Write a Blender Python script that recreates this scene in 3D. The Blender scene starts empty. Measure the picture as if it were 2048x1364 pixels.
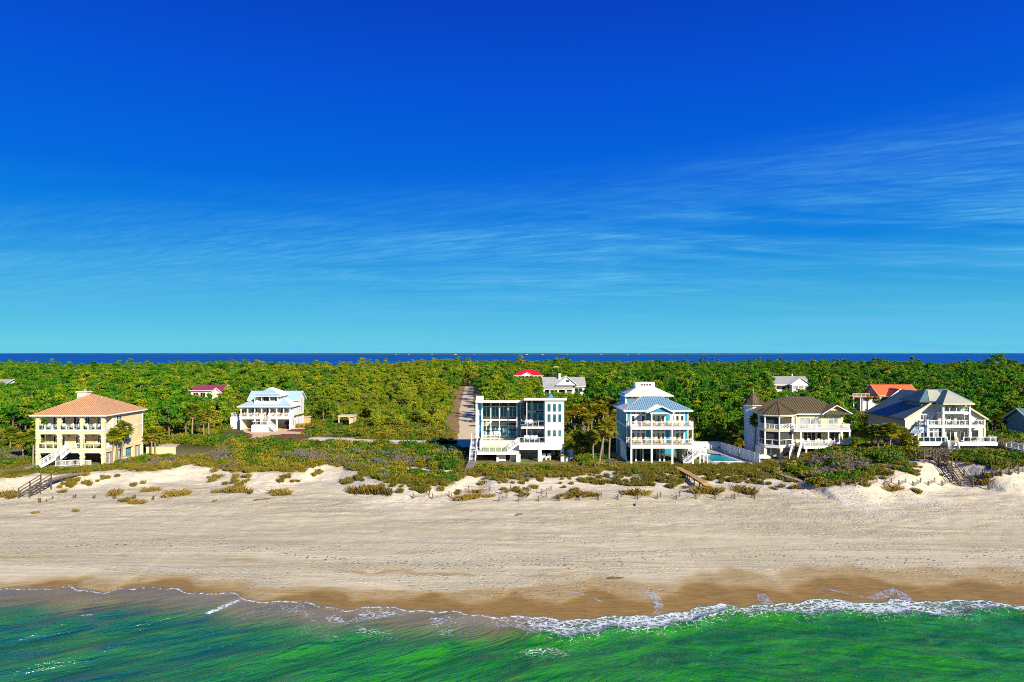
import bpy, math, random
import numpy as np
from mathutils import Vector, Matrix
random.seed(7); RNG = np.random.default_rng(7)
SC = bpy.context.scene
C = SC.collection
# ------------------------------------------------------------------ camera
CAM_H, FPX, U0, V0 = 23.0, 1365.0, 1024.0, 706.0
cam_data = bpy.data.cameras.new('camera'); cam = bpy.data.objects.new('camera', cam_data); C.objects.link(cam)
cam.location = (0, 0, CAM_H); cam.rotation_euler = (math.radians(90), 0, math.radians(0))
cam_data.sensor_width = 36.0; cam_data.lens = 36.0*FPX/2048.0
cam_data.shift_y = 24.0/2048.0; cam_data.clip_start = 0.5; cam_data.clip_end = 90000
SC.camera = cam
# ------------------------------------------------------------------ light
SUN_EL, SUN_AZ = 27.0, 36.0            # low winter sun behind the camera, from the right
EXPOSURE = 0.7
SKY_STRENGTH = 0.1
def lin(r, g, b):
    f = lambda c: (c/255/12.92) if c/255 <= 0.04045 else ((c/255+0.055)/1.055)**2.4
    return (f(r), f(g), f(b), 1.0)
to_sun = Vector((math.cos(math.radians(SUN_EL))*math.sin(math.radians(SUN_AZ)), -math.cos(math.radians(SUN_EL))*math.cos(math.radians(SUN_AZ)), math.sin(math.radians(SUN_EL))))
sun_data = bpy.data.lights.new('sun', 'SUN'); sun_data.energy = 4.6; sun_data.angle = math.radians(0.5); sun_data.color = (1.0, 0.89, 0.70)
sun = bpy.data.objects.new('sun', sun_data); C.objects.link(sun)
sun.rotation_euler = (-to_sun).to_track_quat('-Z', 'Y').to_euler(); sun.location = (40, -60, 90)
SC.view_settings.view_transform = 'Standard'; SC.view_settings.look = 'None'
SC.view_settings.exposure = EXPOSURE; SC.view_settings.gamma = 1.0; SC.view_settings.use_curve_mapping = False
SC.cycles.filter_width = 1.0; SC.cycles.use_denoising = False; SC.cycles.caustics_reflective = False; SC.cycles.caustics_refractive = False; SC.cycles.sample_clamp_indirect = 2.0; SC.cycles.max_bounces = 6; SC.cycles.transparent_max_bounces = 12

class NT:
    """thin node-tree helper"""
    def __init__(s, tree): s.t = tree; s.n = tree.nodes; s.l = tree.links
    def add(s, typ, **kw):
        n = s.n.new(typ)
        for k, v in kw.items():
            if k.startswith('_'): n.inputs[k[1:].replace('_', ' ')].default_value = v
            else: setattr(n, k, v)
        return n
    def link(s, a, b): s.l.new(a, b)
    def val(s, sock, v):
        if hasattr(v, 'is_linked') or hasattr(v, 'links'): s.l.new(v, sock)
        else: sock.default_value = v
    def math(s, op, a, b=None, c=None, clamp=False):
        n = s.n.new('ShaderNodeMath'); n.operation = op; n.use_clamp = clamp
        s.val(n.inputs[0], a)
        if b is not None: s.val(n.inputs[1], b)
        if c is not None: s.val(n.inputs[2], c)
        return n.outputs[0]
    def sstep(s, x, a, b):
        n = s.n.new('ShaderNodeMapRange'); n.interpolation_type = 'SMOOTHSTEP'
        s.val(n.inputs['Value'], x); n.inputs['From Min'].default_value = a; n.inputs['From Max'].default_value = b
        return n.outputs[0]
    def mix(s, f, a, b, blend='MIX'):
        n = s.n.new('ShaderNodeMix'); n.data_type = 'RGBA'; n.blend_type = blend
        s.val(n.inputs[0], f); s.val(n.inputs[6], a); s.val(n.inputs[7], b)
        return n.outputs[2]
    def noise(s, vec, scale, detail=3, rough=0.55, dist=0.0, out=0):
        n = s.n.new('ShaderNodeTexNoise'); n.inputs['Scale'].default_value = scale; n.inputs['Detail'].default_value = detail
        n.inputs['Roughness'].default_value = rough; n.inputs['Distortion'].default_value = dist
        if vec is not None: s.l.new(vec, n.inputs['Vector'])
        return n.outputs[out]
    def mapping(s, vec, scale=(1, 1, 1), rot=(0, 0, 0), loc=(0, 0, 0)):
        if any(rot):        # turn first, then stretch along the turned axes
            q = s.n.new('ShaderNodeMapping'); q.inputs['Rotation'].default_value = rot; s.l.new(vec, q.inputs['Vector']); vec = q.outputs[0]; rot = (0, 0, 0)
        n = s.n.new('ShaderNodeMapping'); n.inputs['Scale'].default_value = scale; n.inputs['Rotation'].default_value = rot; n.inputs['Location'].default_value = loc
        s.l.new(vec, n.inputs['Vector']); return n.outputs[0]
    def attr(s, name):
        n = s.n.new('ShaderNodeAttribute'); n.attribute_name = name; return n
    def ramp(s, f, stops, interp='LINEAR'):
        n = s.n.new('ShaderNodeValToRGB'); n.color_ramp.interpolation = interp; e = n.color_ramp.elements
        while len(e) < len(stops): e.new(0.5)
        for el, (p, c) in zip(e, stops): el.position = p; el.color = c
        s.val(n.inputs[0], f); return n.outputs[0]

world = bpy.data.worlds.new('World'); SC.world = world; world.use_nodes = True
w = NT(world.node_tree); w.n.clear()
wout = w.add('ShaderNodeOutputWorld'); bg = w.add('ShaderNodeBackground'); bg.inputs['Strength'].default_value = SKY_STRENGTH
w.link(bg.outputs[0], wout.inputs[0])
skyt = w.add('ShaderNodeTexSky'); skyt.sky_type = 'NISHITA'; skyt.sun_disc = False
skyt.sun_elevation = math.radians(SUN_EL); skyt.sun_rotation = math.radians(180-SUN_AZ); skyt.altitude = 20; skyt.air_density = 1.0; skyt.dust_density = 0.4; skyt.ozone_density = 3.0
tc = w.add('ShaderNodeTexCoord'); sx = w.add('ShaderNodeSeparateXYZ'); w.link(tc.outputs['Generated'], sx.inputs[0])
dz = w.math('MAXIMUM', sx.outputs[2], 0.0)
def sk(r, g, b, k=1.0):
    c = lin(r, g, b); e = 2**(-EXPOSURE)/SKY_STRENGTH/10.0
    return (c[0]*e*k, c[1]*e*k, c[2]*e*k, 1)
grad = w.ramp(dz, [(0.0, sk(98, 208, 230)), (0.035, sk(72, 192, 226)), (0.09, sk(36, 162, 222)), (0.15, sk(14, 132, 222)), (0.24, sk(6, 102, 220)), (0.36, sk(6, 80, 212)), (0.47, sk(8, 60, 190)), (0.7, sk(22, 76, 184)), (1.0, sk(24, 74, 170))])
grad10 = w.mix(1.0, grad, (10, 10, 10, 1), 'MULTIPLY')
hs = w.add('ShaderNodeHueSaturation'); hs.inputs['Saturation'].default_value = 1.7; w.link(skyt.outputs[0], hs.inputs['Color'])
base_sky = w.mix(0.96, hs.outputs[0], grad10)
# cirrus: streaky noise on the plane of the cloud layer
den = w.math('ADD', dz, 0.07)
cx = w.math('DIVIDE', sx.outputs[0], den); cy = w.math('DIVIDE', sx.outputs[1], den)
cv = w.add('ShaderNodeCombineXYZ'); w.link(cx, cv.inputs[0]); w.link(cy, cv.inputs[1])
m1 = w.mapping(cv.outputs[0], (0.34, 1.25, 1), (0, 0, math.radians(-3)), (3.2, 1.4, 0))
big = w.noise(w.mapping(cv.outputs[0], (0.16, 0.42, 1), (0, 0, math.radians(-2)), (7.9, 4.3, 0)), 1.0, 4, 0.55)
mid = w.noise(m1, 1.5, 7, 0.62, 0.8)
fine = w.noise(w.mapping(cv.outputs[0], (1.6, 9.0, 1), (0, 0, math.radians(22)), (0, 0, 0)), 1.3, 5, 0.6, 0.6)
side = w.sstep(w.math('DIVIDE', sx.outputs[0], w.math('MAXIMUM', sx.outputs[1], 0.05)), -0.75, 0.75)
elev_hi = w.math('ADD', 0.185, w.math('MULTIPLY', side, 0.075))
below = w.sstep(w.math('SUBTRACT', elev_hi, dz), -0.05, 0.09)
dens = w.math('MULTIPLY', w.sstep(w.math('ADD', w.math('MULTIPLY', big, 0.8), w.math('MULTIPLY', mid, 0.5)), 0.50, 0.80), below)
rip = w.noise(w.mapping(cv.outputs[0], (5.0, 26.0, 1), (0, 0, math.radians(34)), (2, 5, 0)), 1.0, 3, 0.6, 0.8)
dens = w.math('MULTIPLY', dens, w.math('ADD', 0.38, w.math('ADD', w.math('MULTIPLY', w.sstep(fine, 0.35, 0.7), 0.6), w.math('MULTIPLY', w.sstep(rip, 0.42, 0.68), 0.42))))
dens = w.math('MULTIPLY', dens, w.math('ADD', 0.42, w.math('MULTIPLY', side, 0.62)), clamp=True)
cloud_col = w.mix(1.0, sk(100, 190, 240), (10, 10, 10, 1), 'MULTIPLY')
veil_n = w.noise(w.mapping(cv.outputs[0], (0.10, 0.16, 1), (0, 0, 0), (1.5, 0, 0)), 1.0, 4, 0.6)
veil = w.math('MULTIPLY', w.math('MULTIPLY', w.sstep(dz, 0.15, 0.10), w.sstep(dz, 0.015, 0.075)), w.math('MULTIPLY', w.math('ADD', 0.25, w.math('MULTIPLY', side, 0.75)), w.math('MULTIPLY', w.sstep(veil_n, 0.3, 0.7), 0.6)))
base_sky = w.mix(veil, base_sky, w.mix(1.0, sk(92, 182, 226), (10, 10, 10, 1), 'MULTIPLY'))
final_sky = w.mix(dens, base_sky, cloud_col)
w.link(final_sky, bg.inputs['Color'])

# ------------------------------------------------------------------ projection helpers: picture measure -> place in the world
def uX(u, Y): return (u-U0)*Y/FPX
def vZ(v, Y): return CAM_H-(v-V0)*Y/FPX
def gY(v, z): return (CAM_H-z)*FPX/(v-V0)
def gP(u, v, z): Y = gY(v, z); return uX(u, Y), Y
class Zm:
    def __init__(s, ox, oy, k): s.ox, s.oy, s.k = ox, oy, k
    def u(s, px): return s.ox+px/s.k
    def v(s, py): return s.oy+py/s.k
    def X(s, px, Y): return uX(s.u(px), Y)
    def Z(s, py, Y): return vZ(s.v(py), Y)
    def YS(s, px, X): return X*FPX/(s.u(px)-U0)
# ------------------------------------------------------------------ materials
MATS = {}
def mat(name, col, rough=0.6, var=0.12, vscale=0.6, spec=0.4, metal=0.0, bump=0.0, bscale=8.0, lines=None, grime=0.0):
    """painted / plain surface: base colour with weathering noise; lines=(axis, period, depth) adds boards or ribs as relief"""
    m = bpy.data.materials.new(name); m.use_nodes = True; t = NT(m.node_tree); b = t.n['Principled BSDF']
    b.inputs['Roughness'].default_value = rough; b.inputs['Metallic'].default_value = metal
    b.inputs['Specular IOR Level'].default_value = spec
    tcn = t.add('ShaderNodeTexCoord'); geo = t.add('ShaderNodeNewGeometry'); P = geo.outputs['Position']
    n1 = t.noise(P, vscale, 5, 0.65); n2 = t.noise(P, vscale*7, 3)
    k = t.math('ADD', t.math('MULTIPLY', n1, 0.65), t.math('MULTIPLY', n2, 0.35))
    f = t.sstep(k, 0.3, 0.7)
    lo = tuple(c*(1-var) for c in col[:3])+(1,); hi = tuple(min(c*(1+var*0.6), 0.95) for c in col[:3])+(1,)
    cc = t.mix(f, lo, hi)
    if grime:
        g = t.noise(t.mapping(P, (0.5, 0.5, 0.12)), 1.0, 4, 0.55)
        cc = t.mix(t.math('MULTIPLY', t.sstep(g, 0.52, 0.75), grime), cc, (col[0]*0.5, col[1]*0.48, col[2]*0.42, 1))
    t.link(cc, b.inputs['Base Color'])
    h = None
    if lines:
        ax, per, dep = lines
        sp = t.add('ShaderNodeSeparateXYZ'); t.link(P, sp.inputs[0])
        s = t.math('FRACT', t.math('DIVIDE', sp.outputs['xyz'.index(ax)], per))
        h = t.math('MULTIPLY', t.sstep(s, 0.0, 0.3), dep*0.2)
    if bump:
        hb = t.math('MULTIPLY', t.noise(P, bscale, 3), bump)
        h = hb if h is None else t.math('ADD', h, hb)
    if h is not None:
        bn = t.add('ShaderNodeBump'); bn.inputs['Distance'].default_value = 1.0; bn.inputs['Strength'].default_value = 0.8
        t.link(h, bn.inputs['Height']); t.link(bn.outputs[0], b.inputs['Normal'])
    MATS[name] = m; return m
def glass_mat(name, tint, rough=0.06, spec=0.8):
    m = bpy.data.materials.new(name); m.use_nodes = True; t = NT(m.node_tree); b = t.n['Principled BSDF']
    geo = t.add('ShaderNodeNewGeometry'); n = t.noise(geo.outputs['Position'], 0.9, 2)
    t.link(t.mix(t.sstep(n, 0.35, 0.65), tint+(1,), tuple(c*2.2+0.004 for c in tint)+(1,)), b.inputs['Base Color'])
    b.inputs['Roughness'].default_value = rough; b.inputs['Specular IOR Level'].default_value = spec
    bn = t.add('ShaderNodeBump'); bn.inputs['Distance'].default_value = 0.02; bn.inputs['Strength'].default_value = 0.25
    t.link(t.noise(geo.outputs['Position'], 1.6, 1), bn.inputs['Height']); t.link(bn.outputs[0], b.inputs['Normal'])
    MATS[name] = m; return m
def clear_glass(name):
    m = bpy.data.materials.new(name); m.use_nodes = True; t = NT(m.node_tree); t.n.clear()
    o = t.add('ShaderNodeOutputMaterial'); tr = t.add('ShaderNodeBsdfTransparent'); tr.inputs[0].default_value = (0.72, 0.84, 0.83, 1)
    gl = t.add('ShaderNodeBsdfGlossy'); gl.inputs['Roughness'].default_value = 0.04; fr = t.add('ShaderNodeFresnel'); fr.inputs[0].default_value = 1.5
    mx = t.add('ShaderNodeMixShader'); t.link(fr.outputs[0], mx.inputs[0]); t.link(tr.outputs[0], mx.inputs[1]); t.link(gl.outputs[0], mx.inputs[2]); t.link(mx.outputs[0], o.inputs[0])
    MATS[name] = m; return m
mat('white', (0.80, 0.80, 0.78), 0.5, 0.06, 0.4, grime=0.28)
mat('white_siding', (0.78, 0.78, 0.76), 0.55, 0.06, 0.4, lines=('z', 0.2, 0.02), grime=0.28)
mat('cream', (0.76, 0.70, 0.54), 0.6, 0.07, 0.4, lines=('z', 0.22, 0.02), grime=0.28)
mat('cream_plain', (0.78, 0.72, 0.56), 0.6, 0.07, 0.4)
mat('yellow', (0.80, 0.665, 0.36), 0.7, 0.07, 0.5, bump=0.006, bscale=14, grime=0.28)
mat('pale_yellow', (0.80, 0.67, 0.36), 0.7, 0.06, 0.5, lines=('z', 0.2, 0.015), grime=0.25)
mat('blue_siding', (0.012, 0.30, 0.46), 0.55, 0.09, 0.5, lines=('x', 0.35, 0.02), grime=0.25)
mat('blue_siding_shaded', (0.012, 0.24, 0.36), 0.55, 0.09, 0.5, lines=('y', 0.35, 0.02), grime=0.25)  # darker copy of the siding: side-face shade put into the colour
mat('lattice_grey', (0.30, 0.33, 0.30), 0.7, 0.15, 1.0, lines=('z', 0.28, 0.04))
mat('lattice_brown', (0.16, 0.12, 0.07), 0.8, 0.2, 1.0, lines=('z', 0.22, 0.04))
mat('white_slat', (0.62, 0.68, 0.70), 0.6, 0.08, 1.0, lines=('z', 0.22, 0.05))
mat('metal_blue', (0.23, 0.41, 0.50), 0.42, 0.12, 0.25, spec=0.6)
mat('metal_pale', (0.30, 0.52, 0.64), 0.4, 0.10, 0.25, spec=0.6)
mat('metal_cream', (0.78, 0.74, 0.60), 0.4, 0.06, 0.25, spec=0.5)
mat('metal_brown', (0.150, 0.118, 0.052), 0.5, 0.14, 0.25, spec=0.4)
mat('metal_red', (0.62, 0.012, 0.02), 0.45, 0.1, 0.2)
mat('metal_orange', (0.72, 0.16, 0.045), 0.5, 0.1, 0.2)
mat('metal_purple', (0.30, 0.045, 0.10), 0.5, 0.12, 0.2)
mat('metal_grey', (0.36, 0.37, 0.35), 0.5, 0.12, 0.25)
mat('metal_lime', (0.42, 0.50, 0.12), 0.5, 0.1, 0.2)
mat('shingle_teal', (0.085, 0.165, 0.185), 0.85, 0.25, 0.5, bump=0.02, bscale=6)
mat('shingle_sunlit', (0.40, 0.42, 0.33), 0.85, 0.15, 0.5, bump=0.02, bscale=6)  # paler copy of the teal shingle: sunlight put into the colour
mat('rib', (0.24, 0.38, 0.46), 0.45, 0.05)
mat('rib_brown', (0.09, 0.062, 0.03), 0.5, 0.05)
mat('rib_pale', (0.62, 0.66, 0.66), 0.45, 0.05)
mat('wood_grey', (0.28, 0.25, 0.21), 0.8, 0.25, 1.2, lines=('x', 0.15, 0.01))
mat('wood_dark', (0.115, 0.085, 0.055), 0.85, 0.3, 1.5)
mat('wood_tan', (0.50, 0.30, 0.10), 0.8, 0.18, 1.2, lines=('y', 0.15, 0.01))
mat('wood_deck', (0.38, 0.30, 0.17), 0.8, 0.2, 1.2, lines=('x', 0.15, 0.01))
mat('wood_new', (0.66, 0.46, 0.16), 0.7, 0.12, 1.2, lines=('x', 0.18, 0.02))
mat('beige', (0.60, 0.50, 0.30), 0.7, 0.1, 1.0)
mat('concrete', (0.46, 0.42, 0.34), 0.85, 0.15, 0.5, bump=0.004)
mat('shadow_wall', (0.10, 0.11, 0.10), 0.8, 0.2, 1.0)  # dark grey with shadow put into the colour
mat('screen', (0.055, 0.06, 0.058), 0.75, 0.2, 1.0, spec=0.2)
mat('shutter', (0.10, 0.035, 0.06), 0.6, 0.1)
mat('turf_mat', (0.04, 0.30, 0.04), 0.8, 0.15)
mat('black_paint', (0.012, 0.013, 0.015), 0.25, 0.1)
mat('rubber', (0.02, 0.02, 0.02), 0.8, 0.1)
mat('chrome', (0.6, 0.6, 0.6), 0.25, 0.05, metal=1.0)
mat('green_box', (0.16, 0.30, 0.18), 0.6, 0.1)
mat('bark', (0.20, 0.145, 0.09), 0.9, 0.3, 3.0, bump=0.02)
mat('palm_bark', (0.30, 0.235, 0.155), 0.9, 0.3, 4.0, bump=0.02, lines=('z', 0.18, 0.02))
mat('twig', (0.24, 0.22, 0.19), 0.9, 0.2, 3.0)
mat('chair_wood', (0.62, 0.50, 0.28), 0.7, 0.12)
mat('chair_teal', (0.10, 0.33, 0.34), 0.6, 0.1)
mat('tan_cushion', (0.55, 0.38, 0.2), 0.8, 0.1)
glass_mat('glass', (0.010, 0.016, 0.020)); glass_mat('glass_teal', (0.016, 0.085, 0.115), 0.05, 0.9); glass_mat('glass_blue', (0.02, 0.16, 0.27), 0.05, 0.9); glass_mat('glass_pale', (0.20, 0.22, 0.21), 0.1, 0.7)  # glass_teal is lightened: pale-blue reflection put into its base colour
clear_glass('clear')
def tile_mat():
    m = bpy.data.materials.new('terracotta'); m.use_nodes = True; t = NT(m.node_tree); b = t.n['Principled BSDF']; b.inputs['Roughness'].default_value = 0.8
    geo = t.add('ShaderNodeNewGeometry'); P = geo.outputs['Position']; at = t.attr('tile')  # u along eave, v up the slope
    sp = t.add('ShaderNodeSeparateXYZ'); t.link(at.outputs['Vector'], sp.inputs[0])
    a = t.math('ABSOLUTE', t.math('SINE', t.math('MULTIPLY', sp.outputs[0], math.pi/0.36)))
    r = t.math('FRACT', t.math('DIVIDE', sp.outputs[1], 0.42))
    h = t.math('ADD', t.math('MULTIPLY', a, 0.09), t.math('MULTIPLY', t.math('SUBTRACT', 1.0, r), 0.06))
    bn = t.add('ShaderNodeBump'); bn.inputs['Distance'].default_value = 1.0; t.link(h, bn.inputs['Height']); t.link(bn.outputs[0], b.inputs['Normal'])
    n = t.noise(P, 2.5, 4, 0.7); n2 = t.noise(P, 0.3, 3)
    c = t.mix(t.sstep(n, 0.3, 0.7), (0.56, 0.27, 0.115, 1), (0.78, 0.44, 0.21, 1)); c = t.mix(t.math('MULTIPLY', t.sstep(n2, 0.45, 0.7), 0.25), c, (0.42, 0.25, 0.14, 1))
    t.link(c, b.inputs['Base Color']); MATS['terracotta'] = m
tile_mat()
def leaf_mat(name, a, b_, c, trans=0.25):
    """foliage: colour differs leaf by leaf (mesh attribute 'tint') and plant by plant (object random)"""
    m = bpy.data.materials.new(name); m.use_nodes = True; t = NT(m.node_tree); t.n.clear()
    o = t.add('ShaderNodeOutputMaterial'); d = t.add('ShaderNodeBsdfPrincipled'); d.inputs['Roughness'].default_value = 0.65; d.inputs['Specular IOR Level'].default_value = 0.2
    tr = t.add('ShaderNodeBsdfTranslucent'); mx = t.add('ShaderNodeMixShader'); mx.inputs[0].default_value = trans
    at = t.attr('tint'); oi = t.add('ShaderNodeObjectInfo'); rnd = oi.outputs['Random']
    geo = t.add('ShaderNodeNewGeometry'); big = t.noise(geo.outputs['Position'], 0.022, 2)
    f = t.math('ADD', t.math('MULTIPLY', at.outputs['Fac'], 0.40), t.math('ADD', t.math('MULTIPLY', rnd, 0.42), t.math('MULTIPLY', t.sstep(big, 0.3, 0.7), 0.28)), clamp=True)
    col = t.ramp(f, [(0.1, a+(1,)), (0.5, b_+(1,)), (0.95, c+(1,))])
    t.link(col, d.inputs['Base Color']); t.link(col, tr.inputs[0]); t.link(d.outputs[0], mx.inputs[1]); t.link(tr.outputs[0], mx.inputs[2]); t.link(mx.outputs[0], o.inputs[0])
    MATS[name] = m; return m
leaf_mat('pine_leaf', (0.012, 0.095, 0.003), (0.055, 0.205, 0.004), (0.200, 0.320, 0.007), 0.1)
leaf_mat('pine_olive', (0.040, 0.130, 0.003), (0.170, 0.250, 0.005), (0.340, 0.350, 0.010), 0.1)
leaf_mat('oak_leaf', (0.060, 0.160, 0.005), (0.220, 0.290, 0.008), (0.380, 0.380, 0.012), 0.1)
leaf_mat('palm_leaf', (0.060, 0.140, 0.006), (0.180, 0.240, 0.012), (0.340, 0.310, 0.020))
leaf_mat('palm_gold', (0.110, 0.150, 0.006), (0.290, 0.260, 0.012), (0.480, 0.360, 0.022))
leaf_mat('palm_dead', (0.200, 0.130, 0.020), (0.300, 0.190, 0.030), (0.380, 0.240, 0.050))
leaf_mat('shrub_green', (0.018, 0.095, 0.004), (0.065, 0.170, 0.005), (0.170, 0.230, 0.008), 0.15)
leaf_mat('shrub_olive', (0.070, 0.110, 0.006), (0.175, 0.185, 0.008), (0.350, 0.265, 0.022), 0.12)
leaf_mat('shrub_grey', (0.120, 0.105, 0.075), (0.190, 0.170, 0.125), (0.120, 0.130, 0.060), 0.1)
leaf_mat('grass_leaf', (0.080, 0.100, 0.010), (0.190, 0.165, 0.018), (0.330, 0.250, 0.040))
leaf_mat('sea_oats', (0.110, 0.090, 0.012), (0.210, 0.140, 0.024), (0.330, 0.220, 0.050), 0.1)
leaf_mat('yellow_grass', (0.24, 0.19, 0.03), (0.36, 0.27, 0.06), (0.45, 0.34, 0.10))
# ------------------------------------------------------------------ mesh helpers
class MB:
    def __init__(s): s.v = []; s.f = []
    def box(s, x0, x1, y0, y1, z0, z1):
        x0, x1 = min(x0, x1), max(x0, x1); y0, y1 = min(y0, y1), max(y0, y1); z0, z1 = min(z0, z1), max(z0, z1)
        i = len(s.v)
        s.v += [(x0, y0, z0), (x1, y0, z0), (x1, y1, z0), (x0, y1, z0), (x0, y0, z1), (x1, y0, z1), (x1, y1, z1), (x0, y1, z1)]
        s.f += [(i, i+3, i+2, i+1), (i+4, i+5, i+6, i+7), (i, i+1, i+5, i+4), (i+1, i+2, i+6, i+5), (i+2, i+3, i+7, i+6), (i+3, i, i+4, i+7)]
        return s
    def poly(s, pts):
        i = len(s.v); s.v += [tuple(p) for p in pts]; s.f.append(tuple(range(i, i+len(pts)))); return s
    def prism(s, xy, z0, z1):
        n = len(xy); i = len(s.v)
        s.v += [(x, y, z0) for x, y in xy]+[(x, y, z1) for x, y in xy]
        s.f.append(tuple(range(i+n-1, i-1, -1))); s.f.append(tuple(range(i+n, i+2*n)))
        for k in range(n): j = (k+1) % n; s.f.append((i+k, i+j, i+n+j, i+n+k))
        return s
    def extr(s, pts, d):
        """planar polygon pts extruded by vector d"""
        n = len(pts); i = len(s.v); d = Vector(d)
        s.v += [tuple(p) for p in pts]+[tuple(Vector(p)+d) for p in pts]
        s.f.append(tuple(range(i, i+n))); s.f.append(tuple(range(i+2*n-1, i+n-1, -1)))
        for k in range(n): j = (k+1) % n; s.f.append((i+k, i+n+k, i+n+j, i+j))
        return s
    def bar(s, p, q, w, h, up=(0, 0, 1)):
        p, q = Vector(p), Vector(q); d = (q-p); 
        if d.length < 1e-6: return s
        d.normalize(); up = Vector(up)
        if abs(d.dot(up)) > 0.98: up = Vector((0, 1, 0))
        a = d.cross(up).normalized()*(w/2); b = a.cross(d).normalized()*(h/2); i = len(s.v)
        for c in (p, q): s.v += [tuple(c-a-b), tuple(c+a-b), tuple(c+a+b), tuple(c-a+b)]
        s.f += [(i+3, i+2, i+1, i), (i+4, i+5, i+6, i+7), (i, i+1, i+5, i+4), (i+1, i+2, i+6, i+5), (i+2, i+3, i+7, i+6), (i+3, i, i+4, i+7)]
        return s
    def tube(s, pts, rads, n=7, cap=True):
        i0 = len(s.v); pts = [Vector(p) for p in pts]
        for k, (p, r) in enumerate(zip(pts, rads)):
            d = (pts[min(k+1, len(pts)-1)]-pts[max(k-1, 0)]).normalized()
            a = d.cross(Vector((0, 1, 0.01))).normalized(); b = d.cross(a)
            for j in range(n):
                t = 2*math.pi*j/n; s.v.append(tuple(p+a*(r*math.cos(t))+b*(r*math.sin(t))))
        for k in range(len(pts)-1):
            for j in range(n):
                q = (j+1) % n; s.f.append((i0+k*n+j, i0+k*n+q, i0+(k+1)*n+q, i0+(k+1)*n+j))
        if cap: s.f.append(tuple(i0+(len(pts)-1)*n+j for j in range(n)))
        return s
    def build(s, name, m, parent=None, kind=None, smooth=False):
        me = bpy.data.meshes.new(name)
        o = Vector((0, 0, 0))
        if parent is not None:
            p = parent
            while p is not None: o = o+p.location; p = p.parent
        me.from_pydata([(x-o.x, y-o.y, z-o.z) for x, y, z in s.v], [], s.f); me.update()
        me.materials.append(MATS[m] if isinstance(m, str) else m)
        if smooth: me.shade_smooth()
        ob = bpy.data.objects.new(name, me); C.objects.link(ob)
        if parent is not None: ob.parent = parent
        if kind: ob['kind'] = kind
        return ob
def tag(o, label, cat, group=None, kind=None):
    if label: o['label'] = label
    if cat: o['category'] = cat
    if group: o['group'] = group
    if kind: o['kind'] = kind
    return o
def thing(name, loc, label, cat, group=None):
    o = bpy.data.objects.new(name, None); C.objects.link(o); o.location = loc; o.empty_display_size = 0.5
    return tag(o, label, cat, group)
def copy_tree(o, parent=None):
    c = o.copy(); C.objects.link(c); c.parent = parent
    for ch in o.children: copy_tree(ch, c)
    return c
def parts(root, name, m, *boxes):
    for q in boxes: MB().box(*q).build(name, m, root)
def part(root, name, m, *boxes, kind=None):
    b = MB()
    for q in boxes: b.box(*q)
    return b.build(name, m, root, kind)
ORD = ['first', 'second', 'third', 'fourth', 'fifth', 'sixth', 'seventh', 'eighth', 'ninth', 'tenth', 'eleventh', 'twelfth', 'thirteenth', 'fourteenth', 'fifteenth', 'sixteenth', 'seventeenth', 'eighteenth', 'nineteenth', 'twentieth']
def ordn(i): return ORD[i] if i < 20 else ('twenty-'+ORD[i-20] if i < 29 else 'further')
# ------------------------------------------------------------------ numpy noise
def _h(ix, iy, s):
    n = (ix.astype(np.int64)*374761393+iy.astype(np.int64)*668265263+s*982451653) & 0x7fffffff
    n = ((n ^ (n >> 13))*1274126177) & 0x7fffffff
    return ((n ^ (n >> 16)) & 0xffff)/65535.0
def vn(x, y, s=0):
    x = np.asarray(x, float); y = np.asarray(y, float); ix = np.floor(x); iy = np.floor(y); fx = x-ix; fy = y-iy
    fx = fx*fx*(3-2*fx); fy = fy*fy*(3-2*fy)
    return (_h(ix, iy, s)*(1-fx)+_h(ix+1, iy, s)*fx)*(1-fy)+(_h(ix, iy+1, s)*(1-fx)+_h(ix+1, iy+1, s)*fx)*fy
def fbm(x, y, s=0, o=4):
    r = 0; a = 0.5; k = 1.0
    for i in range(o): r = r+a*vn(x*k, y*k, s+i*17); a *= 0.5; k *= 2.03
    return r/(1-0.5**o)
def ss(a, b, x):
    t = np.clip((np.asarray(x, float)-a)/(b-a), 0, 1); return t*t*(3-2*t)
# ================================================================== SETTING
SHORE_UV = [(-200, 1172), (-100, 1184), (0, 1178), (70, 1182), (140, 1172), (170, 1186), (210, 1188), (235, 1179), (290, 1175), (340, 1180), (385, 1187), (430, 1187), (470, 1190), (490, 1203), (580, 1204), (640, 1213), (700, 1221), (760, 1216), (830, 1221), (900, 1227), (960, 1232), (1024, 1235), (1100, 1240), (1170, 1240), (1240, 1236), (1310, 1231), (1380, 1226), (1415, 1213), (1440, 1208), (1490, 1217), (1540, 1213), (1590, 1206), (1640, 1200), (1700, 1206), (1755, 1207), (1785, 1201), (1840, 1207), (1900, 1201), (1960, 1204), (2048, 1214), (2150, 1208), (2260, 1216)]
_sp = sorted(gP(u, v, 0.0) for u, v in SHORE_UV); SHX = [p[0] for p in _sp]; SHY = [p[1] for p in _sp]
EDGE_UV = [(-150, 962), (0, 964), (60, 958), (100, 955), (140, 952), (200, 950), (240, 948), (280, 950), (330, 946), (390, 937), (440, 938), (500, 950), (560, 951), (610, 946), (650, 935), (690, 938), (715, 950), (740, 962), (790, 972), (860, 972), (905, 968), (935, 952), (962, 952), (985, 965), (1040, 966), (1090, 958), (1150, 956), (1200, 950), (1260, 957), (1330, 958), (1400, 950), (1480, 952), (1550, 948), (1600, 962), (1650, 966), (1710, 963), (1750, 946), (1790, 944), (1840, 930), (1880, 926), (1920, 930), (1960, 938), (2000, 943), (2048, 946), (2200, 950)]
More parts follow.
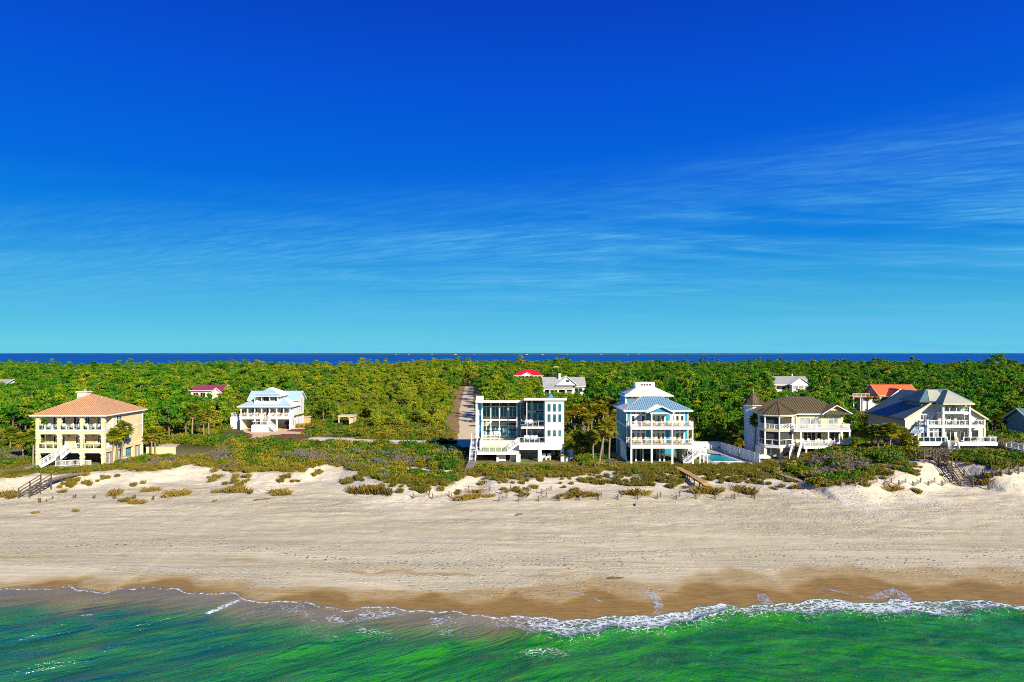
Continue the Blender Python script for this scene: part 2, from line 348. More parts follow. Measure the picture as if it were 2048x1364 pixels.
_ep = sorted(gP(u, v, float(np.interp(u, [1540, 1620, 1720, 1800, 1920, 2048], [2.8, 3.2, 4.0, 4.6, 4.6, 4.2]))) for u, v in [(a, b-(7 if 960 <= a <= 1560 else 0)) for a, b in EDGE_UV]); EGX = [p[0] for p in _ep]; EGY = [p[1] for p in _ep]
def ys(x): return np.interp(x, SHX, SHY)+0.25*np.sin(np.asarray(x)*0.9)+0.18*np.sin(np.asarray(x)*2.3+1)
def yedge(x): return np.interp(x, EGX, EGY)
def zdune(x): return np.interp(x, [-130, -90, -62, -45, -34, -20, -6, 10, 30, 46, 56, 64, 80, 92, 120], [3.3, 3.2, 3.5, 3.2, 3.5, 3.0, 2.8, 2.5, 2.4, 2.5, 3.8, 4.6, 5.2, 4.3, 3.6])
def zback(x): return np.interp(x, [-130, -70, -55, -40, 48, 53.5, 58, 68, 74, 120], [2.5, 2.5, 2.2, 2.0, 2.0, 2.0, 3.5, 4.0, 4.2, 4.2])
def bay_y(x): return 950+75*np.sin(np.asarray(x)*0.006+0.6)+60*np.sin(np.asarray(x)*0.017+2.0)+35*np.sin(np.asarray(x)*0.043)
def ground(x, y):
    x = np.asarray(x, float); y = np.asarray(y, float)
    t = y-ys(x)
    z = np.where(t < 0, 0.07*t, 0.055*np.minimum(t, 6)+0.041*np.clip(t-6, 0, 40))
    z = np.maximum(z, -2.5); z = np.minimum(z, 1.85)
    e = yedge(x); z = z+(zdune(x)-z)*ss(e-7.5, e+2.0, y)
    wd = np.interp(x, [-130, 44, 54, 70], [6.5, 6.5, 16, 20]); z = z+(zback(x)-z)*ss(e+2.5, e+2.5+wd, y)
    z = z+(2.0-z)*ss(150, 175, y)
    dn = ss(88, 100, y)*(1-ss(117, 124, y))
    z = z+dn*(fbm(x*0.16, y*0.3, 3)-0.5)*0.7+ss(8, 30, t)*(1-ss(112, 122, y))*((fbm(x*0.5, y*1.0, 5)-0.5)*0.22+(fbm(x*1.4, y*1.8, 8, 2)-0.5)*0.10)
    z = z-3.2*ss(-25, 25, y-bay_y(x))
    return z
SANDP = []   # open white sand among the scrub: x, y, rx, ry
for (u, v, ru, rv, z) in [(835, 930, 40, 6.5, 2.9), (885, 934, 26, 6, 2.9), (1745, 923, 24, 7, 4.6), (1852, 930, 16, 9, 4.6), (1925, 952, 30, 5, 3.2), (1770, 950, 34, 10, 3.0), (948, 958, 16, 14, 2.8), (1215, 945, 55, 7, 2.4), (1320, 952, 50, 6, 2.4), (1560, 965, 30, 10, 2.4), (480, 875, 8, 3, 2.3), (690, 874, 60, 3, 2.1), (880, 860, 26, 7, 2.0)]:
    x, y = gP(u, v, z); SANDP.append((x, y, ru*y/FPX, rv*y*y/(FPX*(CAM_H-z))))
PATHS = [(gP(1846, 922, 4.9), gP(1872, 940, 4.0), 3.4), (gP(1872, 940, 4.0), gP(1915, 972, 2.0), 4.2), ((gP(360, 940, 3.2)), gP(478, 903, 2.4), 0.7), (gP(300, 950, 3.0), gP(372, 938, 3.3), 1.4)]
def seg_d(x, y, a, b):
    ax, ay = a; bx, by = b; dx, dy = bx-ax, by-ay; t = np.clip(((x-ax)*dx+(y-ay)*dy)/(dx*dx+dy*dy), 0, 1)
    return np.hypot(x-ax-t*dx, y-ay-t*dy)
def vegmask(x, y):
    x = np.asarray(x, float); y = np.asarray(y, float)
    nz = fbm(x*0.35, y*0.35, 11)-0.5
    e = yedge(x); v = ss(-0.8, 1.6, y-e+nz*5)
    for (px, py, rx, ry) in SANDP:
        d = np.hypot((x-px)/rx, (y-py)/ry)+nz*1.1
        v = v*ss(0.8, 1.15, d)
    for a, b, wd in PATHS: v = v*ss(wd*0.6, wd*1.2, seg_d(x, y, a, b)+nz*0.8)
    return v
# roads and yards (sheets laid over the ground); also keep plants away
ROAD = [(-8.9, 150), (-10.4, 163), (-11.3, 178), (-13.2, 205), (-16.5, 250), (-20, 305), (-24, 380), (-27, 430)]
DRIVE = [(-66, 170.5), (-58, 167.5), (-50, 164.8), (-40, 162.8), (-30, 161.2), (-22, 160.0), (-13, 159.5)]
EXCL = [(-89.5, -72, 120.5, 139.5), (-76, -58.5, 166, 200), (-9, 11.2, 126.5, 149), (20.2, 39, 127, 147), (36, 48.5, 128.4, 147), (49, 69, 133, 152), (75.5, 95, 130.5, 150), (-73, -62, 133, 150)]
def road_d(x, y):
    d = np.full(np.shape(x), 1e9)
    for a, b in zip(ROAD[:-1], ROAD[1:]): d = np.minimum(d, seg_d(x, y, a, b)-3.0)
    for a, b in zip(DRIVE[:-1], DRIVE[1:]): d = np.minimum(d, seg_d(x, y, a, b)-3.2)
    return d
def blocked(x, y, m=0.0):
    x = np.asarray(x, float); y = np.asarray(y, float); r = np.zeros(np.shape(x), bool)
    for a, b, c, d in EXCL: r |= (x > a-m) & (x < b+m) & (y > c-m) & (y < d+m)
    return r | (road_d(x, y) < m)

def grid_mesh(name, X, Y, Z, m, attrs, kind='structure', smooth=True):
    nr, nc = X.shape
    co = np.stack([X, Y, Z], -1).reshape(-1, 3); i = np.arange(nr*nc).reshape(nr, nc)
    fa = np.stack([i[:-1, :-1], i[:-1, 1:], i[1:, 1:], i[1:, :-1]], -1).reshape(-1, 4)
    me = bpy.data.meshes.new(name); me.vertices.add(len(co)); me.vertices.foreach_set('co', co.ravel())
    me.loops.add(fa.size); me.loops.foreach_set('vertex_index', fa.ravel().astype(np.int32))
    me.polygons.add(len(fa)); me.polygons.foreach_set('loop_start', np.arange(0, fa.size, 4, dtype=np.int32)); me.polygons.foreach_set('loop_total', np.full(len(fa), 4, np.int32))
    me.update(calc_edges=True)
    for k, v in attrs.items():
        a = me.attributes.new(k, 'FLOAT', 'POINT'); a.data.foreach_set('value', np.asarray(v, np.float32).ravel())
    me.materials.append(m)
    if smooth: me.shade_smooth()
    o = bpy.data.objects.new(name, me); C.objects.link(o); o['kind'] = kind
    return o
def sand_material():
    m = bpy.data.materials.new('sand_ground'); m.use_nodes = True; t = NT(m.node_tree); b = t.n['Principled BSDF']
    geo = t.add('ShaderNodeNewGeometry'); P = geo.outputs['Position']
    veg = t.attr('veg').outputs['Fac']; wet = t.attr('wet').outputs['Fac']; dry = t.attr('dry').outputs['Fac']; fst = t.attr('forest').outputs['Fac']
    st = t.mapping(P, (0.045, 0.42, 0.3))
    n1 = t.noise(st, 1.0, 6, 0.62, 0.6); n2 = t.noise(P, 1.7, 5, 0.65); n3 = t.noise(t.mapping(P, (0.5, 2.2, 1)), 1.0, 5, 0.65, 1.2)
    beach = t.mix(t.sstep(n1, 0.32, 0.68), (0.47, 0.415, 0.255, 1), (0.63, 0.565, 0.375, 1))
    beach = t.mix(t.math('MULTIPLY', t.sstep(n2, 0.45, 0.75), 0.35), beach, (0.74, 0.67, 0.47, 1))
    dune = t.mix(t.sstep(n2, 0.3, 0.7), (0.60, 0.535, 0.38, 1), (0.75, 0.685, 0.51, 1))
    c = t.mix(dry, beach, dune)
    # wrack and debris: dark specks strewn along the beach
    vor = t.add('ShaderNodeTexVoronoi'); vor.inputs['Scale'].default_value = 2.1; t.link(t.mapping(P, (0.7, 1.5, 1)), vor.inputs['Vector'])
    speck = t.math('MULTIPLY', t.sstep(vor.outputs['Distance'], 0.19, 0.07), t.sstep(t.noise(t.mapping(P, (0.05, 0.28, 1)), 1.0, 4, 0.6), 0.52, 0.64))
    c = t.mix(t.math('MULTIPLY', t.math('MULTIPLY', speck, t.math('SUBTRACT', 1.0, wet, clamp=True)), 0.75), c, (0.11, 0.09, 0.06, 1))
    damp = t.mix(t.sstep(n3, 0.3, 0.7), (0.36, 0.26, 0.10, 1), (0.48, 0.37, 0.19, 1)); soak = t.mix(t.sstep(n3, 0.3, 0.7), (0.235, 0.140, 0.026, 1), (0.345, 0.220, 0.052, 1))
    c = t.mix(t.sstep(wet, 0.02, 0.45), c, damp); c = t.mix(t.sstep(wet, 0.5, 0.95), c, soak)
    soil = t.mix(t.sstep(n2, 0.35, 0.65), (0.070, 0.085, 0.010, 1), (0.22, 0.19, 0.040, 1))
    c = t.mix(t.math('MULTIPLY', veg, 0.9), c, soil)
    litter = t.mix(t.sstep(n2, 0.3, 0.7), (0.045, 0.060, 0.008, 1), (0.16, 0.13, 0.028, 1))
    c = t.mix(fst, c, litter)
    t.link(c, b.inputs['Base Color'])
    ro = t.math('SUBTRACT', 0.95, t.math('MULTIPLY', wet, 0.50)); t.link(ro, b.inputs['Roughness'])
    b.inputs['Specular IOR Level'].default_value = 0.22
    bn = t.add('ShaderNodeBump'); bn.inputs['Distance'].default_value = 0.26; bn.inputs['Strength'].default_value = 0.8
    fv = t.add('ShaderNodeTexVoronoi'); fv.inputs['Scale'].default_value = 1.35; t.link(t.mapping(P, (1.0, 1.5, 1)), fv.inputs['Vector'])
    trod = t.sstep(t.noise(t.mapping(P, (0.03, 0.16, 1)), 1.0, 4, 0.6, 0.5), 0.44, 0.58)
    pits = t.math('MULTIPLY', t.math('MULTIPLY', t.sstep(fv.outputs['Distance'], 0.30, 0.10), trod), -0.55)
    tracks = t.noise(t.mapping(P, (0.05, 3.2, 1), (0, 0, math.radians(2))), 1.0, 3, 0.6, 0.4)
    foot = t.noise(t.mapping(P, (1.1, 1.7, 1)), 2.2, 6, 0.7, 0.3)
    hh = t.math('MULTIPLY', t.math('ADD', t.math('ADD', t.math('MULTIPLY', foot, t.math('ADD', 0.22, t.math('MULTIPLY', trod, 0.6))), pits), t.math('ADD', t.math('MULTIPLY', n3, 0.25), t.math('MULTIPLY', tracks, 0.28))), t.math('SUBTRACT', 1.0, t.math('MULTIPLY', wet, 0.93), clamp=True))
    t.link(hh, bn.inputs['Height']); t.link(bn.outputs[0], b.inputs['Normal'])
    return m
SAND = sand_material(); MATS['sand_ground'] = SAND
def build_ground():
    yr = np.concatenate([np.arange(36, 56, 1.0), np.arange(56, 128, 0.34), np.arange(128, 180, 1.0), 180*np.exp(np.linspace(0, math.log(1180/180), 60))])
    s = np.linspace(-1.15, 1.15, 640)
    Y = np.repeat(yr[:, None], len(s), 1); X = s[None, :]*np.maximum(Y, 105.0)
    Z = ground(X, Y); t = Y-ys(X)
    nz = (fbm(X*0.10, Y*0.5, 21)-0.5)
    lob = np.interp(X, [-60, -24, -18, -8, -1, 3.5, 9, 14, 17, 20, 23, 26.5, 28.5, 31, 36, 41, 48, 60], [2.6, 3.4, 5.2, 5.6, 6.8, 8.8, 9.6, 7.6, 7.2, 9.2, 10.6, 6.4, 8.0, 10.2, 9.0, 8.2, 9.4, 9])
    nz2 = fbm(X*0.35, Y*0.6, 27)-0.5; sc = (np.abs(np.sin(X*0.30+1.2*np.sin(X*0.11)))-0.5)*2.6
    wet = 0.5*(1-ss(-2.2, 1.4, t-lob+nz*3+nz2*0.8))+0.5*(1-ss(-1.6, 1.4, t-lob*0.58+sc+nz2*1.2))
    strip = np.exp(-((t-np.maximum(lob, 7.5)-1.6+nz2*1.5)/0.55)**2)*0.42*ss(0.3, 0.55, fbm(X*0.05, Y*0.2, 77))*(1-ss(4, 14, X))
    wet = np.clip(wet+strip, 0, 1)
    # pale dried patches inside the wet band (left-centre)
    pat = ss(0.7, 1.3, np.hypot((X+9)/13.0, (Y-67.3)/1.9)+nz2); wet = wet*np.clip(pat+0.2, 0, 1)
    veg = vegmask(X, Y)
    dry = ss(-14, -3, Y-yedge(X)+(fbm(X*0.15, Y*0.25, 31)-0.5)*10)
    forest = ss(142, 152, Y+(fbm(X*0.06, Y*0.06, 44)-0.5)*22)*ss(1.0, 4.5, road_d(X, Y))
    return grid_mesh('ground', X, Y, Z, SAND, dict(veg=veg, wet=wet, dry=dry, forest=forest))
build_ground()

# ------------------------------------------------------------------ the sea in front
def sea_material():
    m = bpy.data.materials.new('sea_water'); m.use_nodes = True; t = NT(m.node_tree); b = t.n['Principled BSDF']
    geo = t.add('ShaderNodeNewGeometry'); P = geo.outputs['Position']; sp = t.add('ShaderNodeSeparateXYZ'); t.link(P, sp.inputs[0])
    d = t.attr('depth').outputs['Fac']; fm = t.attr('foam').outputs['Fac']
    side = t.sstep(t.math('ADD', sp.outputs[0], t.math('MULTIPLY', t.math('SUBTRACT', t.noise(P, 0.06, 3), 0.5), 26.0)), -34.0, -4.0)
    pt = t.noise(t.mapping(P, (0.10, 0.42, 1), (0, 0, math.radians(-18))), 1.0, 5, 0.6, 0.8)
    green = t.mix(t.sstep(pt, 0.30, 0.66), (0.004, 0.105, 0.008, 1), (0.024, 0.260, 0.002, 1))
    teal = t.mix(t.sstep(pt, 0.34, 0.70), (0.006, 0.095, 0.090, 1), (0.024, 0.180, 0.030, 1))
    deep = t.mix(side, teal, green)
    murk = t.mix(t.sstep(pt, 0.3, 0.7), (0.190, 0.155, 0.045, 1), (0.310, 0.250, 0.095, 1))
    dd = t.math('ADD', t.math('ADD', d, t.math('MULTIPLY', t.math('SUBTRACT', pt, 0.5), 5.0)), t.math('MULTIPLY', t.sstep(sp.outputs[0], -4.0, 8.0), 3.6))
    c = t.mix(t.sstep(dd, 1.6, 6.8), murk, deep)
    dark_r = t.sstep(sp.outputs[0], 24.0, 52.0)
    c = t.mix(t.math('MULTIPLY', dark_r, 0.35), c, (0.004, 0.090, 0.040, 1))
    # foam: lace of bubbles that thins out away from the break
    wv = t.add('ShaderNodeVectorMath'); wv.operation = 'ADD'; t.link(P, wv.inputs[0])
    ns = t.add('ShaderNodeVectorMath'); ns.operation = 'SCALE'; ns.inputs['Scale'].default_value = 0.9; t.link(t.noise(P, 1.2, 3, 0.6, 0, out=1), ns.inputs[0]); t.link(ns.outputs[0], wv.inputs[1])
    v1 = t.add('ShaderNodeTexVoronoi'); v1.feature = 'DISTANCE_TO_EDGE'; v1.inputs['Scale'].default_value = 2.0; t.link(t.mapping(wv.outputs[0], (0.7, 1.2, 1)), v1.inputs['Vector'])
    v2 = t.add('ShaderNodeTexVoronoi'); v2.feature = 'DISTANCE_TO_EDGE'; v2.inputs['Scale'].default_value = 6.0; t.link(wv.outputs[0], v2.inputs['Vector'])
    nn = t.noise(P, 2.6, 5, 0.7)
    lace = t.math('ADD', t.math('MULTIPLY', t.sstep(v1.outputs['Distance'], 0.20, 0.0), 0.55), t.math('ADD', t.math('MULTIPLY', t.sstep(v2.outputs['Distance'], 0.12, 0.0), 0.3), t.math('MULTIPLY', nn, 0.45)))
    fa = t.sstep(t.math('ADD', lace, t.math('MULTIPLY', fm, 1.0)), 1.02, 1.22)
    c2 = t.mix(fa, c, (0.74, 0.80, 0.82, 1))
    t.link(c2, b.inputs['Base Color'])
    t.link(t.math('ADD', 0.17, t.math('MULTIPLY', fa, 0.6)), b.inputs['Roughness'])
    b.inputs['IOR'].default_value = 1.33; b.inputs['Specular IOR Level'].default_value = 0.85
    def ripple(ang, sc, sd): return t.noise(t.mapping(P, sc, (0, 0, math.radians(-ang)), (sd, sd*1.7, 0)), 1.0, 4, 0.6, 0.5)
    sidem = t.sstep(sp.outputs[0], -4.0, 22.0)
    def lr(a, b_): return t.math('ADD', t.math('MULTIPLY', a, t.math('SUBTRACT', 1.0, sidem)), t.math('MULTIPLY', b_, sidem))
    r1 = lr(ripple(31, (0.34, 1.35, 1), 0), ripple(-22, (0.36, 1.2, 1), 5)); r2 = lr(ripple(36, (1.0, 4.2, 1), 2), ripple(-34, (1.1, 4.2, 1), 7))
    calm = t.math('ADD', 0.12, t.sstep(d, 0.3, 6.0))
    hh = t.math('ADD', t.math('MULTIPLY', t.math('ADD', t.math('MULTIPLY', r1, 0.46), t.math('MULTIPLY', r2, 0.09)), calm), t.math('MULTIPLY', fa, 0.06))
    bn = t.add('ShaderNodeBump'); bn.inputs['Distance'].default_value = 1.0; bn.inputs['Strength'].default_value = 0.85
    t.link(hh, bn.inputs['Height']); t.link(bn.outputs[0], b.inputs['Normal'])
    return m
def crest(x):   # the small breaker that runs along the shore on the right
    return 2.0+0.6*np.sin(x*0.21+0.7)+0.35*np.sin(x*0.53)
def build_sea():
    xs = np.concatenate([np.linspace(-700, -66, 50)[:-1], np.linspace(-66, 66, 600), np.linspace(66, 700, 50)[1:]])
    d = np.concatenate([np.linspace(-1.6, 8, 90), np.linspace(8.12, 26, 110), 26+np.cumsum(np.geomspace(0.2, 40, 60))])
    X = np.repeat(xs[None, :], len(d), 0); D = np.repeat(d[:, None], len(xs), 1); Y = ys(X)-D
    amp = ss(0.2, 9, D)
    Z = np.zeros_like(X); rg = np.random.default_rng(5)
    for k in range(26):
        lam = rg.uniform(1.1, 7.5); th = math.radians(rg.normal(122, 10) if k % 2 else rg.normal(72, 16)); a = 0.013*lam**0.9*rg.uniform(0.4, 1.0)*1.5; wgt = ss(-6, 22, X); wgt = (1-wgt) if k % 2 else wgt
        Z += wgt*a*np.sin((X*math.cos(th)+Y*math.sin(th))*2*math.pi/lam+rg.uniform(0, 6.28)+1.3*(fbm(X*0.09, Y*0.09, 50+k, 2)))
    Z = Z*amp*1.0
    right = ss(-8, 4, X)
    cr = crest(X); Z += right*0.34*np.exp(-((D-cr-0.9)/0.75)**2)*(0.5+fbm(X*0.3, D*0.2, 9))
    Z += 0.14*np.exp(-((D-9-1.5*np.sin(X*0.08))/1.1)**2)*(fbm(X*0.12, D*0.3, 19))
    # the sheet of the swash rides up the sand
    Z += np.where(D < 1.2, 0.07*np.clip(0.35-D, 0, 0.35)+0.028*np.clip(1.2-D, 0, 1.2), 0.0)
    Z = Z-np.where(D < -0.35, 0.5*(-0.35-D), 0)
    g = ground(X, Y); Z = np.where(D < 0.5, np.maximum(Z, np.where(D > -0.25, g+0.02, -9)), Z); Z = np.maximum(Z, g-0.3)
    nf = fbm(X*0.35, Y*0.5, 61)
    foam = np.interp(X, [-40, -10, 4], [0.55, 0.55, 0.8])*np.exp(-((D-0.02)/0.16)**2)
    band = right*np.exp(-np.clip(D-cr*0.9, 0, 9)**2/1.6**2)*ss(-0.3, 0.4, D)
    foam = np.maximum(foam, band*(0.10+0.86*nf)*np.interp(X, [-8, 2, 10, 16, 22, 40], [0.5, 0.8, 1.1, 1.1, 1.05, 1.0]))
    foam = np.maximum(foam, right*0.85*np.exp(-((D-cr*0.55)/0.3)**2)*np.interp(X, [-2, 3, 14, 20, 60], [0.2, 1.0, 1.0, 0.7, 0.75])*ss(0.25, 0.5, nf))
    left = 1-right
    foam = np.maximum(foam, left*0.46*np.exp(-((D-1.7)/1.5)**2)*ss(0.42, 0.62, nf)*ss(-30, -12, X))
    foam = np.maximum(foam, 0.42*np.exp(-((X+7)/9)**2-((D-5.0)/1.3)**2)*ss(0.38, 0.6, nf))
    foam = np.maximum(foam, 0.50*np.exp(-((X-1.0)/4)**2-((D-6.2)/1.1)**2)*ss(0.35, 0.55, nf))
    px, py = gP(452, 1207, 0); qx, qy = gP(420, 1224, 0); foam = np.maximum(foam, 0.95*np.exp(-(seg_d(X, Y, (px+0.8, py+0.6), (qx, qy))/0.32)**2))
    for (u0, v0, u1, v1) in [(158, 1235, 185, 1234)]:
        foam = np.maximum(foam, 0.8*np.exp(-(seg_d(X, Y, gP(u0, v0, 0), gP(u1, v1, 0))/0.16)**2))
    return grid_mesh('sea', X[::-1], Y[::-1], Z[::-1], sea_material(), dict(depth=D[::-1], foam=foam[::-1]))
build_sea()
# thin films of water left on the wet sand, with foamy rims
def swash_film(pts_uv, wd):
    pts = [gP(u, v, 0.35) for u, v in pts_uv]; n = len(pts)
    b = MB(); ring = []
    for k, (x, y) in enumerate(pts):
        a = pts[max(k-1, 0)]; c = pts[min(k+1, n-1)]; dx, dy = c[0]-a[0], c[1]-a[1]; L = math.hypot(dx, dy) or 1
        wk = wd*(0.5+math.sin(math.pi*(k+0.6)/(n+0.2)))
        ring.append(((x-dy/L*wk, y+dx/L*wk), (x+dy/L*wk, y-dx/L*wk)))
    vv = []
    for r in ring: vv += [(p[0], p[1], float(ground(p[0], p[1]))+0.03) for p in r]
    b.v = vv; b.f = [(2*k, 2*k+1, 2*k+3, 2*k+2) for k in range(n-1)]
    return b
def film_mat():
    m = bpy.data.materials.new('swash_film'); m.use_nodes = True; t = NT(m.node_tree); t.n.clear(); o = t.add('ShaderNodeOutputMaterial')
    geo = t.add('ShaderNodeNewGeometry'); P = geo.outputs['Position']
    tr = t.add('ShaderNodeBsdfTransparent'); df = t.add('ShaderNodeBsdfPrincipled'); df.inputs['Base Color'].default_value = (0.55, 0.64, 0.70, 1); df.inputs['Roughness'].default_value = 0.25
    v = t.add('ShaderNodeTexVoronoi'); v.feature = 'DISTANCE_TO_EDGE'; v.inputs['Scale'].default_value = 2.4; t.link(t.mapping(P, (1, 0.6, 1), (0, 0, 0.4)), v.inputs['Vector'])
    f = t.math('MULTIPLY', t.sstep(t.math('ADD', t.math('MULTIPLY', t.sstep(v.outputs['Distance'], 0.12, 0.0), 0.16), t.noise(t.mapping(P, (1.0, 0.5, 1), (0, 0, -0.5)), 1.6, 6, 0.7)), 0.42, 0.74), 0.8)
    mx = t.add('ShaderNodeMixShader'); t.link(f, mx.inputs[0]); t.link(tr.outputs[0], mx.inputs[1]); t.link(df.outputs[0], mx.inputs[2]); t.link(mx.outputs[0], o.inputs[0])
    MATS['film'] = m
film_mat()
for pts, wd, lb in [([(1262, 1183), (1280, 1180), (1298, 1185), (1312, 1194), (1318, 1206), (1314, 1222), (1306, 1233)], 0.30, 'thin curl of foam left on the wet sand near the middle'),
                ([(1522, 1184), (1528, 1194), (1542, 1206), (1566, 1216)], 0.42, 'foamy runnel of backwash on wet sand above the thick foam'),
                ([(1740, 1192), (1768, 1184), (1790, 1176), (1808, 1188), (1826, 1204)], 0.42, 'forked foamy runnel on the wet sand at right'),
                ([(1640, 1172), (1690, 1182), (1735, 1191)], 0.12, 'thin straight foam line on the wet sand at right'),
                ([(1140, 1184), (1165, 1188), (1205, 1200)], 0.14, 'faint foam line on the wet sand left of the curl')]:
    f = swash_film(pts, wd).build('foam_streak', 'film'); tag(f, lb, 'foam', 'foam streaks on the wet sand', 'stuff')

# ------------------------------------------------------------------ bay, far shore
def bay_material():
    m = bpy.data.materials.new('bay_water'); m.use_nodes = True; t = NT(m.node_tree); b = t.n['Principled BSDF']
    geo = t.add('ShaderNodeNewGeometry'); P = geo.outputs['Position']
    n = t.noise(t.mapping(P, (0.0006, 0.004, 1)), 1.0, 4, 0.6)
    t.link(t.mix(t.sstep(n, 0.35, 0.65), (0.002, 0.050, 0.250, 1), (0.004, 0.085, 0.350, 1)), b.inputs['Base Color'])
    b.inputs['Roughness'].default_value = 0.35; b.inputs['Specular IOR Level'].default_value = 0.12; b.inputs['IOR'].default_value = 1.33
    bn = t.add('ShaderNodeBump'); bn.inputs['Distance'].default_value = 1.0; bn.inputs['Strength'].default_value = 1.0
    t.link(t.noise(t.mapping(P, (0.15, 0.3, 1)), 1.0, 3), bn.inputs['Height']); t.link(bn.outputs[0], b.inputs['Normal'])
    return m
MATS['bay'] = bay_material()
b = MB(); b.poly([(-60000, 740, 0.0), (60000, 740, 0.0), (60000, 60000, 0.0), (-60000, 60000, 0.0)]); b.build('bay_water', 'bay', kind='structure')
mat('far_land', (0.016, 0.070, 0.110), 0.9, 0.4, 0.004); mat('far_beach', (0.10, 0.15, 0.19), 0.9, 0.2, 0.004)  # bluish haze of distance put into both colours
def far_shore():
    b = MB(); xs = np.linspace(-14000, 14000, 900); ysh = np.interp(xs, [-14000, -9000, -3000, 0, 2500, 5200, 14000], [15000, 13500, 10500, 8800, 9000, 12500, 17000])
    hs = 7+10*fbm(xs*0.002, xs*0+3, 4)+5*vn(xs*0.011, xs*0, 7)
    i = 0
    for x, y, h in zip(xs, ysh, hs): b.v += [(x, y, -0.5), (x, y+30, h), (x, y+900, h), (x, y+900, -0.5)]
    for k in range(len(xs)-1):
        a = 4*k; c = a+4; b.f += [(a, c, c+1, a+1), (a+1, c+1, c+2, a+2), (a+2, c+2, c+3, a+3)]
    o = b.build('far_shore', 'far_land', kind='structure')
    b2 = MB()
    for k in range(0, len(xs)-1): b2.poly([(xs[k], ysh[k]-25, 0.4), (xs[k+1], ysh[k+1]-25, 0.4), (xs[k+1], ysh[k+1]+6, 3.2), (xs[k], ysh[k]+6, 3.2)])
    b2.build('beach_strip', 'far_beach', o)
    # waterside buildings of the town opposite, told apart only as pale specks
    rg = random.Random(3)
    for k in range(12):
        x = rg.uniform(-1700, 2300); y = float(np.interp(x, xs, ysh))-40; hw = rg.uniform(5, 14); h = rg.uniform(3, 6)
        t_ = MB().box(x-hw, x+hw, y-12, y+12, 0.2, h)
        t_.poly([(x-hw, y-12, h), (x+hw, y-12, h), (x, y, h+4)]); t_.poly([(x+hw, y+12, h), (x-hw, y+12, h), (x, y, h+4)]); t_.poly([(x-hw, y+12, h), (x-hw, y-12, h), (x, y, h+4)]); t_.poly([(x+hw, y-12, h), (x+hw, y+12, h), (x, y, h+4)])
        tag(t_.build('distant_building', 'lattice_grey' if k % 3 else 'beige'), 'tiny pale building on the far shore, %s in the row' % ordn(k), 'building', 'buildings on the far shore')
far_shore()
# ------------------------------------------------------------------ roads and yards
def strip(name, line, hw, m, lift, jit=0.0, seed=1, off=0.0):
    b = MB(); P = []
    for a, c in zip(line[:-1], line[1:]):
        n = max(2, int(math.hypot(c[0]-a[0], c[1]-a[1])/3)); P += [(a[0]+(c[0]-a[0])*k/n, a[1]+(c[1]-a[1])*k/n) for k in range(n)]
    P.append(line[-1]); r = random.Random(seed)
    for k, (x, y) in enumerate(P):
        a = P[max(k-1, 0)]; c = P[min(k+1, len(P)-1)]; dx, dy = c[0]-a[0], c[1]-a[1]; L = math.hypot(dx, dy)
        nx, ny = -dy/L, dx/L
        for s in (hw, hw/3, -hw/3, -hw):
            j = r.uniform(-jit, jit) if abs(s) == hw else 0
            q = (x+nx*(s+off+j), y+ny*(s+off+j)); b.v.append((q[0], q[1], float(ground(*q))+lift))
    for k in range(len(P)-1):
        for q in range(3): a = 4*k+q; b.f.append((a, a+1, a+5, a+4))
    o = b.build(name, m, kind='structure'); o['kind'] = 'structure'; return o
mat('gravel', (0.70, 0.57, 0.34), 0.95, 0.16, 0.4, bump=0.03, bscale=5)
mat('pine_straw', (0.30, 0.19, 0.06), 0.95, 0.3, 0.6, bump=0.06, bscale=4)
mat('mulch', (0.20, 0.060, 0.022), 0.95, 0.3, 1.5, bump=0.06, bscale=6)
mat('tan_paver', (0.66, 0.50, 0.29), 0.85, 0.12, 0.8, bump=0.01, bscale=5)
mat('pale_track', (0.70, 0.63, 0.46), 0.95, 0.14, 0.5, bump=0.03)
strip('road_verge', [(x-4.6, y) for x, y in ROAD], 2.6, 'pine_straw', 0.05, 0.8, 4)
strip('road', ROAD, 2.6, 'gravel', 0.09, 0.35, 2)
strip('sand_track', DRIVE, 3.4, 'pale_track', 0.05, 0.5, 3)
def patch(name, uv, m, lift, z=2.2, c=0.4):
    """sheet draped over the ground inside an outline"""
    pts = [gP(u, v, z) for u, v in uv]; xs_ = [p[0] for p in pts]; ys_ = [p[1] for p in pts]
    gx_ = np.arange(min(xs_), max(xs_)+c, c); gy_ = np.arange(min(ys_), max(ys_)+c, c); X, Y = np.meshgrid(gx_, gy_); ins = np.zeros(X.shape, bool)
    for (ax, ay), (bx, by) in zip(pts, pts[1:]+pts[:1]):
        if ay != by: ins ^= ((ay > Y) != (by > Y)) & (X < (bx-ax)*(Y-ay)/(by-ay)+ax)
    Z = ground(X, Y)+lift; idx = -np.ones(X.shape, int); b = MB()
    for j in range(X.shape[0]-1):
        for i in range(X.shape[1]-1):
            if ins[j, i]:
                q = []
                for jj, ii in ((j, i), (j, i+1), (j+1, i+1), (j+1, i)):
                    if idx[jj, ii] < 0: idx[jj, ii] = len(b.v); b.v.append((float(X[jj, ii]), float(Y[jj, ii]), float(Z[jj, ii])))
                    q.append(int(idx[jj, ii]))
                b.f.append(tuple(q))
    return b.build(name, m, kind='structure')
patch('driveway', [(478, 856), (590, 853), (612, 856), (618, 862), (598, 868), (565, 867), (540, 872), (517, 880), (495, 878), (503, 868), (488, 864)], 'tan_paver', 0.10)
patch('mulch_bed', [(521, 876), (540, 870), (575, 868), (598, 870), (617, 864), (620, 872), (600, 881), (565, 881), (540, 880)], 'mulch', 0.16)
patch('mulch_bed', [(571, 862), (580, 858), (618, 857), (626, 861), (600, 863)], 'mulch', 0.16)
patch('mulch_bed', [(486, 867), (502, 872), (498, 877), (488, 874)], 'mulch', 0.16)
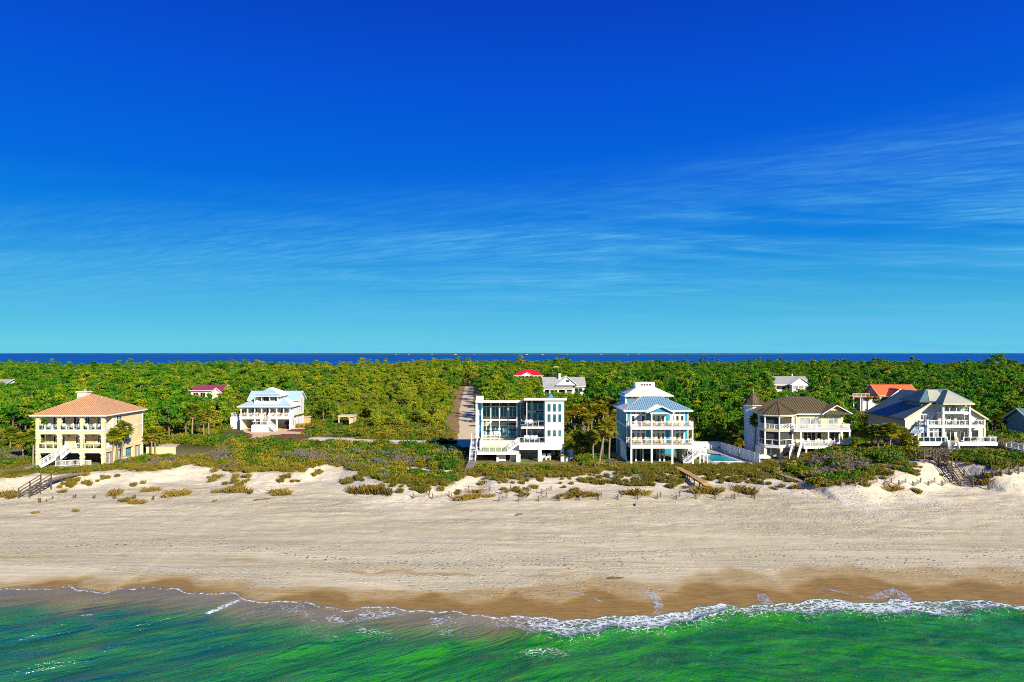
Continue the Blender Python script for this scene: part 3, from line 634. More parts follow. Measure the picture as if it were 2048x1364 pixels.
patch('courtyard', [(288, 899), (300, 886), (340, 882), (366, 883), (350, 894), (330, 905), (300, 912)], 'tan_paver', 0.08, 2.5)
EXCL += [(-70, -58, 172, 188)]
EXCL += [(-69.5, -54, 163, 190), (-77.5, -71, 138, 153)]
# ================================================================== HOUSE KIT
def window(root, face, pos, a0, a1, z0, z1, nx=1, nz=1, fm='white', gm='glass', fw=0.09, name='window', proud=0.06):
    """frame with real panes set back in it; face F looks to the sea (-y), R to +x, L to -x"""
    a0, a1 = min(a0, a1), max(a0, a1); z0, z1 = min(z0, z1), max(z0, z1)
    sgn = {'F': -1, 'R': 1, 'L': -1}[face]
    def bx(b, p0, p1, q0, q1, d0, d1):
        lo, hi = sorted((pos+sgn*d0, pos+sgn*d1))
        if face == 'F': b.box(p0, p1, lo, hi, q0, q1)
        else: b.box(lo, hi, p0, p1, q0, q1)
    b = MB()
    bx(b, a0, a0+fw, z0, z1, 0, proud); bx(b, a1-fw, a1, z0, z1, 0, proud); bx(b, a0+fw, a1-fw, z0, z0+fw, 0, proud+0.01); bx(b, a0+fw, a1-fw, z1-fw, z1, 0, proud+0.01)
    W = (a1-a0-2*fw); H = (z1-z0-2*fw); m = fw*0.7
    for i in range(1, nx): c = a0+fw+W*i/nx; bx(b, c-m/2, c+m/2, z0+fw, z1-fw, 0, proud-0.005)
    for j in range(1, nz): c = z0+fw+H*j/nz; bx(b, a0+fw, a1-fw, c-m/2, c+m/2, 0, proud-0.008)
    w_ = b.build(name, fm, root)
    for i in range(nx):
        for j in range(nz):
            g = MB(); bx(g, a0+fw+W*i/nx+(m/2 if i else 0), a0+fw+W*(i+1)/nx-(m/2 if i < nx-1 else 0), z0+fw+H*j/nz+(m/2 if j else 0), z0+fw+H*(j+1)/nz-(m/2 if j < nz-1 else 0), 0.004, 0.02)
            g.build('pane', gm, w_)
    return w_
def railing(root, pts, h=1.05, style='glass', sp=1.4, m='white', pw=0.1, tr=0.09, gm='clear', ends=True):
    """pts: 3D polyline at floor level"""
    b = MB(); posts = []; pk = MB(); pan = MB()
    for a, c in zip(pts[:-1], pts[1:]):
        a, c = Vector(a), Vector(c); L = (c-a).length; n = max(1, round(L/sp)); up = Vector((0, 0, h))
        b.bar(a+up, c+up, tr*1.4, tr); 
        if style != 'open': b.bar(a+Vector((0, 0, 0.12)), c+Vector((0, 0, 0.12)), tr, tr*0.8)
        for k in range(n+1): posts.append(a+(c-a)*k/n)
        d = (c-a).normalized()
        if style == 'picket':
            q = max(1, int(L/0.17))
            for k in range(1, q): p = a+(c-a)*k/q; pk.bar(p+Vector((0, 0, 0.12)), p+Vector((0, 0, h-0.03)), 0.05, 0.05)
        elif style == 'cable':
            for zz in (0.3, 0.5, 0.7, 0.88): pk.bar(a+Vector((0, 0, zz)), c+Vector((0, 0, zz)), 0.03, 0.03)
        elif style == 'cross':
            for k in range(n):
                p = a+(c-a)*k/n; q = a+(c-a)*(k+1)/n
                pk.bar(p+Vector((0, 0, 0.15)), q+Vector((0, 0, h-0.05)), 0.05, 0.05); pk.bar(q+Vector((0, 0, 0.15)), p+Vector((0, 0, h-0.05)), 0.05, 0.05)
                for j in (0.33, 0.66): e = p+(q-p)*j; pk.bar(e+Vector((0, 0, 0.12)), e+Vector((0, 0, h-0.03)), 0.04, 0.04)
        elif style == 'glass':
            for k in range(n):
                p = a+(c-a)*((k+0.06)/n); q = a+(c-a)*((k+0.94)/n); pan.bar(p+Vector((0, 0, h*0.55)), q+Vector((0, 0, h*0.55)), 0.02, h*0.7)
        elif style == 'solid': pan.bar(a+Vector((0, 0, h*0.52)), c+Vector((0, 0, h*0.52)), 0.06, h*0.86)
    r = b.build('railing', m, root)
    for p in posts: MB().box(p.x-pw/2, p.x+pw/2, p.y-pw/2, p.y+pw/2, p.z, p.z+h+0.06).build('post', m, r)
    if pk.f: pk.build('balusters', m, r, kind='stuff')
    if pan.f: pan.build('panel', gm if style == 'glass' else m, r)
    return r
def clip_line(poly, o):
    """poly: list of (e, s); the span of s at e == o"""
    hit = []
    for (e0, s0), (e1, s1) in zip(poly, poly[1:]+poly[:1]):
        if (e0-o)*(e1-o) < 0: hit.append(s0+(s1-s0)*(o-e0)/(e1-e0))
    return (min(hit), max(hit)) if len(hit) >= 2 else None
def seams(roof, planes, spacing, m, w_=0.05, h=0.07):
    b = MB()
    for pl in planes:
        pl = [Vector(p) for p in pl]; nrm = (pl[1]-pl[0]).cross(pl[2]-pl[0]).normalized()
        if nrm.z < 0: nrm = -nrm
        if nrm.z > 0.985: continue
        e = Vector((0, 0, 1)).cross(nrm).normalized(); s = nrm.cross(e).normalized(); o = pl[0]
        q = [((p-o).dot(e), (p-o).dot(s)) for p in pl]; lo = min(a for a, _ in q); hi = max(a for a, _ in q); k = lo+spacing*0.5
        while k < hi:
            c = clip_line(q, k)
            if c and c[1]-c[0] > 0.3: b.bar(o+e*k+s*c[0]+nrm*h*0.5, o+e*k+s*c[1]+nrm*h*0.5, w_, h, nrm)
            k += spacing
    if b.f: b.build('standing_seams', m, roof, kind='stuff')
def tile_attr(o):
    me = o.data; a = me.attributes.new('tile', 'FLOAT_VECTOR', 'CORNER')
    for p in me.polygons:
        n = p.normal; e = Vector((0, 0, 1)).cross(n)
        e = e.normalized() if e.length > 1e-3 else Vector((1, 0, 0)); s = n.cross(e)
        for li in p.loop_indices: c = me.vertices[me.loops[li].vertex_index].co; a.data[li].vector = (c.dot(e), c.dot(s), 0)
def roof_hip(root, m, x0, x1, y0, y1, ze, zr, rx0, rx1, ry0, ry1, th=0.22, fascia='white', rib=None, sp=0.5, name='roof', tiles=False):
    A, B, D, E = (x0, y0, ze), (x1, y0, ze), (x1, y1, ze), (x0, y1, ze)
    a, b_, d, e = (rx0, ry0, zr), (rx1, ry0, zr), (rx1, ry1, zr), (rx0, ry1, zr)
    def uniq(p):
        r = []
        for q in p:
            if q not in r: r.append(q)
        return r
    planes = [uniq(p) for p in ([A, B, b_, a], [B, D, d, b_], [D, E, e, d], [E, A, a, e])]
    planes = [p for p in planes if len(p) > 2]
    b = MB()
    for p in planes: b.poly(p)
    if rx1 > rx0 and ry1 > ry0: b.poly([a, b_, d, e])
    b.poly([(x0, y0, ze-0.02), (x0, y1, ze-0.02), (x1, y1, ze-0.02), (x1, y0, ze-0.02)])
    r = b.build(name, m, root)
    if tiles: tile_attr(r)
    if rib: seams(r, planes, sp, rib)
    f = 0.1
    fb = MB().box(x0-0.02, x1+0.02, y0-0.03, y0+f, ze-th, ze+0.015).box(x0-0.02, x1+0.02, y1-f, y1+0.03, ze-th, ze+0.015).box(x0-0.03, x0+f, y0+f, y1-f, ze-th, ze+0.012).box(x1-f, x1+0.03, y0+f, y1-f, ze-th, ze+0.012)
    fb.build('fascia', fascia, r)
    return r
def roof_planes(root, m, planes, th=0.2, rib=None, sp=0.5, name='roof', fascia=None):
    b = MB()
    for p in planes: b.extr([tuple(q) for q in p], (0, 0, -th))
    r = b.build(name, m, root)
    if rib: seams(r, planes, sp, rib)
    if fascia:
        fb = MB()
        for p in planes:
            for q, s in zip(p, p[1:]+p[:1]): fb.bar(Vector(q)-Vector((0, 0, th*0.5)), Vector(s)-Vector((0, 0, th*0.5)), 0.08, th*1.25)
        fb.build('fascia', fascia, r)
    return r
def columns(root, pts, z0, z1, w_=0.3, m='white', cap=0.0, name='column'):
    for x, y in pts:
        b = MB().box(x-w_/2, x+w_/2, y-w_/2, y+w_/2, z0, z1)
        if cap: b.box(x-w_/2-cap, x+w_/2+cap, y-w_/2-cap, y+w_/2+cap, z0, z0+cap*2).box(x-w_/2-cap, x+w_/2+cap, y-w_/2-cap, y+w_/2+cap, z1-cap*2, z1-0.004)
        b.build(name, m, root)
def stair(root, p0, p1, wd, n=None, m='wood_grey', sm='white', rail=True, style='picket', rm='white', h=1.0):
    """straight flight from foot p0 to head p1 (3D), width wd; steps, stringers and handrails are its own parts"""
    p0, p1 = Vector(p0), Vector(p1); d = p1-p0; run = Vector((d.x, d.y, 0)); rd = run.normalized(); sd = Vector((-rd.y, rd.x, 0))
    n = n or max(3, round(abs(d.z)/0.19))
    sb = MB()
    for s in (-1, 1): sb.bar(p0+sd*s*wd/2-Vector((0, 0, 0.05)), p1+sd*s*wd/2-Vector((0, 0, 0.05)), 0.09, 0.3)
    st = sb.build('stairs', sm, root)
    tr = run.length/n
    for k in range(n):
        c = p0+d*((k+0.5)/n); c.z = p0.z+d.z*(k+1)/n
        b = MB(); b.bar(c-rd*tr*0.52, c+rd*tr*0.52, wd, 0.05); b.build('step', m, st)
    if rail:
        for s in (-1, 1):
            q = MB(); a0 = p0+sd*s*wd/2; a1 = p1+sd*s*wd/2; up = Vector((0, 0, h))
            q.bar(a0+up, a1+up, 0.12, 0.12); q.bar(a0+up*0.25, a1+up*0.25, 0.07, 0.07)
            k = max(2, int(d.length/1.5))
            for j in range(k+1): e = a0+(a1-a0)*j/k; q.box(e.x-0.06, e.x+0.06, e.y-0.06, e.y+0.06, e.z-0.1, e.z+h+0.05)
            if style == 'picket':
                k = int(d.length/0.22)
                for j in range(k): e = a0+(a1-a0)*j/k; q.box(e.x-0.025, e.x+0.025, e.y-0.025, e.y+0.025, e.z+0.2, e.z+h)
            elif style == 'solid': q.extr([a0+up*0.15, a1+up*0.15, a1+up*0.95, a0+up*0.95], sd*0.04)
            elif style == 'cable':
                for zz in (0.4, 0.6, 0.8): q.bar(a0+up*zz, a1+up*zz, 0.035, 0.035)
            q.build('handrail', rm, st)
    return st
def spandrel(root, x, y, z, r, dirx, th, m='white'):
    """quarter-arch bracket in the corner under a beam"""
    pts = [(x, y, z), (x+dirx*r, y, z)]
    for k in range(1, 7): a = math.pi/2*k/7; pts.append((x+dirx*(r-r*math.sin(a)), y, z-r+r*math.cos(a)))
    pts.append((x, y, z-r))
    MB().extr(pts, (0, th, 0)).build('arch_bracket', m, root)
# ---- chairs and loungers for the decks
def chair_proto():
    r = bpy.data.objects.new('deck_chair', None); C.objects.link(r)
    def ad(b, n, m): return b.build(n, m, r)
    ad(MB().box(-0.3, 0.3, -0.3, 0.3, 0.36, 0.42), 'seat', 'white')
    b = MB()
    for k in range(5): x = -0.27+k*0.135; b.extr([(x-0.055, 0.27, 0.40), (x+0.055, 0.27, 0.40), (x+0.055, 0.5, 1.12-0.03*abs(k-2)), (x-0.055, 0.5, 1.12-0.03*abs(k-2))], (0, 0.04, 0.0))
    ad(b, 'backrest', 'white')
    for sx_ in (-1, 1):
        for sy_ in (-1, 1): ad(MB().box(sx_*0.31-0.04, sx_*0.31+0.04, sy_*0.27-0.04, sy_*0.27+0.04, 0, 0.58 if sy_ < 0 else 0.5), 'leg', 'white')
        ad(MB().box(sx_*0.33-0.07, sx_*0.33+0.07, -0.36, 0.36, 0.58, 0.62), 'armrest', 'white')
    return r
CHAIR = chair_proto(); CH_USED = [False]; CH_MESH = {}
def chair(x, y, z, rz, label, m='white', s=1.0, group='chairs on the decks and balconies'):
    if not CH_USED[0]: o = CHAIR; CH_USED[0] = True
    else: o = copy_tree(CHAIR)
    o.location = (x, y, z); o.rotation_euler = (0, 0, rz); o.scale = (s, s, s); tag(o, label, 'chair', group)
    for ch in o.children:
        if m == 'white' and o is CHAIR: CH_MESH[('white', ch.data.name)] = ch.data
        if m != 'white':
            key = (m, ch.data.name)
            if key not in CH_MESH: d = ch.data.copy(); d.materials[0] = MATS[m]; CH_MESH[key] = d
            ch.data = CH_MESH[key]
    return o
def chair_row(items, z, where, kind, m='white', face=0.0, s=1.0):
    for i, (x, y) in enumerate(items): chair(x, y, z, face+random.uniform(-0.35, 0.35), '%s on %s, %s from the left' % (kind, where, ordn(i)), m, s)
def table(x, y, z, label, m='white', w_=1.3, d=0.8):
    r = thing('deck_table', (x, y, z), label, 'table', 'tables on the decks')
    part(r, 'table_top', m, (x-w_/2, x+w_/2, y-d/2, y+d/2, z+0.70, z+0.75))
    for a in (-1, 1):
        for c in (-1, 1): part(r, 'leg', m, (x+a*(w_/2-0.08)-0.03, x+a*(w_/2-0.08)+0.03, y+c*(d/2-0.08)-0.03, y+c*(d/2-0.08)+0.03, z, z+0.70))
    return r
# ================================================================== yellow stucco house (far left)
def house_a():
    z = Zm(40, 770, 7.578); x0, x1, yF, yW, yB, z0 = -87.0, -74.4, 124.6, 127.2, 137.6, 2.5
    s1b, s1t, s2b, s2t, ze = 4.75, 5.45, 8.2, 8.85, 11.6
    r = thing('beach_house', ((x0+x1)/2, (yF+yB)/2, z0), 'yellow stucco beach house with terracotta hip roof and arched two-storey porches', 'house')
    part(r, 'wall', 'yellow', (x0+0.25, x1-0.05, yW, yB, s1t+0.003, ze-0.1))
    part(r, 'ground_wall', 'lattice_brown', (x0+0.5, x1-0.6, yW+2.2, yB-0.3, z0-0.5, s1b))
    for (a, b) in ((s1b, s1t), (s2b, s2t)):
        f = part(r, 'floor_band', 'yellow', (x0, x1, yF+0.03, yB+0.02, a, b))
        part(f, 'trim', 'white', (x0-0.06, x1+0.06, yF-0.04, yF+0.1, b-0.13, b+0.03), (x0-0.06, x1+0.06, yF-0.04, yF+0.1, a-0.02, a+0.1), (x1-0.02, x1+0.06, yF+0.12, yB+0.04, b-0.13, b+0.03))
    part(r, 'eave_beam', 'white', (x0, x1, yF, yF+0.35, ze-0.3, ze), (x1-0.3, x1, yF+0.36, yW, ze-0.3, ze), (x0, x0+0.3, yF+0.36, yW, ze-0.3, ze))
    px = [x0+0.32, x0+4.25, x0+8.4, x1-0.32]
    for (a, b) in ((z0-0.6, s1b), (s1t, s2b), (s2t, ze-0.3)):
        for i, x in enumerate(px):
            MB().box(x-0.3, x+0.3, yF, yF+0.55, a, b-0.003).build('column', 'yellow', r)
            part(r, 'column_cap', 'white', (x-0.36, x+0.36, yF-0.05, yF+0.6, b-0.9, b-0.72))
            if i > 0: spandrel(r, x-0.3, yF+0.05, b-0.004, 0.6, -1, 0.4, 'white')
            if i < 3: spandrel(r, x+0.3, yF+0.05, b-0.004, 0.6, 1, 0.4, 'white')
    railing(r, [(x0+0.4, yF+0.1, s2t), (x1-0.4, yF+0.1, s2t)], 1.0, 'glass', 1.38, pw=0.16)
    railing(r, [(x0+0.4, yF+0.1, s1t), (x0+4.7, yF+0.1, s1t)], 1.0, 'glass', 1.38, pw=0.16)
    railing(r, [(x0+7.4, yF+0.1, s1t), (x1-0.4, yF+0.1, s1t)], 1.0, 'glass', 1.38, pw=0.16)
    for zz in (s1t, s2t):
        railing(r, [(x0+0.12, yF+0.6, zz), (x0+0.12, yW, zz)], 1.0, 'glass', 1.3)
        railing(r, [(x1-0.12, yF+0.6, zz), (x1-0.12, yW, zz)], 1.0, 'solid', 1.3)
    # doors and windows of the porch walls
    for a, b, n in ((500, 552, 1), (622, 698, 1), (808, 912, 2), (945, 1066, 3), (1168, 1222, 1)): window(r, 'F', yW, z.X(a, yW), z.X(b, yW), s2t+0.05, s2t+2.35, n, 1, fw=0.12, name='porch_door')
    for a, b in ((500, 552), (632, 692), (838, 892), (958, 1022), (1168, 1222)): window(r, 'F', yW, z.X(a, yW), z.X(b, yW), s1t+0.05, s1t+2.2, 1, 1, fw=0.14, name='porch_door')
    for a in (z.X(455, yW), z.X(745, yW), z.X(1115, yW)):
        for zz in (s1t+2.0, s2t+2.1): part(r, 'wall_lamp', 'wood_dark', (a-0.08, a+0.08, yW-0.18, yW, zz, zz+0.3))
    window(r, 'R', x1-0.05, 128.3, 130.2, s2t+0.15, s2t+2.35, 3, 3, fw=0.12)
    window(r, 'R', x1-0.05, 133.0, 133.6, s1t+0.7, s1t+2.2, 1, 1, fw=0.1)
    window(r, 'R', x1-0.05, 131.2, 132.0, s1t+0.5, s1t+2.2, 1, 1, fw=0.1)
    parts(r, 'corner_trim', 'white', (x1-0.12, x1+0.02, yB-0.2, yB+0.05, z0-0.3, ze-0.1), (x1-0.12, x1+0.02, yW-0.05, yW+0.2, s1t, ze-0.1))
    # ground storey on the right side: pillars, arches and louvred gates
    yy = [124.9, 128.0, 131.2, 134.4, 137.3]
    for k, y in enumerate(yy[1:]): part(r, 'column', 'yellow', (x1-0.5, x1-0.02, y-0.3, y+0.3, z0-0.6, s1b))
    for k in range(4):
        if k == 2: part(r, 'side_door', 'glass_blue', (x1-0.4, x1-0.3, yy[k]+1.2, yy[k]+2.2, z0, s1b-0.4)); continue
        g = part(r, 'louvre_gate', 'lattice_grey', (x1-0.35, x1-0.25, yy[k]+0.32, yy[k+1]-0.32, z0-0.3, s1b-0.25))
        part(g, 'gate_post', 'white', (x1-0.24, x1-0.18, (yy[k]+yy[k+1])/2-0.06, (yy[k]+yy[k+1])/2+0.06, z0-0.3, s1b-0.3))
    roof_hip(r, 'terracotta', x0-0.65, x1+0.65, yF-0.65, yB+0.65, ze+0.1, 15.1, -80.75, -80.65, 130.5, 131.8, tiles=True)
    rc = part(r, 'chimney', 'cream_plain', (-85.0, -83.2, 133.4, 134.8, 12.0, 15.3), (-85.2, -83.0, 133.2, 135.0, 15.3, 15.5))
    MB().tube([(-83.9, 134.1, 15.5), (-83.9, 134.1, 15.9)], [0.22, 0.22], 10).build('chimney_cowl', 'metal_grey', rc)
    for x, y in ((-81.9, 129.2), (-78.9, 131.2)): MB().tube([(x, y, 14.1), (x, y, 14.75)], [0.16, 0.18], 8).build('roof_vent', 'metal_grey', r)
    # front stairs, in two flights
    stair(r, (-84.3, 121.9, z0+0.25), (-82.6, 123.3, 4.0), 1.9, m='wood_grey', style='picket')
    part(r, 'stair_landing', 'wood_grey', (-83.8, -81.2, 122.6, 124.5, 3.85, 3.98))
    stair(r, (-81.9, 123.2, 4.0), (-80.9, yF, s1t), 1.9, m='wood_grey', style='picket')
    dk = thing('front_deck', (-81, 122.5, z0), 'grey timber deck at the foot of the yellow house stairs', 'deck')
    part(dk, 'deck_boards', 'wood_grey', (-86.6, -76.0, 120.9, 124.4, 2.52, 2.66))
    part(dk, 'deck_edge', 'beige', (-84.2, -79.6, 120.6, 120.9, 2.2, 2.5))
    for x in (-84.0, -79.8): part(dk, 'post', 'white', (x-0.1, x+0.1, 120.45, 120.6, 2.1, 2.75))
    railing(dk, [(-81.7, 122.2, 2.66), (-79.0, 123.4, 2.66), (-78.0, 123.4, 2.66)], 1.0, 'picket', 1.3)
    railing(dk, [(-77.4, 122.4, 2.66), (-75.9, 123.0, 2.66)], 1.0, 'picket', 1.3)
    cs = z.X
    chair_row([(cs(a, 125.8), 125.9) for a in (410, 530, 640, 755, 880, 975, 1095, 1190)], s2t+0.02, 'the upper porch of the yellow house', 'white slatted chair')
    chair_row([(cs(a, 125.9), 125.9) for a in (420, 520, 990, 1090, 1190)], s1t+0.02, 'the lower porch of the yellow house', 'wooden slatted chair', 'chair_wood')
    ac = thing('utility_box', (-73.2, 129.5, 2.5), 'white utility cabinet beside the yellow house gates', 'cabinet'); part(ac, 'casing', 'white', (-73.7, -72.8, 129.0, 130.0, 2.4, 3.4)); part(ac, 'lid', 'metal_grey', (-73.75, -72.75, 128.95, 130.05, 3.4, 3.46))
    wl = thing('garden_wall', (-71, 138.5, 2.4), 'low pale yellow garden wall beside the yellow house palms', 'wall'); part(wl, 'wall_body', 'pale_yellow', (-74.1, -68.2, 138.2, 138.5, 2.2, 3.9)); part(wl, 'coping', 'white', (-74.1, -68.1, 138.12, 138.58, 3.9, 4.0))
house_a()
# ================================================================== white house, pale blue metal roofs
def house_b():
    z = Zm(450, 765, 11.367); yF, yW, z0 = 186.0, 188.6, 2.2; x0, x1 = z.X(345, yF), z.X(1490, yF)
    db, dt = 4.95, 5.6; ze = 8.45
    r = thing('beach_house', ((x0+x1)/2, 192, z0), 'white two-storey house with pale blue metal roofs behind a tan driveway', 'house')
    part(r, 'wall', 'white_siding', (x0+0.1, x1-0.05, yW, 198.2, dt, 8.6))
    part(r, 'rear_wall', 'white_siding', (x0-0.05, x1, 192.2, 198.3, 8.6, 9.9))
    part(r, 'deck_slab', 'white', (x0-0.05, x1+0.05, yF, yW+0.4, db, dt))
    part(r, 'ground_wall', 'white_siding', (x0, x0+0.3, yF+0.8, 198, z0-0.4, db), (x1-0.35, x1-0.02, yF+0.6, 198.1, z0-0.4, db), (x0+0.3, x1-0.35, 193.4, 193.7, z0-0.4, db))
    for c in (355, 672, 1172, 1478): columns(r, [(z.X(c, yF), yF+0.22)], z0-0.4, db, 0.38)
    for c in (360, 512, 672, 832, 1012, 1172, 1332, 1478): columns(r, [(z.X(c, yF), yF+0.15)], dt, ze-0.1, 0.24)
    railing(r, [(x0+0.2, yF+0.1, dt), (z.X(800, yF), yF+0.1, dt)], 1.0, 'cable', 1.8); railing(r, [(z.X(985, yF), yF+0.1, dt), (x1-0.2, yF+0.1, dt)], 1.0, 'cable', 1.8)
    for a, b in ((430, 490), (545, 622), (735, 800), (862, 950), (1060, 1135), (1195, 1275), (1370, 1440)): window(r, 'F', yW, z.X(a, yW), z.X(b, yW), dt+0.15, dt+2.2, 1, 2, gm='glass_pale', fw=0.12)
    for a in (635, 708, 968, 1040, 1290, 1360): part(r, 'shutter', 'shutter', (z.X(a-16, yW), z.X(a+16, yW), yW-0.07, yW-0.003, dt+0.3, dt+2.2))
    for px_, py0, py1 in ((1585, 560, 650), (1645, 545, 635), (1690, 530, 610)): y = z.YS(px_, x1-0.05); window(r, 'R', x1-0.05, y-0.3, y+0.3, dt+0.8, dt+2.3, 1, 2)
    window(r, 'R', x1, 195.2, 195.9, dt+0.7, dt+2.3, 1, 2); window(r, 'R', x1, 195.2, 195.9, 8.9, 10.3, 1, 2)
    for y in (188.5, 190.4, 192.6): window(r, 'R', x1-0.02, y-0.4, y+0.4, 3.0, 4.5, 1, 2)
    # skirt roof over the porch, rear gable, dormer with a two-stage hip
    roof_hip(r, 'metal_pale', x0-0.7, x1+0.6, yF-0.6, 194, ze, 10.7, x0+3.6, x1-3.8, 190.8, 191.6, rib='rib_pale', sp=0.45)
    zr, yr = 12.2, 195.2
    roof_planes(r, 'metal_pale', [[(x0-0.35, 191.7, 9.75), (x1+0.55, 191.7, 9.75), (x1+0.55, yr, zr), (x0-0.35, yr, zr)], [(x1+0.55, 198.7, 9.75), (x0-0.35, 198.7, 9.75), (x0-0.35, yr, zr), (x1+0.55, yr, zr)]], 0.16, 'rib_pale', 0.45, fascia='white')
    for x in (x0-0.05, x1): MB().extr([(x, 192.2, 9.9), (x, 198.3, 9.9), (x, yr, zr-0.2)], (-0.1 if x > -65 else 0.1, 0, 0)).build('gable', 'white_siding', r)
    dx0, dx1 = z.X(660, 187), z.X(1215, 187)
    d = part(r, 'dormer', 'white_siding', (dx0+0.05, dx1-0.02, 188.3, 195, 8.8, 11.3))
    part(d, 'balcony_parapet', 'white_siding', (dx0, dx1, 187.0, 187.15, 8.9, 9.75), (dx0, dx0+0.15, 187.15, 188.3, 8.9, 9.75), (dx1-0.15, dx1, 187.15, 188.3, 8.9, 9.75), (dx0+0.15, dx1-0.15, 187.15, 188.3, 8.9, 9.05))
    for c in (672, 830, 1012, 1200): part(d, 'balcony_post', 'white', (z.X(c, 187)-0.12, z.X(c, 187)+0.12, 187.02, 187.26, 9.75, 11.2))
    for a, b in ((745, 800), (880, 985), (1045, 1135)): window(r, 'F', 188.3, z.X(a, 188.3), z.X(b, 188.3), 9.2, 11.0, 2 if a == 880 else 1, 1, gm='glass_pale' if a != 880 else 'glass')
    for a in (812, 862, 1000, 1035, 1148): part(r, 'shutter', 'shutter', (z.X(a-9, 188.3), z.X(a+9, 188.3), 188.23, 188.297, 9.4, 11.0))
    roof_hip(r, 'metal_blue', dx0-0.55, dx1+0.75, 186.5, 195.5, 11.3, 11.8, dx0+1.2, dx1-0.6, 188.0, 194.5, rib='rib_pale', sp=0.45)
    roof_hip(r, 'metal_pale', dx0+1.0, dx1-0.4, 187.8, 195.2, 11.82, 13.25, z.X(1020, 192), z.X(1030, 192), 191.3, 194.0, th=0.06, rib='rib_pale', sp=0.45)
    # side landing at left
    lx = z.X(170, 190); s = part(r, 'side_landing', 'white_siding', (lx, x0-0.02, 188.5, 192, z0-0.3, 5.3))
    railing(r, [(lx+0.1, 192, 5.3), (lx+0.1, 188.6, 5.3), (x0-0.1, 188.6, 5.3)], 1.0, 'cross', 1.2)
    # front stair with its slatted landing box
    bx0, bx1 = z.X(640, 182), z.X(1000, 182)
    part(r, 'stair_landing', 'white_siding', (bx0, bx1, 180.8, 183.4, z0-0.3, 3.85))
    railing(r, [(bx0+0.1, 183.3, 3.87), (bx0+0.1, 180.9, 3.87), (bx1-0.1, 180.9, 3.87)], 0.95, 'glass', 1.5)
    stair(r, ((bx0+bx1)/2+0.3, 183.4, 3.87), ((bx0+bx1)/2+0.3, yF, dt), 2.0, m='cream_plain', style='picket')
    stair(r, (bx1+1.9, 182.1, z0), (bx1, 182.1, 3.87), 1.6, m='cream_plain', style='picket')
    chair_row([(z.X(a, 187.5), 187.4) for a in (465, 600, 715, 900, 1110, 1210, 1390)], dt+0.02, 'the porch of the white blue-roofed house', 'wooden chair', 'chair_wood')
    return r
house_b()
def car():
    x, y, z0 = -62.3, 190.2, 2.2
    r = thing('parked_car', (x, y, z0), 'black off-road vehicle parked in the open garage of the white blue-roofed house', 'car')
    part(r, 'body', 'black_paint', (x-0.9, x+0.9, y-2.0, y+2.1, z0+0.45, z0+1.05), (x-0.88, x+0.88, y-2.05, y-0.7, z0+1.05, z0+1.2))
    b = MB(); lo, hi = z0+1.05, z0+1.85
    b.v = [(x-0.85, y-0.75, lo), (x+0.85, y-0.75, lo), (x+0.85, y+2.05, lo), (x-0.85, y+2.05, lo), (x-0.7, y-0.35, hi), (x+0.7, y-0.35, hi), (x+0.7, y+2.0, hi), (x-0.7, y+2.0, hi)]
    b.f = [(0, 1, 5, 4), (1, 2, 6, 5), (2, 3, 7, 6), (3, 0, 4, 7), (4, 5, 6, 7)]; b.build('cabin', 'black_paint', r)
    MB().extr([(x-0.72, y-0.74, lo+0.08), (x+0.72, y-0.74, lo+0.08), (x+0.62, y-0.42, hi-0.1), (x-0.62, y-0.42, hi-0.1)], (0, -0.03, 0.01)).build('windscreen', 'glass', r)
    part(r, 'bumper', 'rubber', (x-0.88, x+0.88, y-2.2, y-2.0, z0+0.45, z0+0.65)); part(r, 'grille', 'rubber', (x-0.5, x+0.5, y-2.08, y-2.05, z0+0.72, z0+1.1))
    for s in (-1, 1):
        MB().tube([(x+s*0.68, y-2.02, z0+0.92), (x+s*0.68, y-2.1, z0+0.92)], [0.12, 0.12], 12).build('headlight', 'chrome', r)
        for yy in (-1.35, 1.35): MB().tube([(x+s*0.72, y+yy, z0+0.4), (x+s*0.95, y+yy, z0+0.4)], [0.4, 0.4], 14).build('wheel', 'rubber', r)
car()
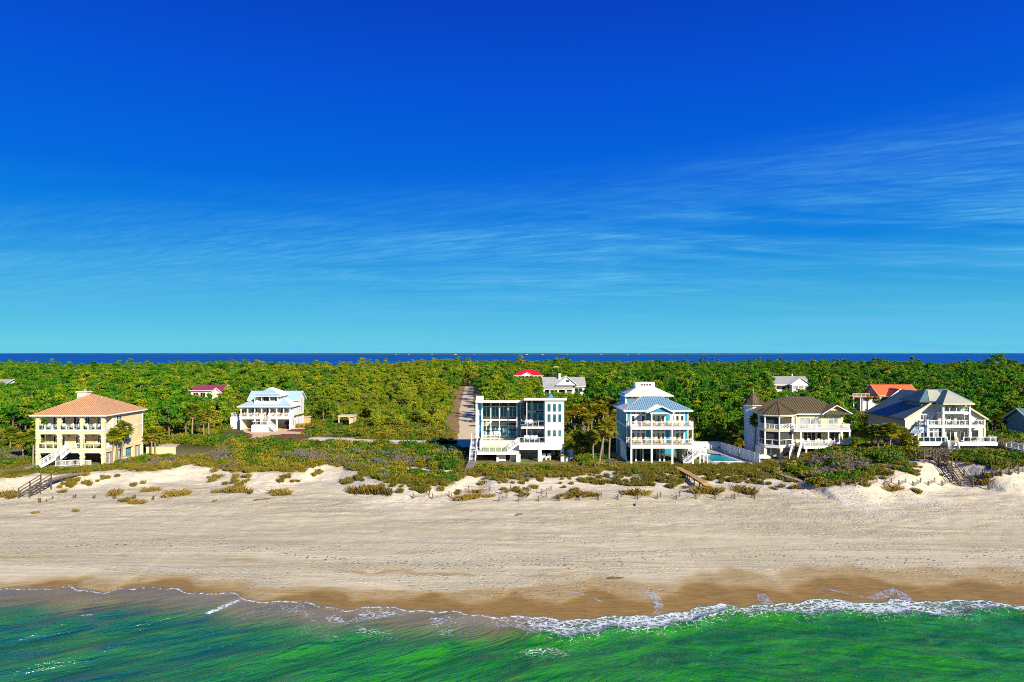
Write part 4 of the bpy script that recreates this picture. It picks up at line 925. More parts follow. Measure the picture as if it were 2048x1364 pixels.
def yard_b():
    x, y = gP(614, 848, 2.2); r = thing('storage_shed', (x, y, 2.2), 'small new timber shed beside the white blue-roofed house', 'shed')
    part(r, 'wall', 'wood_new', (x-0.9, x+0.9, y-0.8, y+0.8, 2.1, 4.3)); part(r, 'roof', 'beige', (x-1.1, x+1.15, y-1.0, y+1.0, 4.3, 4.45)); part(r, 'door', 'tan_cushion', (x+0.1, x+0.8, y-0.86, y-0.803, 2.2, 4.1))
    x0, y0 = gP(678, 853, 2.2); wd = 28*y0/FPX; dp = 3.4
    r = thing('garden_pergola', (x0+wd/2, y0+dp/2, 2.2), 'beige flat-topped pavilion with arched openings in the scrub', 'pavilion')
    columns(r, [(x0, y0), (x0+wd*0.76, y0), (x0, y0+dp), (x0+wd, y0+dp)], 2.0, 4.9, 0.3, 'beige')
    part(r, 'side_wall', 'beige', (x0+wd*0.8, x0+wd, y0+0.15, y0+dp-0.2, 2.0, 4.9)); part(r, 'canopy', 'beige', (x0-0.3, x0+wd+0.3, y0-0.3, y0+dp+0.3, 4.9, 5.35))
    for q, dd in ((x0+0.15, 1), (x0+wd*0.76-0.15, -1)): spandrel(r, q, y0-0.1, 4.897, 0.7, dd, 0.2, 'beige')
    x1, y1 = gP(652, 846, 2.2); t = table(x1, y1, 2.1, 'white picnic table left of the beige pavilion', 'white', 3.0, 1.0)
    x2, y2 = gP(665, 890, 2.1); r = thing('utility_box', (x2, y2, 2.1), 'green utility box at the edge of the sandy track', 'utility box')
    part(r, 'casing', 'green_box', (x2-0.4, x2+0.4, y2-0.35, y2+0.35, 2.0, 2.95)); MB().extr([(x2-0.45, y2-0.4, 2.95), (x2-0.45, y2+0.4, 2.95), (x2-0.45, y2+0.4, 3.15), (x2-0.45, y2-0.4, 3.0)], (0.9, 0, 0)).build('lid', 'green_box', r)
yard_b()
# ================================================================== white modern house with the glass front
def house_c():
    z = Zm(935, 775, 8.024); F = 132.0; z0 = 2.0
    r = thing('modern_house', (1.5, 139, z0), 'white modern flat-roofed house with tall glass front and raised pool', 'house')
    W = 142.0; PD = 5.8; xl = z.X(130, 136); xm = z.X(800, 136)
    def wedge(name, x0, x1, y0, y1, za, zb, ta, tb, m='white'):
        return MB().extr([(x0, y0, za), (x0, y1, zb), (x0, y1, tb), (x0, y0, ta)], (x1-x0, 0, 0)).build(name, m, r)
    ta, ba = z.Z(205, 136), z.Z(240, 136); wedge('roof', xl, z.X(880, 136), 135.6, 149, ba, ba-1.15, ta, ta-1.15)
    tb_, bb_ = z.Z(170, 131.6), z.Z(207, 131.6); wedge('roof', z.X(905, 131.6), z.X(1590, 131.6), 131.6, 149.2, bb_, bb_-1.45, tb_, tb_-1.45)
    zr = z.Z(240, 136); zr2 = z.Z(207, 131.6)
    part(r, 'chimney', 'white', (xl+0.02, z.X(255, 138), 137.2, 139.5, zr+0.3, z.Z(140, 138)))
    # left wall with the tall glass strip
    wedge('left_wall', xl+0.01, xl+0.35, 136.0, 148.95, z0, z0, zr-0.03, zr-1.15)
    window(r, 'F', 138.2, xl+0.36, z.X(232, 138), PD, zr-0.25, 1, 3, gm='glass_blue', fw=0.1)
    # glass wall behind the pool terrace
    bw = part(r, 'glass_wall', 'screen', (z.X(235, W), z.X(900, W), W, W+0.3, PD, zr-0.45))
    for k in range(4):
        a = z.X((245, 385, 525, 662)[k], W); b = z.X((365, 505, 640, 790)[k], W)
        window(r, 'F', W, a, b, z.Z(478, W), z.Z(300, W), 2, 1, gm='glass_teal', fw=0.12)
        window(r, 'F', W, a, b, z.Z(568, W), z.Z(528, W), 2, 1, gm='glass_teal', fw=0.1)
        window(r, 'F', W, a, b, PD+0.02, z.Z(604, W), 2, 1, gm='glass_teal', fw=0.12)
        if k < 3:
            part(r, 'wood_panel', 'chair_wood', (a+0.1, b-0.1, W-0.08, W-0.003, z.Z(503, W), z.Z(482, W))); part(r, 'wood_panel', 'chair_wood', (a+0.1, b-0.1, W-0.08, W-0.003, z.Z(600, W), z.Z(572, W)))
    for c in (238, 375, 515, 652, 793): columns(r, [(z.X(c, 137.6), 137.6)], PD, zr, 0.15)
    part(r, 'mid_beam', 'white', (z.X(238, 137.6), z.X(793, 137.6), 137.5, 137.7, z.Z(530, 137.6), z.Z(508, 137.6)))
    # connecting bay, dark glass
    part(r, 'corner_wall', 'screen', (z.X(800, 140), z.X(930, 140), 139.6, 140, PD-0.6, zr-0.3))
    for a, b in ((805, 850), (855, 900)): window(r, 'F', 139.6, z.X(a, 139.6), z.X(b, 139.6), PD-0.4, zr-0.5, 1, 2, gm='glass_teal', fw=0.06)
    # middle block: two storeys of glass with balconies
    M = 137.0; mx0, mx1 = z.X(915, M), z.X(1245, M); tz = z.Z(888, F); bz = z.Z(632, F)
    part(r, 'mid_wall', 'screen', (mx0, mx1, M, M+0.3, tz-0.5, zr2-0.42)); part(r, 'mid_pier', 'beige', (z.X(1018, M), z.X(1048, M), M-0.12, M-0.003, tz, zr2-0.5), (z.X(955, M), z.X(1018, M), M-0.10, M-0.003, z.Z(398, M), z.Z(372, M)), (z.X(1048, M), z.X(1095, M), M-0.10, M-0.003, z.Z(398, M), z.Z(372, M)))
    for a, b in ((955, 1016), (1050, 1125), (1130, 1225)):
        window(r, 'F', M, z.X(a, M), z.X(b, M), bz+0.1, z.Z(402, M), 1, 1, gm='glass_teal', fw=0.06); window(r, 'F', M, z.X(a, M), z.X(b, M), z.Z(370, M), z.Z(260, M), 1, 1, gm='glass_teal', fw=0.06)
        window(r, 'F', M, z.X(a, M), z.X(b, M), tz+0.1, bz-0.5, 1, 1, gm='glass_teal', fw=0.06)
    bx0 = z.X(860, F); bx1 = z.X(1238, F)
    bs = part(r, 'balcony', 'white', (bx0, bx1, F+0.2, M, bz-0.36, bz))
    railing(r, [(bx0+0.08, M-1.6, bz), (bx0+0.08, F+0.3, bz), (bx1-0.05, F+0.3, bz)], 1.1, 'glass', 1.1, m='white', pw=0.07, tr=0.06)
    columns(r, [(z.X(952, F+0.5), F+0.45)], tz, zr2, 0.14)
    tb0 = z.X(825, F); tb1 = z.X(1242, F)
    part(r, 'terrace', 'white', (tb0, tb1, F, 142, z.Z(1000, F), tz))
    railing(r, [(tb0+0.1, F+0.08, tz), (tb1, F+0.08, tz)], 1.05, 'glass', 1.0, m='white', pw=0.06, tr=0.06)
    # right tower
    t0, t1 = z.X(1242, F), z.X(1550, F); tw = wedge('tower', t0+0.003, t1, F+0.02, 147, z.Z(998, F), z.Z(998, F), zr2, zr2-1.25)
    for a, b in ((1280, 1338), (1367, 1424), (1453, 1511)):
        for c, d in ((255, 392), (425, 560), (682, 788)): window(r, 'F', F+0.02, z.X(a, F), z.X(b, F), z.Z(d, F), z.Z(c, F), 1, 1, gm='glass_teal', fw=0.05, proud=0.05)
    # pool terrace
    p0, p1 = xl+0.9, z.X(815, 134)
    part(r, 'pool_wall', 'cream_plain', (p0, p1, 134.0, 134.25, 3.95, 5.82), (p0, p0+0.25, 134.25, W, 4.0, PD-0.05), (p1-0.2, p1, 134.25, W, 4.0, PD-0.05), (p0+0.25, p1-0.2, 137.0, 137.2, 4.4, PD-0.06))
    part(r, 'terrace_floor', 'cream_plain', (p0+0.02, p1+0.6, 137.2, W, PD-0.3, PD-0.01))
    wm = mat('pool_water', (0.03, 0.42, 0.46), 0.05, 0.1, spec=0.6, bump=0.02, bscale=2.5); part(r, 'pool_water', 'pool_water', (p0+0.26, p1-0.21, 134.26, 136.99, 4.5, 5.72))
    lz = 4.0; d0, d1 = xl+0.5, z.X(830, 131)
    part(r, 'lower_deck', 'white', (d0, d1, 130.9, 134.0, 3.5, lz))
    railing(r, [(d0+0.1, 131.0, lz), (z.X(640, 131), 131.0, lz)], 0.95, 'glass', 1.2, m='white', pw=0.06, tr=0.05)
    part(r, 'bench', 'beige', (z.X(270, 133), z.X(590, 133), 132.7, 133.4, lz, lz+0.45), (z.X(270, 133), z.X(590, 133), 133.4, 133.5, lz+0.45, lz+0.8))
    stair(r, (z.X(645, 131.8), 131.9, lz), (z.X(822, 131.8), 131.9, tz), 1.2, m='metal_grey', style='cable')
    # ground storey: piers, cabinet, dark carport
    for a, b, y, w_ in ((465, 500, 132.0, 0.5), (780, 850, 131.2, 0.8), (1130, 1190, 132.2, 0.9), (1497, 1552, 132.05, 0.9)):
        part(r, 'pier', 'white', (z.X(a, y), z.X(b, y), y, y+w_, z0-0.6, 3.5 if a < 800 else z.Z(998, F)))
    part(r, 'ground_wall', 'cream_plain', (xl+0.3, t1-0.1, 146.4, 146.8, z0-0.3, 4.0), (t1-0.25, t1-0.02, 133.2, 146.4, z0-0.3, z.Z(998, F)), (z.X(840, 139), z.X(1120, 139), 139.0, 139.2, z0-0.2, 4.2)); part(r, 'outdoor_counter', 'white', (z.X(500, 133), z.X(615, 133), 132.8, 134, z0-0.2, 3.1), (z.X(680, 133), z.X(775, 133), 132.8, 134, z0-0.2, 3.1))
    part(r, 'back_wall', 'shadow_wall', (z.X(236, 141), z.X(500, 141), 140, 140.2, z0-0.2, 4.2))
    g = part(r, 'picket_gate', 'lattice_grey', (z.X(855, 137), z.X(1125, 137), 137, 137.06, z0, z.Z(1075, 137)))
    for k in range(4): part(r, 'louvre_slat', 'white', (z.X(1335, 138), z.X(1412, 138), 138, 138.1, 2.4+k*0.42, 2.62+k*0.42))
    zt0 = 0.6; sk = MB(); sx0, sx1 = z.X(1285, 140), z.X(1400, 140); sm = (sx0+sx1)/2; zt = z.Z(170, 131.6)-0.62
    for a, b in (((sx0, 138.5), (sx1, 138.5)), ((sx1, 138.5), (sx1, 141)), ((sx1, 141), (sx0, 141)), ((sx0, 141), (sx0, 138.5))): sk.poly([(a[0], a[1], zt), (b[0], b[1], zt), (sm, 139.75, zt+1.0)])
    sk.build('skylight', 'glass_blue', r)
    # white steel stair at the left corner
    sx = xl-0.25
    stair(r, (sx, 129.4, z0+0.1), (sx, 132.4, lz), 1.15, m='white', style='cable'); part(r, 'stair_landing', 'white', (sx-0.6, sx+0.7, 132.4, 134.0, lz-0.12, lz))
    stair(r, (sx, 134.0, lz), (sx, 137.0, PD), 1.15, m='white', style='cable')
    railing(r, [(sx-0.55, 132.4, lz), (sx-0.55, 134.0, lz)], 1.0, 'cable', 1.2)
    cs = z.X
    for i, (a, m_) in enumerate([(265, 'white'), (405, 'white'), (480, 'white'), (592, 'chair_teal'), (675, 'chair_teal'), (742, 'chair_teal')]): chair(cs(a, 139), 139, PD, random.uniform(-0.2, 0.2), '%s chair behind the raised pool, %s from the left' % ('white' if m_ == 'white' else 'teal', ordn(i)), m_, 1.15)
    chair_row([(cs(a, 133.4), 133.5) for a in (950, 1025)], bz, 'the upper balcony of the modern house', 'white armchair', s=1.1)
    chair_row([(cs(a, 133.3), 133.4) for a in (930, 970, 1048, 1105)], tz, 'the lower terrace of the modern house', 'white armchair', s=1.1)
    chair_row([(cs(a, 134), 134) for a in (1228, 1302)], z0, 'the ground under the modern house', 'white lounge chair', s=1.1)
    table(cs(1080, 133.6), 133.6, bz, 'small white table on the modern house upper balcony', 'beige', 0.8, 0.7)
    sw = thing('screen_wall', (12.4, 133, 2), 'low pale slatted screen beside the modern house', 'screen wall'); part(sw, 'slat_wall', 'white_slat', (t1+0.35, t1+1.7, 132.3, 132.5, 1.8, 4.0)); part(sw, 'coping', 'white', (t1+0.3, t1+1.75, 132.25, 132.55, 4.0, 4.1))
    tr = thing('turf_mat', (z.X(870, 130.5), 130.5, 2.0), 'bright green mat on the ground before the modern house', 'mat'); part(tr, 'mat', 'turf_mat', (z.X(850, 130.5), z.X(900, 130.5), 130.1, 130.9, 2.05, 2.12))
    bw = thing('boardwalk', (sx, 126, 2.3), 'short dark timber boardwalk ending in white steps before the modern house', 'boardwalk')
    part(bw, 'planks', 'wood_grey', (sx-0.75, sx+0.8, 113.5, 129.2, 2.55, 2.65))
    for k in range(3): part(bw, 'step', 'white', (sx-0.8, sx+0.85, 112.4+k*0.38, 112.78+k*0.38, 1.9+k*0.2, 2.1+k*0.2))
    for y in (114, 119, 124): columns(bw, [(sx-0.65, y), (sx+0.7, y)], 1.2, 2.55, 0.14, 'wood_dark', name='post')
house_c()
# ================================================================== bright blue house on white posts
def house_d():
    z = Zm(1215, 760, 7.579); F = 128.3; W = 131.0; z0 = 2.0; d1b, d1, d2b, d2, ze = 5.05, 5.8, 8.62, 9.06, 12.0
    px = [z.X(c, F) for c in (361, 670, 982, 1290)]; x0, x1 = px[0]-0.15, px[3]+0.15; wl, wr = z.X(290, W), z.X(1222, W); yB = 143.5
    r = thing('beach_house', ((x0+x1)/2, 136, z0), 'bright blue three-storey house with white double porches and metal hip roofs', 'house')
    part(r, 'wall', 'blue_siding', (wl+0.06, wr, W, yB, d1-0.7, ze))
    part(r, 'side_wall', 'blue_siding_shaded', (wl, wl+0.06, W+0.02, yB, 2.0, ze-0.02))
    parts(r, 'side_trim', 'white', (wl-0.05, wl, W, yB, 5.35, 5.6), (wl-0.05, wl, W, yB, 8.75, 8.95), (wl-0.06, wl+0.12, W-0.05, W+0.12, d1, ze), (wr-0.12, wr+0.05, W-0.05, W+0.12, d1, ze), (wl-0.05, wl, 137.6, 137.8, 5.6, ze), (wl-0.05, wl+0.02, yB-0.15, yB+0.02, 2.0, ze))
    window(r, 'L', wl, 132.6, 133.3, 6.4, 8.2, 1, 2); window(r, 'L', wl, 135.3, 135.9, 7.6, 8.3, 1, 1); window(r, 'L', wl, 132.2, 133.0, 10, 11.6, 1, 2); window(r, 'L', wl, 139.2, 140, 6.4, 8.2, 1, 2)
    part(r, 'louvre_panel', 'white_slat', (wl-0.06, wl-0.003, 131.3, 138.0, 2.2, 5.2)); part(r, 'ground_rear_wall', 'blue_siding', (wl+0.1, wr, 141.5, 142, z0-0.3, d1b))
    # decks
    for a, b in ((d1b, d1), (d2b, d2)):
        s = part(r, 'deck', 'white', (x0, x1, F-0.1, W-0.003, a, b-0.06)); part(s, 'deck_boards', 'wood_deck', (x0+0.05, x1-0.05, F, W-0.003, b-0.06, b))
    part(r, 'ceiling_beam', 'white', (x0, x1, 134.0, 134.3, d1b-0.35, d1b), (x0, x1, 137.5, 137.8, d1b-0.35, d1b))
    columns(r, [(x, F+0.1) for x in px], z0-0.6, d1b, 0.34); columns(r, [(x, F+0.1) for x in px], d1, d2b, 0.26); columns(r, [(px[1], F+0.1), (px[2], F+0.1)], d2, 11.85, 0.24)
    for y in (132.5, 135.2, 138.5): columns(r, [(x, y) for x in (px[0]+1.6, px[0]+3.0, px[1]+2.4, px[2]-0.6)], z0-0.4, d1b, 0.3, 'white' if y < 133 else 'beige', name='pile')
    part(r, 'store_room', 'cream_plain', (z.X(1130, 131.5), wr, 131.2, 136, z0-0.4, d1b)); window(r, 'F', 131.2, z.X(1185, 131.2), z.X(1215, 131.2), 2.3, 4.6, 1, 1, name='store_door')
    for a in (d1, d2):
        railing(r, [(x0+0.1, F, a), (x1-0.1, F, a)], 1.0, 'cable', 1.9); railing(r, [(x0+0.05, W, a), (x0+0.05, F, a)], 1.0, 'cable', 1.9)
    railing(r, [(x1-0.05, F, d2), (x1-0.05, W, d2)], 1.0, 'picket', 1.9)
    # french doors: three groups a storey
    for fl, top in ((d1, d2b), (d2, 11.75)):
        for a, b, n in ((350, 580, 3), (672, 872, 3), (948, 1168, 3)):
            ax, bx = z.X(a, W), z.X(b, W); part(r, 'door_surround', 'white', (ax-0.08, bx+0.08, W-0.05, W-0.003, fl, fl+2.62))
            for k in range(n):
                c0 = ax+(bx-ax)*k/n; c1 = ax+(bx-ax)*(k+1)/n
                window(r, 'F', W-0.05, c0+0.04, c1-0.04, fl+0.02, fl+2.05, 1, 1, fw=0.19, name='french_door', gm='glass' if (k+int(a)) % 3 else 'glass_pale'); window(r, 'F', W-0.05, c0+0.06, c1-0.06, fl+2.16, fl+2.5, 1, 1, fw=0.07, name='transom')
    # roofs
    part(r, 'eave_board', 'white', (wl-0.4, wr+0.4, W-0.5, W-0.35, ze-0.25, ze+0.02))
    roof_hip(r, 'metal_blue', wl-0.7, wr+0.75, W-0.85, yB+0.6, ze+0.05, 14.35, z.X(540, 136), z.X(815, 136), 136.0, 139.5, rib='rib', sp=0.42)
    gx0, gx1, gp = z.X(595, F-0.5), z.X(1012, F-0.5), z.X(826, F-0.5); gz, gt = 11.9, 13.05
    roof_planes(r, 'metal_grey', [[(gx0, F-0.55, gz), (gp, F-0.55, gt), (gp, 134.5, gt), (gx0, 132.5, gz)], [(gp, F-0.55, gt), (gx1, F-0.55, gz), (gx1, 132.5, gz), (gp, 134.5, gt)]], 0.14, 'rib_pale', 0.45, fascia='white', name='porch_roof')
    MB().extr([(px[1]-0.2, F-0.02, gz-0.1), (px[2]+0.25, F-0.02, gz-0.1), (gp, F-0.02, gt-0.22)], (0, 0.12, 0)).build('gable', 'blue_siding', r)
    part(r, 'gable_beam', 'white', (px[1]-0.25, px[2]+0.3, F-0.06, F+0.2, gz-0.38, gz-0.1))
    # upper tower with its widow's walk
    ty = 137.5; tx0, tx1 = z.X(312, ty), z.X(925, ty)
    part(r, 'tower_wall', 'blue_siding', (tx0-0.6, tx1, ty, 144, 12.2, 14.75)); parts(r, 'tower_trim', 'white', (tx0-0.62, tx0-0.3, ty-0.06, ty-0.003, 12.6, 14.7), (tx1-0.25, tx1+0.02, ty-0.06, ty-0.003, 12.6, 14.7))
    for k in range(3): a = tx0+0.1+k*0.75; window(r, 'F', ty, a, a+0.6, 13.8, 14.65, 1, 1)
    roof_hip(r, 'metal_cream', z.X(262, ty-0.8), z.X(1000, ty-0.8), ty-0.8, 145.2, 14.5, 16.0, z.X(440, 140.5), z.X(718, 140.5), 140.2, 142.6, rib=None)  # sun glare on the metal put into this cream colour
    lx0 = wl-0.7; roof_planes(r, 'metal_cream', [[(lx0-0.05, yB+0.62, ze+0.09), (lx0-0.05, W-0.7, ze+0.09), (z.X(540, 136)-0.12, 136.05, 14.42), (z.X(540, 136)-0.12, 139.5, 14.42)]], 0.03, name='left_roof')
    q = part(r, 'widows_walk', 'white', (z.X(425, 140.3), z.X(715, 140.3), 140.2, 140.3, 15.95, 16.95), (z.X(425, 140.3), z.X(425, 140.3)+0.1, 140.3, 142.6, 15.95, 16.95), (z.X(715, 140.3)-0.1, z.X(715, 140.3), 140.3, 142.6, 15.95, 16.95), (z.X(425, 140.3), z.X(715, 140.3), 142.6, 142.7, 15.95, 16.95))
    for k in range(4): part(q, 'parapet_opening', 'shutter', (z.X(505+k*42, 140.2), z.X(505+k*42+30, 140.2), 140.17, 140.197, 16.3, 16.65))
    # stairs at right: down to a landing, then back to the ground
    lx = z.X(1395, F+1.2)
    stair(r, (lx-0.5, F+1.3, 4.1), (x1, F+1.3, d1), 1.2, m='beige', style='cable'); part(r, 'stair_landing', 'white', (lx-0.5, lx+1.1, F-0.6, F+2.0, 3.95, 4.1)); columns(r, [(lx-0.4, F-0.5), (lx+1.0, F-0.5), (lx+1.0, F+1.9)], 1.6, 3.95, 0.2)
    railing(r, [(lx+1.05, F+2.0, 4.1), (lx+1.05, F-0.55, 4.1), (lx-0.3, F-0.55, 4.1)], 1.0, 'picket', 1.3)
    stair(r, (z.X(1160, F), F-0.1, z0), (lx-0.5, F-0.1, 4.1), 1.0, m='white', style='cable')
    cs = z.X
    chair_row([(cs(a, 129.6), 129.7) for a in (560, 620, 700, 850, 950, 1010, 1060, 1130)], d2, 'the upper porch of the blue house', 'light wooden chair', 'chair_wood')
    table(cs(780, 129.7), 129.6, d2, 'light wooden dining table on the blue house upper porch', 'chair_wood', 2.2, 0.9)
    chair_row([(cs(a, 129.6), 129.7) for a in (420, 500, 605, 745, 830, 1020, 1105)], d1, 'the lower porch of the blue house', 'pale wooden chair', 'chair_wood')
    pool_d()
def pool_d():
    r = thing('garden_pool', (42, 135, 2), 'turquoise swimming pool in a pale terrace beside the blue house', 'pool')
    ax, ay = gP(1404, 926, 2.2); bx, by = gP(1470, 928, 2.2); cx, cy = gP(1436, 908, 2.2); dx, dy = gP(1402, 909, 2.2)
    MB().prism([(37.2, 128.6), (46.2, 128.6), (44.2, 146), (37.2, 146)], 1.4, 2.22).build('terrace', 'concrete', r)
    MB().prism([(38.6, 130.4), (43.6, 130.4), (42.6, 139.5), (38.6, 139.5)], 1.6, 2.27).build('pool_water', 'pool_water', r)
    part(r, 'coping', 'cream_plain', (38.4, 43.9, 130.1, 130.4, 2.2, 2.34), (38.4, 42.9, 139.5, 139.8, 2.2, 2.34))
    w_ = thing('pool_fence', (44, 138, 2), 'white horizontally slatted pool fence right of the blue house', 'fence')
    p = [(37.4, 146.3), (44.6, 146.3), (46.6, 128.4)]
    for a, c in zip(p[:-1], p[1:]):
        L = math.hypot(c[0]-a[0], c[1]-a[1]); n = round(L/2.4)
        for k in range(n+1): q = (a[0]+(c[0]-a[0])*k/n, a[1]+(c[1]-a[1])*k/n); part(w_, 'post', 'white', (q[0]-0.07, q[0]+0.07, q[1]-0.07, q[1]+0.07, 1.8, 4.05))
        for k in range(8): MB().bar((a[0], a[1], 2.2+k*0.245), (c[0], c[1], 2.2+k*0.245), 0.04, 0.2).build('slat', 'white', w_)
house_d()
# ================================================================== yellow turret house with brown metal roof
def house_e():
    z = Zm(1475, 775, 8.533); z0 = 2.0; s1b, s1, s2b, s2, ze = 4.25, 4.85, 7.45, 7.95, 10.75
    r = thing('beach_house', (58, 142, z0), 'pale yellow house with brown metal roof, corner turret and octagonal porch', 'house')
    X = z.X; W = 137.6; wr = X(1800, W); wl = 51.3; yB = 150
    part(r, 'wall', 'pale_yellow', (wl+0.06, wr, W, yB, s1-0.2, ze)); part(r, 'side_wall', 'white_siding', (wl, wl+0.06, W+0.5, yB, 2.0, ze-0.02)); part(r, 'ground_wall', 'white_siding', (wl+0.2, wr-0.4, W+0.8, yB-0.1, z0-0.5, s1-0.3))
    window(r, 'L', wl, 146.5, 147.5, 3.4, 5.2, 1, 2); window(r, 'L', wl, 141, 142, 5.6, 7.2, 1, 2)
    # octagonal screened porch, two storeys
    oc = [(X(365, 138.8), 138.8), (X(468, 135.6), 135.6), (X(713, 134.2), 134.2), (X(938, 135.6), 135.6), (X(1000, 137.5), 137.5), (X(420, 141), 141.0)]
    def grow(k): cx = sum(p[0] for p in oc)/6; cy = sum(p[1] for p in oc)/6; return [(cx+(p[0]-cx)*k, cy+(p[1]-cy)*k) for p in oc]
    for a, b, m_ in ((s1b, s1, 'white'), (s2b, s2, 'yellow')):
        s = MB().prism(grow(1.02), a, b).build('porch_floor', m_, r); MB().prism(grow(1.035), b-0.12, b-0.004).build('trim', 'white', s)
    for (a, b) in ((s1, s2b), (s2, ze-0.35)):
        for i, p in enumerate(oc[:5]): columns(r, [p], a, b, 0.22)
        for i in range(3):
            p, q = oc[i], oc[i+1]; e = Vector((q[0]-p[0], q[1]-p[1], 0)); nrm = Vector((-e.y, e.x, 0)).normalized()*0.3
            MB().bar((p[0]+nrm.x, p[1]+nrm.y, (a+b)/2), (q[0]+nrm.x, q[1]+nrm.y, (a+b)/2), 0.03, b-a-0.05).build('insect_screen', 'screen', r)
        window(r, 'F', 136.3, X(745, 136.3), X(915, 136.3), a+0.9, b-0.25, 3, 1, fm='white', gm='glass_pale' if a == s2 else 'glass', fw=0.08)
    railing(r, [(p[0], p[1], s2) for p in oc[:4]], 1.0, 'cross', 0.9); railing(r, [(p[0], p[1], s1) for p in oc[:4]], 1.0, 'open', 1.6)
    MB().prism(grow(1.02), ze-0.4, ze-0.1).build('porch_beam', 'yellow', r)
    # ground level under the porch
    columns(r, [(X(750, 134.6), 134.7), (X(470, 135.9), 135.9), (X(930, 136), 136)], z0-0.5, s1b, 0.5, 'cream_plain'); part(r, 'store_room', 'white_siding', (X(370, 137.8), X(570, 137.8), 137.0, 140, z0-0.4, s1b-0.003)); window(r, 'F', 137.0, X(500, 137), X(560, 137), z0, 4.0, 1, 1, gm='glass_pale', name='door')
    # decks to the right
    dx0, dx1, F = X(965, 134.6), X(1938, 134.6), 134.6
    u = part(r, 'upper_deck', 'white', (dx0, dx1, F, W-0.003, s2b, s2-0.05)); part(u, 'deck_boards', 'wood_deck', (dx0+0.05, dx1-0.05, F+0.05, W-0.003, s2-0.05, s2))
    railing(r, [(dx0, F+0.08, s2), (dx1-0.08, F+0.08, s2), (dx1-0.08, W, s2)], 1.0, 'picket', 2.2)
    columns(r, [(X(c, F), F+0.15) for c in (1085, 1555, 1772, 1918)], s1, s2b, 0.24)
    l = part(r, 'lower_deck', 'white', (X(1085, F), X(1690, F), F-1.3, W-0.003, s1b+0.05, s1-0.05), (X(1690, F), X(1915, F), F+0.4, W-0.003, s1b+0.06, s1-0.05)); part(l, 'deck_boards', 'wood_deck', (X(1090, F), X(1685, F), F-1.2, W-0.003, s1-0.05, s1))
    railing(r, [(X(1090, F-1.2), F-1.2, s1), (X(1690, F-1.2), F-1.2, s1)], 1.0, 'picket', 1.6); railing(r, [(X(1690, F), F+0.5, s1), (X(1910, F), F+0.5, s1)], 1.0, 'picket', 1.2)
    columns(r, [(X(1170, F-1), F-1.0), (X(1500, F-1), F-1.0)], 2.0, s1b, 0.3)
    stair(r, (X(955, 131.6), 131.6, 2.6), (X(1030, 133.6), 133.8, s1), 1.5, m='wood_dark', style='solid')
    # openings of the main wall
    for a, b, n in ((1045, 1440, 4), (1540, 1720, 2)): window(r, 'F', W, X(a, W), X(b, W), s2+0.05, s2+2.15, n, 1, gm='glass_pale', fw=0.14, name='sliding_doors')
    for a, b, n in ((1120, 1335, 3), (1350, 1430, 1), (1570, 1735, 2)): window(r, 'F', W, X(a, W), X(b, W), s1+0.05, s1+2.2, n, 1, fw=0.11, name='sliding_doors')
    for a in (1030, 1490, 1775): part(r, 'wall_lamp', 'shutter', (X(a, W)-0.08, X(a, W)+0.08, W-0.16, W, s2+2.2, s2+2.45))
    # roofs
    roof_hip(r, 'metal_brown', wl-0.7, wr+0.9, W-0.7, yB+0.5, ze+0.08, 13.85, X(835, 143), X(1245, 143), 142.6, 143.4, rib='rib_brown', sp=0.5)
    ap = (X(690, 138.4), 138.6, 13.15); og = grow(1.13); pl = []
    for i in range(6):
        p, q = og[i], og[(i+1) % 6]; pl.append([(p[0], p[1], ze+0.02), (q[0], q[1], ze+0.02), ap])
    b = MB()
    for p in pl: b.poly(p)
    rf = b.build('porch_roof', 'metal_brown', r); seams(rf, pl[:4], 0.5, 'rib_brown')
    hb = MB()
    for p in og[:5]: hb.bar((p[0], p[1], ze+0.06), (ap[0], ap[1], ap[2]+0.05), 0.12, 0.08)
    hb.build('hip_caps', 'rib_brown', rf); MB().prism(grow(1.135), ze-0.16, ze+0.005).build('fascia', 'white', rf)
    # open gable at right
    g0, g1, gp, gy = X(1465, 136.2), X(1960, 136.2), X(1700, 136.2), 136.2; gz, gt = 10.95, 12.6
    roof_planes(r, 'metal_brown', [[(g0, gy, gz), (gp, gy, gt), (gp, 143, gt), (g0, 143, gz)], [(gp, gy, gt), (g1, gy, gz), (g1, 143, gz), (gp, 143, gt)]], 0.14, 'rib_brown', 0.5, fascia='white', name='gable_roof')
    gw = MB().extr([(g0+0.7, gy+0.7, gz+0.05), (g1-0.7, gy+0.7, gz+0.05), (gp, gy+0.7, gt-0.15)], (0, 0.1, 0)).build('gable', 'pale_yellow', r); MB().extr([(gp-0.5, gy+0.69, gt-0.75), (gp+0.5, gy+0.69, gt-0.75), (gp, gy+0.69, gt-0.4)], (0, -0.03, 0)).build('vent', 'metal_orange', gw)
    roof_planes(r, 'metal_brown', [[(g0+0.5, gy-0.2, gz-0.05), (g1-0.4, gy-0.2, gz-0.05), (g1-1.6, gy+0.75, gz+0.55), (g0+1.6, gy+0.75, gz+0.55)]], 0.1, 'rib_brown', 0.5, name='pent_roof')
    # corner turret
    tx, ty, R = X(285, 146), 146.6, 1.9; o8 = [(tx+R*math.cos(math.pi/8+k*math.pi/4), ty+R*math.sin(math.pi/8+k*math.pi/4)) for k in range(8)]
    t = MB().prism(o8, z0-0.4, 11.9).build('turret', 'white_siding', r); e8 = [(tx+(p[0]-tx)*1.22, ty+(p[1]-ty)*1.22) for p in o8]; m8 = [(tx+(p[0]-tx)*1.0, ty+(p[1]-ty)*1.0) for p in o8]
    MB().prism(e8, 11.75, 11.92).build('fascia', 'white', t)
    b = MB(); pls = []
